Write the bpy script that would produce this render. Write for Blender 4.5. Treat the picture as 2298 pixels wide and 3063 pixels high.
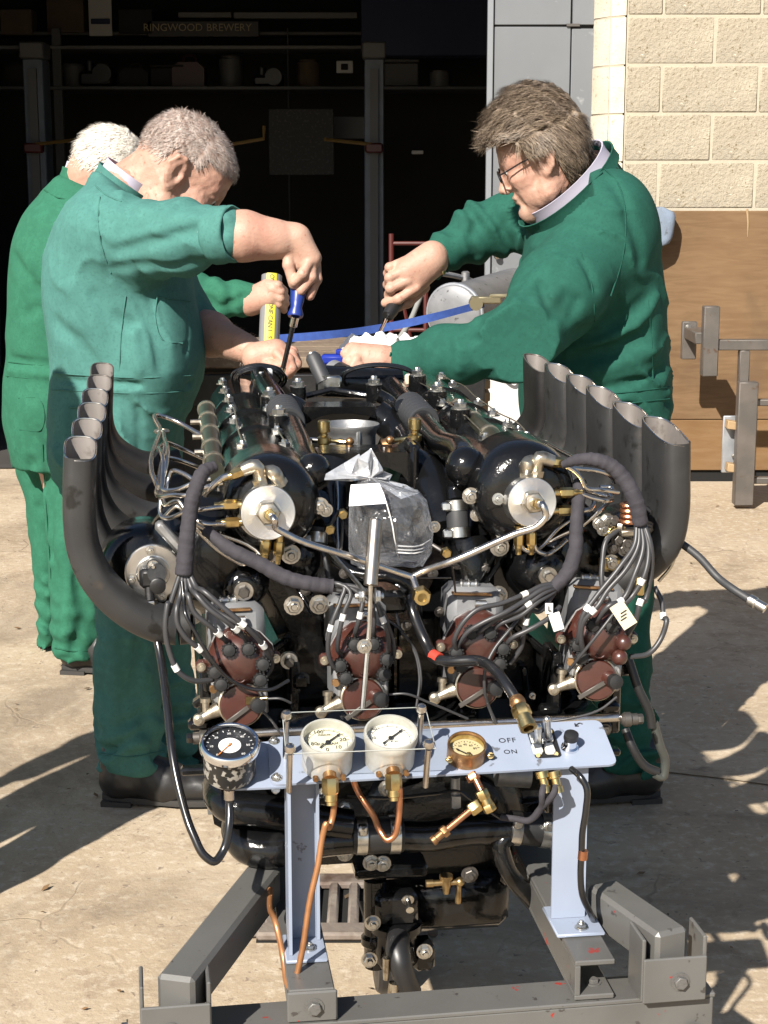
import bpy, bmesh, math, random
import numpy as np
from mathutils import Vector, Matrix, Quaternion
random.seed(7); RNG = np.random.default_rng(7)
SC = bpy.context.scene
for _o in list(bpy.data.objects): bpy.data.objects.remove(_o)
# ------------------------------------------------------------------ camera
CAM_H, PITCH, FPX, CX, CY = 1.4, math.radians(11.4), 4984.0, 1149.0, 1531.5
_cd = bpy.data.cameras.new('camera'); CAM = bpy.data.objects.new('camera', _cd)
SC.collection.objects.link(CAM); SC.camera = CAM
CAM.location = (0, 0, CAM_H); CAM.rotation_euler = (math.pi/2 - PITCH, 0, 0)
_cd.sensor_fit = 'VERTICAL'; _cd.sensor_height = 36; _cd.sensor_width = 27
_cd.lens = 36*FPX/3063.0; _cd.clip_start = 0.05; _cd.clip_end = 500
# ------------------------------------------------------------------ world and sun
SUN_AZ, SUN_EL = math.radians(27), math.radians(37)     # azimuth to the left of straight behind the camera
SUN_DIR = Vector((-math.sin(SUN_AZ)*math.cos(SUN_EL), -math.cos(SUN_AZ)*math.cos(SUN_EL), math.sin(SUN_EL)))
WORLD = bpy.data.worlds.new('World'); SC.world = WORLD; WORLD.use_nodes = True
_nt = WORLD.node_tree; _nt.nodes.clear()
_sky = _nt.nodes.new('ShaderNodeTexSky'); _sky.sky_type = 'NISHITA'; _sky.sun_disc = False
_sky.sun_elevation = SUN_EL
_sky.sun_rotation = math.atan2(SUN_DIR.x, SUN_DIR.y)
_sky.altitude = 20; _sky.air_density = 1.0; _sky.dust_density = 1.2; _sky.ozone_density = 1.0
_bg = _nt.nodes.new('ShaderNodeBackground'); _bg.inputs['Strength'].default_value = 0.058
_wo = _nt.nodes.new('ShaderNodeOutputWorld')
_nt.links.new(_sky.outputs[0], _bg.inputs['Color']); _nt.links.new(_bg.outputs[0], _wo.inputs['Surface'])
_sl = bpy.data.lights.new('sun', 'SUN'); _sl.energy = 5.0; _sl.angle = math.radians(0.53); _sl.color = (1.0, 0.94, 0.85)
SUN = bpy.data.objects.new('sun', _sl); SC.collection.objects.link(SUN)
SUN.rotation_euler = (-SUN_DIR).to_track_quat('-Z', 'Y').to_euler(); SUN.location = SUN_DIR*30
SC.view_settings.view_transform = 'Standard'; SC.view_settings.look = 'None'
SC.view_settings.exposure = 1.15; SC.view_settings.gamma = 1.0; SC.view_settings.use_curve_mapping = False
SC.render.engine = 'CYCLES'
SC.cycles.max_bounces = 8; SC.cycles.transparent_max_bounces = 12
SC.cycles.caustics_reflective = False; SC.cycles.caustics_refractive = False
# ------------------------------------------------------------------ picture helpers: a photo pixel and a distance give a real point
_f = Vector((0, math.cos(PITCH), -math.sin(PITCH))); _u = Vector((0, math.sin(PITCH), math.cos(PITCH)))
CAMP = Vector((0, 0, CAM_H))
def ray(px, py): return _f + Vector((1, 0, 0))*((px-CX)/FPX) - _u*((py-CY)/FPX)
def W(px, py, d):
    r = ray(px, py); return CAMP + r*(d/r.y)
def plane(px, py, p, n):
    r = ray(px, py); return CAMP + r*((p-CAMP).dot(n)/r.dot(n))
YAW = math.radians(7.5)
AX = Vector((-math.sin(YAW), math.cos(YAW), 0)); RX = Vector((math.cos(YAW), math.sin(YAW), 0)); UP = Vector((0, 0, 1))
P0 = Vector((0.02, 2.2, 0))
def EN(u, v, z): return P0 + RX*u + AX*v + UP*z
def E(px, py, v): return plane(px, py, P0 + AX*v, AX)
def T(ox, oy): return lambda x, y: (ox+x/2, oy+y/2)
T1, T2, T3, T4, T5, T6, T7 = T(150,1050), T(750,1050), T(1350,1050), T(500,1750), T(1200,1750), T(600,2250), T(600,650)
def D_(x, y): return (x*1.38434, y*1.38434)
def et(t, pts): return [E(*t(x, y), v) for x, y, v in pts]
def wt(t, pts): return [W(*t(x, y), d) for x, y, d in pts]
# ------------------------------------------------------------------ mesh builder
def frame(axis):
    a = Vector(axis).normalized()
    h = Vector((0, 0, 1)) if abs(a.z) < .9 else Vector((1, 0, 0))
    x = h.cross(a).normalized(); y = a.cross(x)
    return x, y, a
def crv(pts, n=5, closed=False):
    P = [Vector(p) for p in pts]
    if len(P) < 3 or n <= 1: return P
    out = []; N = len(P)
    rng = range(N if closed else N-1)
    for i in rng:
        p1, p2 = P[i], P[(i+1) % N]
        p0 = P[i-1] if (closed or i > 0) else p1*2-p2
        p3 = P[(i+2) % N] if (closed or i+2 < N) else p2*2-p1
        # centripetal-like tangents limited by segment length
        l = (p2-p1).length
        def tan(a, b, c):
            d1 = (b-a).length or 1e-6; d2 = (c-b).length or 1e-6
            return ((b-a)/d1*d2 + (c-b)/d2*d1)/(d1+d2)
        m1 = tan(p0, p1, p2)*l; m2 = tan(p1, p2, p3)*l
        for k in range(n):
            t = k/n; t2 = t*t; t3 = t2*t
            out.append(p1*(2*t3-3*t2+1) + m1*(t3-2*t2+t) + p2*(-2*t3+3*t2) + m2*(t3-t2))
    if not closed: out.append(P[-1])
    return out
class MB:
    def __init__(s): s.v = []; s.f = []
    def add(s, vs, fs):
        o = len(s.v); s.v += [tuple(p) for p in vs]; s.f += [tuple(i+o for i in q) for q in fs]; return s
    def box(s, c, size, ax=None, bev=0.0):
        x, y, z = ax if ax else (Vector((1,0,0)), Vector((0,1,0)), Vector((0,0,1)))
        c = Vector(c); hx, hy, hz = size[0]/2, size[1]/2, size[2]/2
        if bev <= 0:
            vs = [c + x*(hx*i) + y*(hy*j) + z*(hz*k) for k in (-1,1) for j in (-1,1) for i in (-1,1)]
            return s.add(vs, [(0,2,3,1),(4,5,7,6),(0,1,5,4),(2,6,7,3),(0,4,6,2),(1,3,7,5)])
        b = min(bev, hx*.9, hy*.9, hz*.9); vs = []; idx = {}
        for k in (-1,1):
            for j in (-1,1):
                for i in (-1,1):
                    for t in range(3):
                        q = [hx*i, hy*j, hz*k]
                        for m in range(3):
                            if m != t: q[m] -= b*(i,j,k)[m]
                        idx[(i,j,k,t)] = len(vs); vs.append(c + x*q[0] + y*q[1] + z*q[2])
        fs = []
        for t, (a1, a2) in enumerate(((1,2),(2,0),(0,1))):
            for sg in (-1,1):
                q = []
                for (p, r) in ((-1,-1),(1,-1),(1,1),(-1,1)):
                    k = [0,0,0]; k[t] = sg; k[a1] = p; k[a2] = r; q.append(idx[(*k, t)])
                fs.append(tuple(q if sg > 0 else q[::-1]))
        for t, (a1, a2) in enumerate(((1,2),(2,0),(0,1))):
            for p in (-1,1):
                for r in (-1,1):
                    def K(sg, tt):
                        k = [0,0,0]; k[t] = sg; k[a1] = p; k[a2] = r; return idx[(*k, tt)]
                    q = (K(-1,a1), K(1,a1), K(1,a2), K(-1,a2)); fs.append(q if p*r > 0 else q[::-1])
        for i in (-1,1):
            for j in (-1,1):
                for k in (-1,1):
                    q = (idx[(i,j,k,0)], idx[(i,j,k,1)], idx[(i,j,k,2)]); fs.append(q if i*j*k > 0 else q[::-1])
        return s.add(vs, fs)
    def cyl(s, p0, p1, r0, r1=None, n=16, cap=True):
        p0, p1 = Vector(p0), Vector(p1); r1 = r0 if r1 is None else r1
        L = (p1-p0).length
        return s.lathe(p0, p1-p0, [(r0, 0), (r1, L)], n, cap)
    def lathe(s, c, axis, prof, n=20, cap=True, sx=1.0, sy=1.0, ph=0.0):
        x, y, a = frame(axis); c = Vector(c); vs = []; fs = []
        for r, h in prof:
            for i in range(n):
                t = 2*math.pi*i/n + ph; vs.append(c + a*h + x*(r*sx*math.cos(t)) + y*(r*sy*math.sin(t)))
        for k in range(len(prof)-1):
            for i in range(n):
                j = (i+1) % n; fs.append((k*n+i, k*n+j, (k+1)*n+j, (k+1)*n+i))
        if cap:
            if prof[0][0] > 1e-6: fs.append(tuple(range(n))[::-1])
            if prof[-1][0] > 1e-6: fs.append(tuple((len(prof)-1)*n+i for i in range(n)))
        return s.add(vs, fs)
    def hexn(s, c, axis, r, h, ph=0.3): return s.lathe(c, axis, [(r*.93,0),(r,.08*h),(r,.86*h),(r*.86,h)], 6, ph=ph)
    def tube(s, pts, r, n=8, sm=5, closed=False, cap=True):
        P = crv(pts, sm, closed); N = len(P)
        if isinstance(r, (list, tuple)):
            m = len(r); R = []
            for i in range(N):
                t = i/(N-1)*(m-1); k = min(int(t), m-2); R.append(r[k]+(r[k+1]-r[k])*(t-k))
        else: R = [r]*N
        tang = []
        for i in range(N):
            a = P[(i-1) % N] if (closed or i > 0) else P[i]; b = P[(i+1) % N] if (closed or i < N-1) else P[i]
            tang.append((b-a).normalized())
        x, y, _ = frame(tang[0]); vs = []; fs = []
        for i in range(N):
            x = (x - tang[i]*x.dot(tang[i])).normalized(); y = tang[i].cross(x)
            for k in range(n):
                t = 2*math.pi*k/n; vs.append(P[i] + x*(R[i]*math.cos(t)) + y*(R[i]*math.sin(t)))
        for i in range(N if closed else N-1):
            i2 = (i+1) % N
            for k in range(n):
                j = (k+1) % n; fs.append((i*n+k, i*n+j, i2*n+j, i2*n+k))
        if cap and not closed: fs.append(tuple(range(n))[::-1]); fs.append(tuple((N-1)*n+k for k in range(n)))
        return s.add(vs, fs)
    def loft(s, rings, cap=True, closed_ring=True):
        n = len(rings[0]); vs = [p for r in rings for p in r]; fs = []
        for i in range(len(rings)-1):
            for k in range(n if closed_ring else n-1):
                j = (k+1) % n; fs.append((i*n+k, i*n+j, (i+1)*n+j, (i+1)*n+k))
        if cap and closed_ring: fs.append(tuple(range(n))[::-1]); fs.append(tuple((len(rings)-1)*n+k for k in range(n)))
        return s.add(vs, fs)
    def prism(s, poly, h):      # poly: world points in one plane, h: extrusion vector
        P = [Vector(p) for p in poly]; n = len(P); Q = [p+Vector(h) for p in P]
        fs = [tuple(range(n))[::-1], tuple(range(n, 2*n))] + [(i, (i+1) % n, n+(i+1) % n, n+i) for i in range(n)]
        return s.add(P+Q, fs)
    def sph(s, c, r, n=12, m=8, sc=(1,1,1), ax=None):
        x, y, z = ax if ax else (Vector((1,0,0)), Vector((0,1,0)), Vector((0,0,1)))
        c = Vector(c); rings = []
        for i in range(m+1):
            t = math.pi*i/m; rr = max(math.sin(t), 1e-4)
            rings.append([c + x*(r*sc[0]*rr*math.cos(2*math.pi*k/n)) + y*(r*sc[1]*rr*math.sin(2*math.pi*k/n)) - z*(r*sc[2]*math.cos(t)) for k in range(n)])
        return s.loft(rings)
    def torus(s, c, axis, R, r, n=24, m=8, sx=1.0, sy=1.0):
        x, y, a = frame(axis); c = Vector(c)
        return s.tube([c + x*(R*sx*math.cos(2*math.pi*i/n)) + y*(R*sy*math.sin(2*math.pi*i/n)) for i in range(n)], r, m, 1, True)
    def mesh(s, name, mat=None, ang=38, fix=True):
        me = bpy.data.meshes.new(name); me.from_pydata(s.v, [], s.f)
        if fix:
            bm = bmesh.new(); bm.from_mesh(me); bmesh.ops.recalc_face_normals(bm, faces=bm.faces); bm.to_mesh(me); bm.free()
        if mat: me.materials.append(mat)
        me.polygons.foreach_set('use_smooth', [True]*len(me.polygons))
        me.set_sharp_from_angle(angle=math.radians(ang)); me.update(); return me
    def build(s, name, mat, parent=None, ang=38, **kw):
        return link(s.mesh(name, mat, ang), name, parent, **kw)
def link(me, name, parent=None, M=None, kind=None, label=None, cat=None, group=None):
    o = bpy.data.objects.new(name, me); SC.collection.objects.link(o)
    if M is not None: o.matrix_basis = M
    if parent is not None:
        o.parent = parent
        if parent.parent is None and parent.type == 'EMPTY': o.matrix_parent_inverse = Matrix.Translation(-parent.location)
    tag(o, label, cat, group, kind); return o
def tag(o, label=None, cat=None, group=None, kind=None):
    for k, v in (('label', label), ('category', cat), ('group', group), ('kind', kind)):
        if v: o[k] = v
    return o
def thing(name, loc, label, cat, group=None):
    o = bpy.data.objects.new(name, None); SC.collection.objects.link(o); o.location = Vector(loc); o.empty_display_size = .05
    return tag(o, label, cat, group)
def inst(me, name, parent, c, axis=(0,0,1), s=1.0, roll=0.0, label=None):   # copy of a shared mesh, z along axis
    x, y, a = frame(axis); M = Matrix((x, y, a)).transposed().to_4x4() @ Matrix.Rotation(roll, 4, 'Z') @ Matrix.Scale(s, 4)
    M.translation = Vector(c); return link(me, name, parent, M, label=label)
def text_mesh(txt, size, mat, c, ex, ey, name='lettering', parent=None, depth=.0004, align='CENTER', space=1.0):
    cu = bpy.data.curves.new('t', 'FONT'); cu.body = txt; cu.size = size; cu.align_x = align; cu.align_y = 'CENTER'
    cu.extrude = depth; cu.space_character = space; cu.resolution_u = 3
    ob = bpy.data.objects.new('t', cu); SC.collection.objects.link(ob)
    dg = bpy.context.evaluated_depsgraph_get(); me = bpy.data.meshes.new_from_object(ob.evaluated_get(dg))
    bpy.data.objects.remove(ob); bpy.data.curves.remove(cu)
    ex, ey = Vector(ex).normalized(), Vector(ey).normalized(); M = Matrix((ex, ey, ex.cross(ey))).transposed()
    me.transform(Matrix.Translation(Vector(c)) @ M.to_4x4()); me.materials.clear(); me.materials.append(mat)
    return link(me, name, parent)
# ------------------------------------------------------------------ materials
def mat(name, col, rough=.5, metal=0.0, noise=None, bump=None, coat=0.0, spec=.5, **kw):
    """noise=(scale, amount 0..1, second colour, detail) mottles the colour; bump=(scale, strength, distance)"""
    if metal < .5:                                   # matt colours share one reflectance scale with the exposure
        sc_ = lambda c: tuple(x*.78 for x in c)
        col = sc_(col)
        if noise: noise = [(a_, b_, c_, sc_(d_)) for a_, b_, c_, d_ in (noise if isinstance(noise, list) else [noise])]
    m = bpy.data.materials.new(name); m.use_nodes = True; nt = m.node_tree; b = nt.nodes['Principled BSDF']
    b.inputs['Base Color'].default_value = (*col, 1); b.inputs['Roughness'].default_value = rough; b.inputs['Metallic'].default_value = metal
    b.inputs['Coat Weight'].default_value = coat; b.inputs['Coat Roughness'].default_value = .06; b.inputs['Specular IOR Level'].default_value = spec
    tc = nt.nodes.new('ShaderNodeTexCoord')
    def N(sc, det=4, ro=.55, src=None, dist=0.0):
        n = nt.nodes.new('ShaderNodeTexNoise'); n.inputs['Scale'].default_value = sc; n.inputs['Detail'].default_value = det
        n.inputs['Roughness'].default_value = ro; n.inputs['Distortion'].default_value = dist
        nt.links.new(src or tc.outputs['Object'], n.inputs['Vector']); return n.outputs['Fac']
    def ramp(f, lo, hi):
        r = nt.nodes.new('ShaderNodeMapRange'); r.inputs['From Min'].default_value = lo; r.inputs['From Max'].default_value = hi
        nt.links.new(f, r.inputs['Value']); return r.outputs['Result']
    def mix(f, a, c):
        x = nt.nodes.new('ShaderNodeMix'); x.data_type = 'RGBA'
        nt.links.new(f, x.inputs['Factor'])
        for s, val in ((6, a), (7, c)):
            if isinstance(val, tuple): x.inputs[s].default_value = (*val, 1)
            else: nt.links.new(val, x.inputs[s])
        return x.outputs[2]
    m['_'] = 1; cur = col
    if noise:
        for (sc, lo, hi, c2) in (noise if isinstance(noise, list) else [noise]):
            cur = mix(ramp(N(sc), lo, hi), cur, c2)
        nt.links.new(cur, b.inputs['Base Color'])
    if bump:
        last = None
        for (sc, st, ds) in (bump if isinstance(bump, list) else [bump]):
            bp = nt.nodes.new('ShaderNodeBump'); bp.inputs['Strength'].default_value = st; bp.inputs['Distance'].default_value = ds
            nt.links.new(N(sc), bp.inputs['Height'])
            if last: nt.links.new(last, bp.inputs['Normal'])
            last = bp.outputs['Normal']
        nt.links.new(last, b.inputs['Normal'])
    rn = kw.get('rnoise')
    if rn:
        nt.links.new(ramp2(nt, N(rn[0]), rn[1], rn[2]), b.inputs['Roughness'])
    return m
def ramp2(nt, f, lo, hi):
    r = nt.nodes.new('ShaderNodeMapRange'); r.inputs['From Min'].default_value = .3; r.inputs['From Max'].default_value = .7
    r.inputs['To Min'].default_value = lo; r.inputs['To Max'].default_value = hi; nt.links.new(f, r.inputs['Value']); return r.outputs['Result']
M_ = {}
M_['enamel'] = mat('black_enamel', (.0055,.0056,.006), .13, 0, noise=(22,.58,.75,(.015,.015,.015)), bump=[(13,.10,.01),(110,.30,.002),(260,.3,.001)], coat=.25, spec=.32, rnoise=(30,.08,.17))
M_['blackmetal'] = mat('satin_black_metal', (.009,.009,.01), .42, 0, noise=(40,.5,.75,(.02,.019,.018)), bump=(120,.2,.002))
M_['exhaust'] = mat('bare_exhaust_steel', (.042,.042,.043), .5, .4, noise=[(7,.4,.7,(.062,.061,.060)),(26,.60,.68,(.018,.017,.016)),(15,.66,.74,(.085,.072,.06))], bump=(60,.12,.003), rnoise=(9,.38,.6))
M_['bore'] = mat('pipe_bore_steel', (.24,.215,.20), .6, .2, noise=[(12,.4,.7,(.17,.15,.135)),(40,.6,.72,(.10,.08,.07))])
M_['exhaust_black'] = mat('dark_exhaust_steel', (.02,.019,.019), .5, .6, noise=(12,.4,.7,(.035,.033,.032)), bump=(60,.15,.003))  # darker exhaust steel, used on the rearmost pipes
M_['steel'] = mat('stainless_steel', (.62,.58,.53), .24, 1.0, noise=(60,.4,.7,(.45,.41,.37)))
M_['alu'] = mat('turned_aluminium', (.68,.67,.65), .30, 1.0, noise=(25,.4,.7,(.55,.54,.53)), bump=(300,.1,.0006))
M_['alucast'] = mat('cast_aluminium', (.34,.34,.34), .5, .85, noise=(30,.4,.7,(.2,.2,.2)), bump=(140,.25,.002))
M_['zinc'] = mat('zinc_plate', (.62,.61,.58), .3, 1.0, noise=(90,.4,.7,(.4,.38,.34)))
M_['nickel'] = mat('worn_nickel', (.5,.45,.36), .33, .95, noise=(80,.45,.7,(.25,.2,.15)))
M_['brass'] = mat('brass', (.60,.46,.21), .28, 1.0, noise=(70,.45,.75,(.36,.25,.11)))
M_['agedbrass'] = mat('aged_brass', (.46,.33,.16), .36, .95, noise=(60,.45,.7,(.26,.18,.09)))
M_['bronze'] = mat('aged_bronze', (.42,.24,.11), .38, .9, noise=(60,.45,.7,(.2,.1,.05)))
M_['copper'] = mat('copper_pipe', (.55,.25,.13), .33, .95, noise=(45,.4,.7,(.36,.16,.09)))
M_['coppertan'] = mat('lacquered_copper_pipe', (.36,.17,.075), .42, .55, noise=(30,.4,.7,(.27,.12,.05)))
M_['bakelite'] = mat('brown_bakelite', (.068,.022,.0155), .34, 0, noise=[(45,.45,.75,(.05,.017,.013)),(9,.55,.75,(.04,.02,.016))], coat=.3, bump=(90,.1,.001))
M_['boot'] = mat('black_terminal_boot', (.007,.007,.0075), .65, 0, bump=(90,.2,.001))
M_['rubber'] = mat('black_rubber', (.016,.016,.017), .42, 0, bump=(150,.1,.001))
M_['lead'] = mat('grey_black_lead', (.04,.04,.043), .42, 0)
M_['cable'] = mat('shiny_black_cable', (.01,.01,.011), .25, 0, coat=.3)
M_['hose'] = mat('dark_grey_hose', (.035,.036,.039), .55, 0, bump=(300,.15,.001))
M_['loom'] = mat('dark_cloth_loom', (.028,.025,.032), .85, 0, noise=(60,.4,.7,(.04,.036,.044)), bump=[(40,.5,.006),(400,.3,.001)])
M_['white'] = mat('white_marker', (.75,.75,.73), .5)
M_['greymag'] = mat('grey_painted_casting', (.20,.205,.215), .45, .15, noise=(24,.45,.7,(.28,.28,.28)), bump=(120,.2,.002))
M_['panel'] = mat('pale_blue_grey_paint', (.30,.345,.44), .38, 0, noise=[(9,.35,.75,(.27,.315,.405)),(34,.67,.70,(.12,.13,.15)),(4,.55,.8,(.235,.275,.35))], bump=(60,.05,.001), coat=.1)
M_['stand'] = mat('grey_frame_paint', (.122,.120,.114), .42, 0, noise=[(6,.35,.7,(.100,.098,.093)),(30,.675,.69,(.30,.03,.022)),(46,.655,.68,(.055,.05,.046)),(3,.5,.75,(.085,.082,.076))], bump=[(30,.1,.003),(200,.1,.001)])
M_['satin'] = mat('satin_nickel', (.40,.36,.31), .36, 1.0, noise=(70,.4,.7,(.32,.28,.24)))
M_['chrome'] = mat('chrome', (.8,.81,.84), .06, 1.0)
M_['dialblack'] = mat('black_dial', (.012,.012,.013), .5)
M_['dialcream'] = mat('cream_dial', (1.0,.95,.74), .55, noise=(30,.4,.7,(.92,.86,.62)))
M_['dialwhite'] = mat('ivory_dial', (1.05,1.02,.92), .55)
M_['ink'] = mat('black_ink', (.012,.012,.014), .6)
M_['wornpaint'] = mat('chipped_black_paint', (.02,.02,.02), .4, .1, noise=(105,.52,.55,(.42,.40,.36)), bump=(105,.3,.001))
M_['red'] = mat('red_tape', (.5,.05,.03), .5)
M_['screw'] = mat('dark_steel', (.12,.11,.10), .45, .8)
# ------------------------------------------------------------------ setting: yard, garage building
def ground_mat():
    m = bpy.data.materials.new('yard_concrete'); m.use_nodes = True; nt = m.node_tree; b = nt.nodes['Principled BSDF']
    L = nt.links.new; tc = nt.nodes.new('ShaderNodeTexCoord')
    def N(sc, det=5, ro=.6, dist=0):
        n = nt.nodes.new('ShaderNodeTexNoise'); n.inputs['Scale'].default_value = sc; n.inputs['Detail'].default_value = det
        n.inputs['Roughness'].default_value = ro; n.inputs['Distortion'].default_value = dist; L(tc.outputs['Object'], n.inputs['Vector']); return n
    def mr(f, a, c, lo=0, hi=1):
        r = nt.nodes.new('ShaderNodeMapRange'); r.inputs['From Min'].default_value = a; r.inputs['From Max'].default_value = c
        r.inputs['To Min'].default_value = lo; r.inputs['To Max'].default_value = hi; L(f, r.inputs['Value']); return r.outputs[0]
    def mix(f, a, c, bt='MIX'):
        x = nt.nodes.new('ShaderNodeMix'); x.data_type = 'RGBA'; x.blend_type = bt; L(f, x.inputs['Factor'])
        for s, v in ((6, a), (7, c)):
            if isinstance(v, tuple): x.inputs[s].default_value = (*v, 1)
            else: L(v, x.inputs[s])
        return x.outputs[2]
    c = mix(mr(N(1.1, 6, .65).outputs[0], .36, .64), (0.320,0.248,0.168), (0.400,0.328,0.240))
    c = mix(mr(N(4.5, 6, .7, 1.2).outputs[0], .52, .7), c, (0.248,0.188,0.128))
    c = mix(mr(N(2.0, 8, .7, .8).outputs[0], .58, .75), c, (0.272,0.224,0.168))
    c = mix(mr(N(38, 4, .7).outputs[0], .5, .68), c, (0.440,0.376,0.290))
    c = mix(mr(N(55, 3, .6, .6).outputs[0],   .63, .70), c, (0.20,0.155,0.115))
    v = nt.nodes.new('ShaderNodeTexVoronoi'); v.inputs['Scale'].default_value = 9; v.inputs['Randomness'].default_value = 1
    L(tc.outputs['Object'], v.inputs['Vector'])
    gt = nt.nodes.new('ShaderNodeMath'); gt.operation = 'MULTIPLY'
    L(mr(v.outputs['Distance'], .07, .05, 0, .6), gt.inputs[0]); L(mr(N(3.1).outputs[0], .58, .64), gt.inputs[1])
    c = mix(gt.outputs[0], c, (0.096,0.060,0.032))
    c = mix(mr(N(.75, 7, .72, 1.5).outputs[0], .50, .66, 0, .75), c, (.185,.145,.105)); c = mix(mr(N(2.6, 7, .75, 2.0).outputs[0], .60, .70, 0, .7), c, (.13,.10,.075))
    # fine cracks
    n2 = N(1.3, 4, .6); ad = nt.nodes.new('ShaderNodeMixRGB') if False else None
    vm = nt.nodes.new('ShaderNodeVectorMath'); vm.operation = 'MULTIPLY_ADD'; vm.inputs[1].default_value = (.5,.5,.5)
    L(n2.outputs['Color'], vm.inputs[0]); L(tc.outputs['Object'], vm.inputs[2])
    vc = nt.nodes.new('ShaderNodeTexVoronoi'); vc.feature = 'DISTANCE_TO_EDGE'; vc.inputs['Scale'].default_value = 1.1; L(vm.outputs[0], vc.inputs['Vector'])
    cr = nt.nodes.new('ShaderNodeMath'); cr.operation = 'MULTIPLY'; L(mr(vc.outputs['Distance'], .0055, .0015, 0, .75), cr.inputs[0]); L(mr(N(.9).outputs[0], .50, .62), cr.inputs[1])
    c = mix(cr.outputs[0], c, (.17,.13,.09))
    L(c, b.inputs['Base Color']); b.inputs['Roughness'].default_value = .85; b.inputs['Specular IOR Level'].default_value = .25
    bp = nt.nodes.new('ShaderNodeBump'); bp.inputs['Strength'].default_value = .45; bp.inputs['Distance'].default_value = .006
    mx = nt.nodes.new('ShaderNodeMath'); mx.operation = 'SUBTRACT'; L(N(75, 6, .7).outputs[0], mx.inputs[0]); L(cr.outputs[0], mx.inputs[1])
    L(mx.outputs[0], bp.inputs['Height']); L(bp.outputs[0], b.inputs['Normal']); return m
M_['ground'] = ground_mat()
M_['block'] = mat('concrete_block', (.38,.33,.245), .9, 0, noise=[(1.9,.35,.68,(.31,.275,.22)),(9,.45,.75,(.43,.38,.29)),(4,.6,.72,(.27,.235,.18)),(75,.6,.68,(.2,.16,.1)),(60,.66,.72,(.55,.5,.4))], bump=[(70,.7,.012),(160,.5,.004)], spec=.2)
M_['quoin'] = mat('limewashed_block', (.66,.60,.49), .85, 0, noise=[(7,.4,.7,(.56,.49,.38)),(40,.6,.72,(.42,.35,.26))], bump=(90,.35,.006), spec=.2)
M_['mortar'] = mat('mortar', (.44,.39,.30), .95, 0, noise=(40,.4,.7,(.4,.36,.28)), bump=(150,.4,.003))
M_['doorgrey'] = mat('grey_painted_door', (.182,.192,.204), .38, .1, noise=[(2.2,.38,.7,(.158,.167,.178)),(16,.66,.74,(.28,.29,.30))], bump=[(5,.12,.006)])
M_['dooredge'] = mat('pale_door_edge', (.24,.255,.275), .4, .2)
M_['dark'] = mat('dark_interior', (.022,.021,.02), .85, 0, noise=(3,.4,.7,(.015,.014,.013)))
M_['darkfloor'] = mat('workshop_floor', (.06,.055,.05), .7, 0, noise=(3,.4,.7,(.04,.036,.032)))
M_['liftblue'] = mat('dusty_blue_lift', (.11,.135,.17), .5, .1, noise=(8,.4,.7,(.075,.09,.11)))
M_['yellow'] = mat('faded_yellow_paint', (.17,.10,.022), .6)
M_['redpaint'] = mat('red_trolley_paint', (.07,.009,.007), .5)
M_['paper'] = mat('paper', (.55,.54,.5), .8)
M_['card'] = mat('brown_card', (.13,.09,.055), .8, noise=(6,.4,.7,(.09,.065,.04)))
M_['darkblue'] = mat('dark_blue_cover', (.02,.028,.075), .7)
def ply_mat(name, a, c2):
    m = mat(name, a, .7, 0, noise=[(2.2,.38,.68,c2)], spec=.2); nt = m.node_tree; b = nt.nodes['Principled BSDF']; L = nt.links.new
    tc = nt.nodes.new('ShaderNodeTexCoord'); mp = nt.nodes.new('ShaderNodeMapping'); mp.inputs['Scale'].default_value = (2.0, 2.0, 15.0); L(tc.outputs['Object'], mp.inputs['Vector'])
    n = nt.nodes.new('ShaderNodeTexNoise'); n.inputs['Scale'].default_value = 2.4; n.inputs['Detail'].default_value = 6; n.inputs['Distortion'].default_value = 1.2; L(mp.outputs[0], n.inputs['Vector'])
    r = nt.nodes.new('ShaderNodeMapRange'); r.inputs['From Min'].default_value = .38; r.inputs['From Max'].default_value = .72; r.inputs['To Max'].default_value = .4; L(n.outputs[0], r.inputs['Value'])
    x = nt.nodes.new('ShaderNodeMix'); x.data_type = 'RGBA'; x.inputs[7].default_value = (.195,.128,.068,1)
    old = b.inputs['Base Color'].links[0].from_socket; L(old, x.inputs[6]); L(r.outputs[0], x.inputs['Factor'])
    n2 = nt.nodes.new('ShaderNodeTexNoise'); n2.inputs['Scale'].default_value = 5; n2.inputs['Detail'].default_value = 5; L(tc.outputs['Object'], n2.inputs['Vector'])
    r2 = nt.nodes.new('ShaderNodeMapRange'); r2.inputs['From Min'].default_value = .60; r2.inputs['From Max'].default_value = .72; r2.inputs['To Max'].default_value = .6; L(n2.outputs[0], r2.inputs['Value'])
    x2 = nt.nodes.new('ShaderNodeMix'); x2.data_type = 'RGBA'; x2.inputs[7].default_value = (.095,.06,.034,1); L(x.outputs[2], x2.inputs[6]); L(r2.outputs[0], x2.inputs['Factor'])
    L(x2.outputs[2], b.inputs['Base Color']); return m
M_['ply'] = ply_mat('plywood', (.165,.098,.049), (.125,.073,.037))
M_['ply2'] = ply_mat('plywood_orange', (.190,.108,.046), (.15,.082,.036))
M_['wood'] = mat('weathered_timber', (.20,.145,.10), .8, 0, noise=[(5,.4,.7,(.13,.09,.062)),(60,.5,.7,(.27,.21,.15))], bump=(70,.3,.004))
M_['palewood'] = mat('pale_timber', (.40,.28,.15), .75, 0, noise=(9,.4,.7,(.31,.2,.1)))
M_['iron'] = mat('rusty_cast_iron', (.20,.165,.14), .75, .2, noise=[(30,.4,.7,(.27,.23,.19)),(12,.5,.7,(.085,.05,.035))], bump=(70,.4,.004))
M_['rawsteel'] = mat('mill_scale_steel', (.115,.105,.095), .45, .6, noise=[(9,.4,.7,(.16,.14,.125)),(30,.62,.72,(.10,.06,.04))])
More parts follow.
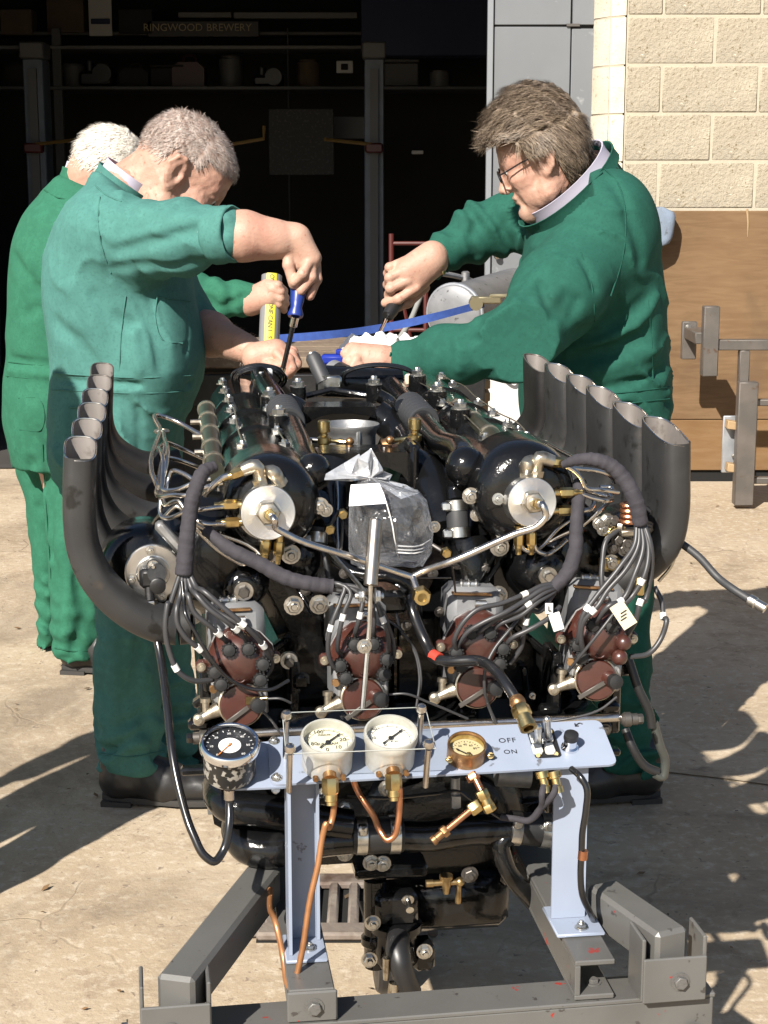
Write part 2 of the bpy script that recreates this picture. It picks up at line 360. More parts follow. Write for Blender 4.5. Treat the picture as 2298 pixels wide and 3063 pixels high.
M_['galv'] = mat('galvanised_steel', (.42,.44,.47), .4, .7, noise=(20,.4,.7,(.33,.35,.38)))
M_['void'] = mat('painted_darkness', (.004,.004,.004), .95)  # near-black colour painted in place of the darkness in openings
M_['foam'] = mat('blue_padded_cover', (.20,.25,.33), .7, 0, noise=[(7,.4,.7,(.13,.16,.2)),(25,.6,.7,(.08,.09,.1))], bump=(30,.3,.006))
M_['whiteboard'] = mat('white_painted_board', (.56,.55,.54), .6, 0, noise=(12,.45,.7,(.62,.6,.57)))
# ground
g = MB(); n = 24
g.add([(-150,-150,0),(150,-150,0),(150,150,0),(-150,150,0)], [(0,1,2,3)])
g.build('yard_ground', M_['ground'], kind='structure')
WY = 7.7
WX0, WX1 = -9.0, 9.0
XJ = 1.08                                              # start of plain block wall right of the doorway
def zat(py, d=WY): return W(CX, py*1.38434, d).z
zc = [zat(452)+(k)*(zat(141)-zat(452))/3 for k in range(-6, 9)]
H = zc[1]-zc[0]
wall = thing('block_wall', (XJ+1.5, WY, 0), 'pale buff concrete block wall of the garage right of the grey door', 'wall')
MB().box((XJ+2.0, WY+.099, 1.6), (4.0, .23, 3.2)).build('mortar', M_['mortar'], wall)
BL = .435
def wx(zx): return W(1400+zx/1.849, 300, WY).x
x1090, x1355 = wx(1090), wx(1350)
blk = {}
for k in range(len(zc)):
    z0 = zc[k]
    if z0+H < .02 or z0 > 3.1: continue
    par = (k - 6) % 2                                # course whose bottom joint is at 452
    jx = (wx(1065) if par == 0 else x1355)
    xs = [XJ]; q = jx
    while q-BL > XJ+.03: q -= BL
    while q < XJ+3.9:
        xs.append(q); q += BL
    xs.append(XJ+3.95)
    for a, c in zip(xs[:-1], xs[1:]):
        w = c-a-.009; h = H-.009
        key = round(w, 2)
        o = MB().box((0,0,0), (w, .04, h), bev=.006).build('block', M_['block'], wall)
        o.matrix_basis = Matrix.Translation((( a+c)/2, WY + random.uniform(-.002,.002), z0+H/2))
qn = thing('doorway_quoin', (1.02, WY+.1, 0), 'pale limewashed chamfered blocks edging the doorway, left end of the wall', 'door jamb')
xa, xb, xc = W(1785,300,WY).x, W(1825,300,WY).x, W(1868,300,WY).x
MB().prism([(xc-.008,WY-.012,.002),(xb-.002,WY+.036,.002),(xa+.004,WY+.156,.002),(xa+.004,WY+.25,.002),(xc-.008,WY+.25,.002)], (0,0,3.2)).build('mortar', M_['mortar'], qn)
for k in range(len(zc)):
    z0 = zc[k]
    if z0+H < .02 or z0 > 3.1: continue
    b0 = max(z0, 0)+.003; hh = z0+H-.006-b0
    j = random.uniform(-.003,.003)
    MB().prism([(xc-.004,WY-.02,b0),(xb,WY+.03+j,b0),(xb,WY+.26,b0),(xc-.004,WY+.26,b0)], (0,0,hh)).build('block', M_['quoin'], qn)
    MB().prism([(xb-.003,WY+.034+j,b0),(xa+j,WY+.15,b0),(xa+j,WY+.26,b0),(xb-.003,WY+.26,b0)], (0,0,hh)).build('block', M_['quoin'], qn)
# plywood sheets on the wall
zt, zb, zs = zat(454), .055, zat(903)
pw = thing('plywood_sheet', (2.2, WY-.035, zb), 'large stained plywood sheet fixed over the lower block wall', 'plywood')
px0 = W(1405*1.384, 1000, WY).x - .25
xcrk = W(1615*1.384, 660, WY).x
MB().box((px0+1.8, WY-.045, (zt+zs)/2), (3.6, .02, zt-zs-.004), bev=.002).build('panel', M_['ply'], pw)
MB().tube([W(1615*1.384,452*1.384,WY-.056), W(1617*1.384,480*1.384,WY-.056), W(1616*1.384,512*1.384,WY-.056)], [.006,.004,.001], 6, 2).build('split_edge', M_['palewood'], pw)
MB().box((px0+1.8, WY-.043, (zb+zs)/2), (3.6, .02, zs-zb-.004), bev=.002).build('panel', M_['ply2'], pw, label='orange lower strip of plywood')
MB().box((px0+1.8, WY-.028, .027), (3.6, .012, .052)).build('gap_shade_strip', M_['void'], pw)  # near-black strip, painted shade of the gap under the plywood
# blue padded bumper hanging on the wall
c = W(1420*1.384, 492*1.384, WY-.12); bm_ = MB()
w2, h2 = .075, .092
rings = []
for i in range(9):
    t = -1+i*.25; r = (1-abs(t)**4)**.5*.9+.1
    rings.append([c + Vector((w2*r*math.copysign(abs(math.cos(a))**.45, math.cos(a)) + .012*t, .055*math.copysign(abs(math.sin(a))**.6, math.sin(a)), h2*t)) for a in [2*math.pi*k/20 for k in range(20)]])
tag(bm_.loft(rings).build('padded_bumper', M_['foam'], ang=60), 'dusty blue padded bumper on the wall above the plywood, behind the right man', 'bumper pad')
# garage building round the doorway
bld = thing('garage_building', (0, WY+3, 0), 'dark garage workshop seen through its open doorway', 'building')
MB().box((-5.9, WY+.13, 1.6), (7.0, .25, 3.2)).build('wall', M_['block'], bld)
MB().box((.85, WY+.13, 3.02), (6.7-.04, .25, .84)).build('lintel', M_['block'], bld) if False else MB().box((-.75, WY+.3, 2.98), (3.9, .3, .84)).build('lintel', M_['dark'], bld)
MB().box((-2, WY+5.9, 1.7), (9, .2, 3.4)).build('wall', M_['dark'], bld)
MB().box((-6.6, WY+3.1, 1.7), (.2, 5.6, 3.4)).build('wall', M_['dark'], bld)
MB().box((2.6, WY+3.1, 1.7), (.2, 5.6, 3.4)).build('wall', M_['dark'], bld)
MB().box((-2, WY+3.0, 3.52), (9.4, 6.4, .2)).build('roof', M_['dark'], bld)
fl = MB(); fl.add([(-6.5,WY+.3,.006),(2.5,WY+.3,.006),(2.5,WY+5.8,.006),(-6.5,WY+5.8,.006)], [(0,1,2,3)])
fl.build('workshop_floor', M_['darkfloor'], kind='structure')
# steel door
dy = WY+.2
dx0, dx1, ds = W(1455,300,dy).x, W(1787,300,dy).x, W(1704,300,dy).x
door = thing('steel_door', ((dx0+dx1)/2, dy, .02), 'grey painted steel door leaf folded open beside the pale block jamb', 'door')
zh = zat(78/1.384, dy)
for (a, c2, lo, hi) in ((dx0+.03, ds-.003, zh+.004, 2.9), (dx0+.03, ds-.003, .02, zh-.004), (ds+.003, dx1-.003, zh+.004, 2.9), (ds+.003, dx1-.003, .02, zh-.012)):
    MB().box(((a+c2)/2, dy, (lo+hi)/2), (c2-a, .03, hi-lo), bev=.003).build('panel', M_['doorgrey'], door)
MB().box((dx0+.014, dy-.008, 1.46), (.026, .05, 2.88), bev=.003).build('edge_strip', M_['dooredge'], door)
MB().box(((dx0+dx1)/2, dy+.03, 1.46), (dx1-dx0-.01, .02, 2.87)).build('backing_sheet', M_['blackmetal'], door)
hc = W(1075*1.384, 530*1.384, dy-.03)
hd = MB().tube([hc+Vector((0,.02,.05)), hc+Vector((0,-.02,.045)), hc+Vector((.004,-.03,0)), hc+Vector((-.004,-.02,-.045)), hc+Vector((0,.02,-.05))], .007, 8)
hd.sph(hc+Vector((0,-.012,-.05)), .016).build('handle', M_['steel'], door)
MB().box(W(1715, 75, dy-.02), (.06,.012,.012)).build('catch', M_['screw'], door)
# white board low by the door, with its hook
b0 = W(1045*1.384, 900*1.384, 7.35); b1 = W(1195*1.384, 775*1.384, 7.35)
wb = thing('white_board', ((b0.x+b1.x)/2, 7.35, 0), 'white painted board standing low in front of the grey door', 'board')
MB().box(((b0.x+b1.x)/2, 7.36, b1.z/2), (b1.x-b0.x, .03, b1.z), bev=.004).build('panel', M_['whiteboard'], wb)
h0 = W(1095*1.384, 800*1.384, 7.33)
MB().tube([h0+Vector((.03,0,.03)), h0+Vector((.045,-.02,-.01)), h0+Vector((.02,-.03,-.04)), h0+Vector((-.02,-.02,-.02)), h0+Vector((-.03,-.012,.02))], .007, 8).build('hook', M_['rubber'], wb)
# ---- dark workshop contents
BY = 12.9
def wall_pt(px, py, d=BY): return W(px*1.38434, py*1.38434, d)
def bxD(x0, y0, x1, y1, d, dep, name, m, par=None, bev=.004, **kw):
    a, c = wall_pt(x0, y0, d), wall_pt(x1, y1, d)
    return MB().box(((a.x+c.x)/2, d+dep/2, (a.z+c.z)/2), (abs(c.x-a.x), dep, abs(a.z-c.z)), bev=bev).build(name, m, par, **kw)
M_['shelfgrey'] = mat('grey_shelf', (.09,.09,.09), .6)
M_['shelfpale'] = mat('pale_shelf_edge', (.17,.17,.165), .6)
sh = thing('workshop_shelving', wall_pt(560, 240), 'long dark shelving along the back wall of the workshop', 'shelving')
bxD(-40,98,1100,106,12.3,.5,'shelf',M_['shelfpale'],sh); bxD(-40,186,1100,194,12.3,.5,'shelf',M_['shelfgrey'],sh); bxD(-40,68,800,76,12.5,.3,'shelf',M_['shelfgrey'],sh)
for x in (-30, 130, 620, 1060): bxD(x,60,x+12,900,12.31,.04,'post',M_['shelfgrey'],sh)
sg = thing('brewery_sign', wall_pt(430, 75, 12.45), 'long black brewery name board with dull gold letters on the top shelf', 'sign')
bxD(318,45,560,80,12.45,.03,'board',mat('sign_black',(.012,.011,.01),.5),sg)
a = wall_pt(432, 60, 12.435)
M_['signgold'] = mat('dull_gold_letters', (.42,.35,.2), .5)
for w_, x_ in (('RINGWOOD', 374), ('BREWERY', 495)): text_mesh(w_, .074, M_['signgold'], wall_pt(x_, 60, 12.435), (1,0,0), (0,0,1), 'lettering', sg, space=1.0)
bxD(385,26,500,38,12.5,.05,'strip_light',M_['shelfpale'],label='pale strip light tube unlit above the name board',cat='strip light')
bxD(505,26,772,40,12.5,.05,'white_pipe',M_['shelfpale'],label='long white pipe on the back wall right of the strip light',cat='pipe')
bxD(190,-10,243,78,12.4,.01,'wall_poster',M_['paper'],label='white printed poster at the top left of the dark workshop',cat='poster')
bxD(196,40,238,52,12.385,.008,'poster_bar',M_['darkblue'],label='dark blue banner strip across the white poster',cat='banner')
bxD(100,0,182,70,12.45,.2,'carton',M_['card'],label='brown cardboard carton left of the white poster',cat='carton')
bxD(0,20,70,75,12.45,.2,'carton',M_['card'],label='brown cardboard carton at the far left of the top shelf',cat='carton')
bxD(255,20,330,72,12.45,.2,'storage_box',M_['dark'],label='black storage box right of the white poster',cat='box')
bxD(780,-20,1060,120,12.2,.3,'covered_crate',M_['darkblue'],label='dark blue covered crate at the top right of the workshop',cat='crate')
rr = random.Random(3)
items = [(10,120,'toolbox'),(125,175,'tin'),(168,240,'engine_part'),(258,318,'toolbox'),(325,395,'storage_box'),(372,440,'toolbox'),(470,520,'tin'),(545,610,'engine_part'),(640,690,'tin'),(830,905,'storage_box'),(930,975,'tin')]
desc = ['black toolbox at the left end of the lower shelf','pale grey tin second from the left on the lower shelf','black engine part humped on the lower shelf left of centre','low black toolbox left of the red one on the lower shelf','tall dark box behind the red toolbox on the lower shelf','dark red toolbox in the middle of the lower shelf','grey paint tin right of the red toolbox','black engine part right of the grey paint tin','small brown tin left of the white card','wide grey box right of the white card','pale paint tin under the blue crate']
cols = [M_['dark'],M_['shelfgrey'],M_['blackmetal'],M_['dark'],M_['dark'],mat('dark_red_tin',(.05,.014,.012),.5),M_['shelfgrey'],M_['blackmetal'],M_['card'],M_['shelfgrey'],M_['shelfpale']]
for (x0, x1, kind), ds_, m in zip(items, desc, cols):
    top = rr.uniform(118, 150); p, q = wall_pt(x0, 186, 12.4), wall_pt(x1, top, 12.4); cx = (p.x+q.x)/2; w = q.x-p.x; h = q.z-p.z
    mb = MB()
    if kind == 'tin': mb.lathe((cx,12.55,p.z),(0,0,1),[(w/2,0),(w/2,h*.9),(w/2*.8,h*.92),(w/2*.8,h)],16)
    elif kind == 'toolbox':
        mb.prism([(cx-w/2,12.42,p.z),(cx+w/2,12.42,p.z),(cx+w/2,12.42,p.z+h*.6),(cx+w*.3,12.42,p.z+h*.8),(cx-w*.3,12.42,p.z+h*.8),(cx-w/2,12.42,p.z+h*.6)],(0,.22,0))
        mb.tube([(cx-w*.2,12.53,p.z+h*.8),(cx-w*.17,12.53,p.z+h),(cx+w*.17,12.53,p.z+h),(cx+w*.2,12.53,p.z+h*.8)],.01,6,3)
    elif kind == 'engine_part':
        mb.box((cx,12.55,p.z+h*.3),(w,.2,h*.6),bev=.02); mb.cyl((cx-w*.2,12.5,p.z+h*.6),(cx-w*.2,12.5,p.z+h),w*.14); mb.cyl((cx+w*.2,12.42,p.z+h*.5),(cx+w*.2,12.7,p.z+h*.5),w*.28)
    else:
        mb.box((cx,12.55,p.z+h*.42),(w,.25,h*.84),bev=.008); mb.box((cx,12.55,p.z+h*.92),(w*1.04,.27,h*.14),bev=.008)
    tag(mb.build(kind, m), ds_, kind.replace('_',' '))
bxD(727,131,763,158,11.9,.02,'white_card',mat('white_card',(.5,.5,.49),.6),label='small white card with a dark window hanging in the workshop',cat='card')
bxD(737,138,752,151,11.88,.008,'card_window',M_['void'],label='dark square opening in the small white card',cat='card')
for nm, x0, x1, lab in (('left',48,92,'dusty blue car lift column at the left behind the two men'),('right',787,830,'dusty blue car lift column between the men, right of centre')):
    lf = thing('lift_column', wall_pt((x0+x1)/2, 900, 10.6)*1.0, lab, 'car lift')
    lf.location.z = 0
    p0, p1 = wall_pt(x0, 195, 10.6), wall_pt(x1, 195, 10.6)
    w = p1.x-p0.x; cx = (p0.x+p1.x)/2
    MB().box((cx,10.75,1.06),(w,.22,2.1),bev=.006).build('column',M_['liftblue'],lf)
    MB().box((cx-.0,10.63,1.1),(w*.4,.05,1.9)).build('carriage_slot',M_['shelfgrey'],lf)
    MB().box((cx,10.72,2.16),(w*1.2,.24,.1),bev=.01).build('head',M_['shelfgrey'],lf)
    zz = wall_pt(0,320,10.6).z
    MB().box((cx,10.58,zz),(w*.9,.1,.06),bev=.01).build('carriage',M_['redpaint'],lf)
    sgn = 1 if nm == 'left' else -1
    MB().tube([(cx,10.55,zz+.02),(cx+sgn*.25,10.5,zz+.045),(cx+sgn*.3,10.45,zz+.05)],.012,6,1).build('arm',M_['yellow'],lf)
    if nm == 'left': pass
tag(MB().tube([wall_pt(500,312,10.5),wall_pt(570,300,10.5),wall_pt(571,272,10.5)],.012,6,1).build('lift_hook_bar',M_['yellow']),'thin yellow bent bar in the dark behind the left man','bar')
bxD(580,235,722,378,11.4,.04,'notice_board',mat('speckled_board',(.032,.031,.028),.8,noise=(60,.55,.62,(.065,.06,.055))),label='dark speckled board in the middle of the workshop',cat='board')
bxD(890,325,915,333,11.0,.03,'bright_label',M_['paper'],label='small bright label in the dark right of the blue column',cat='label')
bxD(700,252,790,300,11.8,.2,'grey_cabinet',M_['shelfgrey'],label='dark grey cabinet left of the blue lift column',cat='cabinet')
# red sack truck
st = thing('sack_truck', W(880*1.384, 740*1.384, 8.6), 'red tubular sack truck standing in the dark doorway', 'trolley'); st.location.z = 0
def wD(x, y, d): return W(x*1.38434, y*1.38434, d)
for x in (846, 921):
    a = wD(x, 505 if x < 900 else 560, 8.6); MB().tube([(a.x,8.6,.25),(a.x,8.6,a.z)],.014,8,1).build('upright',M_['redpaint'],st)
for y in (526, 640, 713):
    a, c = wD(846,y,8.6), wD(921,y,8.6); MB().tube([a,c],.011,8,1).build('rung',M_['redpaint'],st)
a = wD(883, 730, 8.6); MB().box((a.x,8.55,.16),(.25,.22,.02)).build('toe_plate',M_['redpaint'],st)
for s in (-1,1): MB().torus((a.x+s*.15,8.66,.12),(1,0,0),.085,.032).build('wheel',M_['rubber'],st)
a, c = wD(846,526,8.6), wD(846,713,8.6); MB().tube([(a.x+.03,8.6,.9),(a.x+.16,8.6,.3)],.01,6,1).build('brace',M_['redpaint'],st)
# drain grate under the engine
def gp(px, py):
    r = ray(px, py); return CAMP + r*(-CAMP.z/r.z)
g0 = gp(676*1.384, 2022*1.384); g1 = gp(806*1.384, 1922*1.384)
gr = thing('drain_grate', ((g0.x+g1.x)/2, (g0.y+g1.y)/2, 0), 'rusty slotted drain grate in the concrete under the engine', 'drain')
cx, cy = (g0.x+g1.x)/2, (g0.y+g1.y)/2; w, l = .30, .25
MB().box((cx,cy,.002),(w+.02,l+.02,.003)).build('pit_dark_plate',M_['void'],gr)  # flat black plate painted as the dark inside the drain, no hole below
for i in range(8):
    MB().box((cx-w/2+.012+i*(w-.024)/7,cy,.012),(.021,l-.04,.016),bev=.005).build('bar',M_['iron'],gr)
for s in (-1,1): MB().box((cx,cy+s*(l/2-.012),.0125),(w+.02,.05,.017),bev=.005).build('end_frame',M_['iron'],gr)
for s in (-1,1): MB().box((cx+s*(w/2+.012),cy,.0122),(.034,l,.0165),bev=.005).build('side_frame',M_['iron'],gr)
# expansion joint and litter on the yard
a, c = gp(1330*1.384,1655*1.384), gp(1700*1.384,1700*1.384); dv = (c-a).normalized(); nv = Vector((-dv.y,dv.x,0))
sj = MB(); pts = [a-dv*.6+dv*i*.12+nv*random.uniform(-.006,.006) for i in range(24)]
sj.add([p+nv*(.009+random.uniform(0,.006))+UP*.004 for p in pts]+[p-nv*(.009+random.uniform(0,.006))+UP*.004 for p in pts], [(i,i+1,25+i,24+i) for i in range(23)])
sj.build('slab_joint', mat('sandy_joint',(.42,.34,.24),.9,noise=(30,.4,.7,(.3,.24,.16))), kind='structure')
lt = MB()
for i in range(260):
    x, y = random.uniform(-1.6,1.6), random.uniform(2.4,7.5); r = random.choice([.003,.004,.007]); t = random.uniform(0,6.28)
    e1 = Vector((math.cos(t),math.sin(t),random.uniform(-.1,.3)))*r*1.8; e2 = Vector((-math.sin(t),math.cos(t),random.uniform(-.3,.3)))*r*.8; p = Vector((x,y,.004+r*.3))
    lt.add([p-e1,p+e2,p+e1,p-e2],[(0,1,2,3)])
lt.build('leaf_litter', mat('dry_leaf_bits',(.2,.11,.045),.8,noise=(5,.4,.6,(.10,.065,.035))), kind='stuff', label='scattered dry leaf bits and grit on the yard', cat='litter', fix=False) if False else tag(link(lt.mesh('leaf_litter', mat('dry_leaf_bits',(.2,.11,.045),.8,noise=(5,.4,.6,(.10,.065,.035))), fix=False),'leaf_litter'),'scattered dry leaf bits and grit on the yard','litter',None,'stuff')
# ------------------------------------------------------------------ the twelve cylinder engine
ENG = thing('aero_engine', EN(0,.4,.45), 'large black twelve cylinder vee engine with flat exhaust stacks on a grey frame', 'engine')
K = .000226
def eb(mb, name, m, par=ENG, ang=38, **kw): return mb.build(name, m, par, ang, **kw)
bolt_me = MB().lathe((0,0,0),(0,0,1),[(1.35,0),(1.35,.18)],14).hexn((0,0,.18),(0,0,1),1.0,.75).lathe((0,0,.85),(0,0,1),[(.5,0),(.5,.45),(.4,.6)],8).mesh('bolt', M_['zinc'])
bolt_dark = bolt_me.copy(); bolt_dark.materials.clear(); bolt_dark.materials.append(M_['screw'])
def bolts(pts, axis, r, me=bolt_me, name='bolt', par=ENG):
    for p in pts: inst(me, name, par, p, axis, r, random.uniform(0,1))
FR = -AX                                             # towards the viewer along the engine
# ---- crankcase, banks
cc = MB()
poly = [(-.255,.50),(-.27,.60),(-.255,.70),(-.13,.79),(.15,.79),(.28,.70),(.29,.60),(.25,.50),(.16,.43),(-.15,.43)]
cc.prism([EN(u,.06,z) for u, z in poly], AX*.95)
crank = eb(cc, 'crankcase', M_['enamel'])
rb = MB()                                            # cast ribs and flanges on the crankcase front
for a, c in (((-.30,.585),(.33,.585)),((-.055,.80),(-.12,.60)),((.10,.80),(.05,.6)),((-.055,.72),(-.055,.59)),((.185,.72),(.20,.59)),((-.28,.68),(-.15,.77)),((.28,.68),(.17,.78)),((-.2,.60),(-.2,.70)),((.30,.6),(.25,.69))):
    p, q = EN(a[0],.052,a[1]), EN(c[0],.052,c[1]); d = (q-p); L = d.length; d.normalize()
    rb.box((p+q)/2, (L,.02,.011), (d, FR, d.cross(FR)), bev=.003)
eb(rb, 'crankcase_rib', M_['enamel'], crank)
for s, u0 in ((-1,-.17), (1,.20)):
    b = MB(); ax_in = Vector((-s*.5, .866, 0))
    n1 = (RX*(s*.42) + UP*.907).normalized(); n2 = n1.cross(AX)
    c = EN(u0 - s*.055, .5, .845)
    for j in range(2):                               # two blocks of three cylinders a side
        b.box(c + AX*(-.225+.45*j), (.15,.43,.24), (n2*1.0, AX, n1), bev=.02)
    bank = eb(b, 'cylinder_block', M_['enamel'])
    b = MB()
    for j in range(6):                               # cylinder jackets bulge out
        b.cyl(c + AX*(-.36+.144*j) - n1*.10, c + AX*(-.36+.144*j)+n1*.11, .073, .073, 20)
    eb(b, 'cylinder_jacket', M_['enamel'], bank)
    # camshaft housing: long rounded cover
    top0, top1 = (E(*T1(1310,890),.03) if s < 0 else E(*T3(430,835),.03)), None
    ctr = top0 + UP*.0; prof = []
    for i in range(13):
        t = math.pi*(i/12); prof.append((.056*math.cos(t), .058*math.sin(t)))
    prof += [(-.056,-.05),(.056,-.05)]
    m1 = MB(); rings = [[ctr + RX*(x*k) + UP*(z*k) + AX*v for x, z in prof] for v, k in ((.0,1),(.90,1),(.93,.9),(.945,.6))]
    cam = eb(m1.loft(rings), 'camshaft_cover', M_['enamel'])
    fl_ = MB()
    for v in (.28,.46,.66): fl_.loft([[ctr + RX*(x*1.06) + UP*(z*1.06) + AX*(v+dv) for x, z in prof] for dv in (0,.014)])
    for sx in (-1,1): fl_.box(ctr + RX*(.062*sx) + AX*.45 - UP*.005, (.022,.9,.012), (RX,AX,UP), bev=.003)
    eb(fl_, 'cover_flange', M_['enamel'], cam)
    pts = [];
    for i in range(7):
        v = .12 + .125*i
        pts += [ctr + AX*v + RX*(.028*sx) + UP*.052 for sx in (-1, 1)][i % 2:i % 2+1] if i % 3 == 1 else [ctr + AX*v + RX*(.03*sx) + UP*.051 for sx in (-1,1)]
    bolts(pts, UP, .0085, par=ENG)
    bolts([ctr + AX*(.06+.1*i) + RX*(.062*sx) + UP*.002 for i in range(9) for sx in (-1,1)], UP, .006)
    # bosses with tall hex caps on the ridge
    for v in (.30, .52, .74):
        p = ctr + AX*v + RX*(s*-.035) + UP*.045
        MB().cyl(p, p+UP*.028, .016).build('boss', M_['enamel'], ENG); inst(bolt_me,'bolt',ENG,p+UP*.028,UP,.0105)
# plain carrier tubes with brass rings along the outer edge of each cover (fuel and air rail)
def rail(pts, r, rings, name='priming_rail'):
    o = eb(MB().tube(pts, r, 14, 1), name, mat('olive_black_rail',(.03,.032,.022),.35,.2) if 'olive' not in M_ else M_['olive'])
    for i, t in enumerate(rings):
        p = pts[0].lerp(pts[-1], t); d = (pts[-1]-pts[0]).normalized()
        eb(MB().cyl(p-d*.006, p+d*.006, r*1.14, None, 16), 'brass_ring', M_['nickel'], o)
    return o
M_['olive'] = mat('olive_black_rail', (.028,.03,.02), .34, .2, noise=(40,.4,.7,(.05,.05,.035)))
rail([E(*T1(985,720),.05), E(*T1(935,345),.60)], .0135, (.12,.32,.55,.78,.98))
rail([E(*T3(320,580),.05), E(*T2(1150,260),.75)], .0135, (.2,.45,.7,.95))
for (x, y, v) in ((885,425,.45),(900,512,.33),(915,605,.2)):
    p = E(*T1(x,y),v); eb(MB().cyl(p-RX*.012, p+RX*.018, .0045, None, 8), 'rail_spigot', M_['nickel'])
# ---- front camshaft drive domes with polished air distributors
def dome(cx, r, v0, name='drive_cover'):
    pr = [(r*1.0,-.05),(r*1.0,0.015),(r*.985,.03),(r*.94,.044),(r*.84,.056),(r*.6,.064),(r*.3,.066)]
    return eb(MB().lathe(cx+AX*.02, FR, pr, 40), name, M_['enamel'], ang=60)
def distributor(c, r, par, tilt, side):
    ax = (FR + UP*.12).normalized()
    body = MB().lathe(c - ax*.062, ax, [(r*1.06,0),(r*1.06,.026),(r*.98,.028),(r*.98,.058),(r*.95,.0615)]+[(r*(.94-.48*i/22), .0615+(.00018 if i % 2 else 0)) for i in range(23)], 56)
    o = eb(body, 'air_distributor', M_['alu'], par, ang=20)
    eb(MB().lathe(c - ax*.07, ax, [(r*1.16,0),(r*1.16,.012)], 30), 'base_ring', M_['alucast'], par)
    hb = MB().hexn(c, ax, r*.44, .012, .1).lathe(c+ax*.012, ax, [(r*.34,0),(r*.34,.005),(r*.22,.006),(r*.22,.012)], 24)
    eb(hb, 'hex_cap', M_['nickel'], o)
    eb(MB().hexn(c+ax*.024, ax, r*.22, .013).cyl(c+ax*.036, c+ax*.046, r*.13, None, 12), 'brass_union', M_['brass'], o)
    return o, ax
dl = dome(E(*T1(1318,895), .0), 292*K, 0); dr = dome(E(*T3(420,835), .0), 318*K, 0)
cL, cR = E(*T1(1305,968), -.075), E(*T3(485,905), -.075)
oL, axL = distributor(cL, 168*K*.965, dl, .1, -1); oR, axR = distributor(cR, 156*K*.965, dr, .1, 1)
bolts([E(*T1(1180,840),-.03), E(*T1(1330,770),-.03), E(*T1(1465,835),-.03)], axL, .006, par=ENG)
bolts([E(*T3(350,765),-.03), E(*T3(280,885),-.045), E(*T3(560,720),-.03)], axR, .006, par=ENG)
# clamp lugs of the covers
for (t, x, y) in ((T1,1515,890),(T3,225,830)):
    p = E(*t(x, y), -.005)
    eb(MB().box(p, (.035,.03,.018), (RX,AX,UP), bev=.004).box(p-UP*.016+RX*.006, (.05,.02,.010), (RX,AX,UP), bev=.003), 'clamp_lug', M_['enamel'])
    bolts([p+UP*.012], UP, .009); bolts([p-UP*.026], -UP, .007)
    bolts([E(*t(x+ (100 if t is T1 else -110), y+35), -.02)], FR, .0085)
bolts([E(*T1(1650,950),-.02)], FR, .007)
# elbows and brass unions round the distributors
def union(p, d, r=.0085, m=None):
    r *= .85; d = Vector(d).normalized(); mb = MB().hexn(p, d, r, .018, .4).lathe(p+d*.018, d, [(r*.72,0),(r*.72,.004),(r*.55,.006),(r*.55,.012)], 12).cyl(p-d*.008, p, r*.7, None, 10)
    return eb(mb, 'brass_union', m or M_['brass'])
def spipe(pts, r=.0047, name='steel_pipe', m=None): return eb(MB().tube(pts, r*.68, 10, 6), name, m or M_['steel'])
def elbow(a, b_, c): return eb(MB().tube([a, b_, c], [.0085,.010,.0085], 12, 4).cyl(a, a+(b_-a)*.35, .0105, None, 6), 'elbow_union', M_['nickel'])
elbow(E(*T1(1265,800),-.045), E(*T1(1228,690),-.05), E(*T1(1150,715),-.05)); elbow(E(*T1(1380,800),-.045), E(*T1(1340,730),-.05), E(*T1(1290,725),-.03))
union(E(*T1(1165,715),-.05), E(*T1(1060,755),-.05)-E(*T1(1165,715),-.05))
union(E(*T1(1120,918),-.05), -RX); union(E(*T1(1130,1025),-.05), -RX)
union(E(*T1(1295,1135),-.05), -UP+RX*-.15); union(E(*T1(1372,1140),-.05), -UP-RX*.1)
elbow(E(*T3(450,745),-.045), E(*T3(455,680),-.05), E(*T3(500,655),-.03)); elbow(E(*T3(505,745),-.045), E(*T3(530,640),-.05), E(*T3(610,660),-.05))
union(E(*T3(600,662),-.05), RX*1-UP*.1); union(E(*T3(650,848),-.05), RX); union(E(*T3(640,955),-.05), RX)
union(E(*T3(405,1085),-.05), -UP); union(E(*T3(480,1085),-.05), -UP)
S1 = lambda *p: et(T1, p); S3 = lambda *p: et(T3, p)
spipe(S1((1100,740,-.05),(1040,755,-.05),(960,820,-.05),(925,860,-.04)), .0062)
spipe(S1((1085,925,-.05),(1000,935,-.055),(930,945,-.06),(820,960,-.05),(700,1000,-.03),(668,990,-.02),(665,860,.0)))
spipe(S1((1090,1030,-.05),(1010,1035,-.055),(930,1035,-.06),(830,980,-.05),(770,900,-.04),(690,920,-.02),(672,880,.0),(690,560,.2)))
spipe(S1((1285,1200,-.05),(1270,1235,-.05),(1235,1225,-.04),(1160,1275,-.03),(1080,1240,-.03),(860,1050,-.03),(760,930,-.03),(680,995,-.02)))
spipe(S1((1360,1200,-.05),(1345,1250,-.05),(1300,1260,-.04),(1230,1190,-.03),(900,1050,-.03),(780,960,-.03)))
spipe(S1((960,765,-.04),(860,790,-.04),(760,830,-.03),(670,820,-.01),(675,780,.0),(672,560,.25),(690,548,.27),(800,590,.30),(930,650,.30)))
spipe(S1((1030,790,-.045),(930,815,-.05),(830,860,-.05),(720,862,-.03),(680,870,-.02),(688,700,.1),(690,640,.14),(760,650,.16),(900,700,.17)))
spipe(S1((880,790,.02),(790,730,.04),(730,720,.05),(712,760,.05),(690,870,.02),(668,880,.0)))
spipe(S1((650,815,.0),(640,800,.01),(660,480,.3),(690,395,.42),(730,410,.42),(900,500,.38)), .0052)
spipe(S1((660,825,.0),(670,790,.01),(678,480,.3)), .0045)
eb(MB().torus(E(*T1(668,480),.3), UP, .009, .003, 14, 6), 'pipe_clip', M_['nickel'])
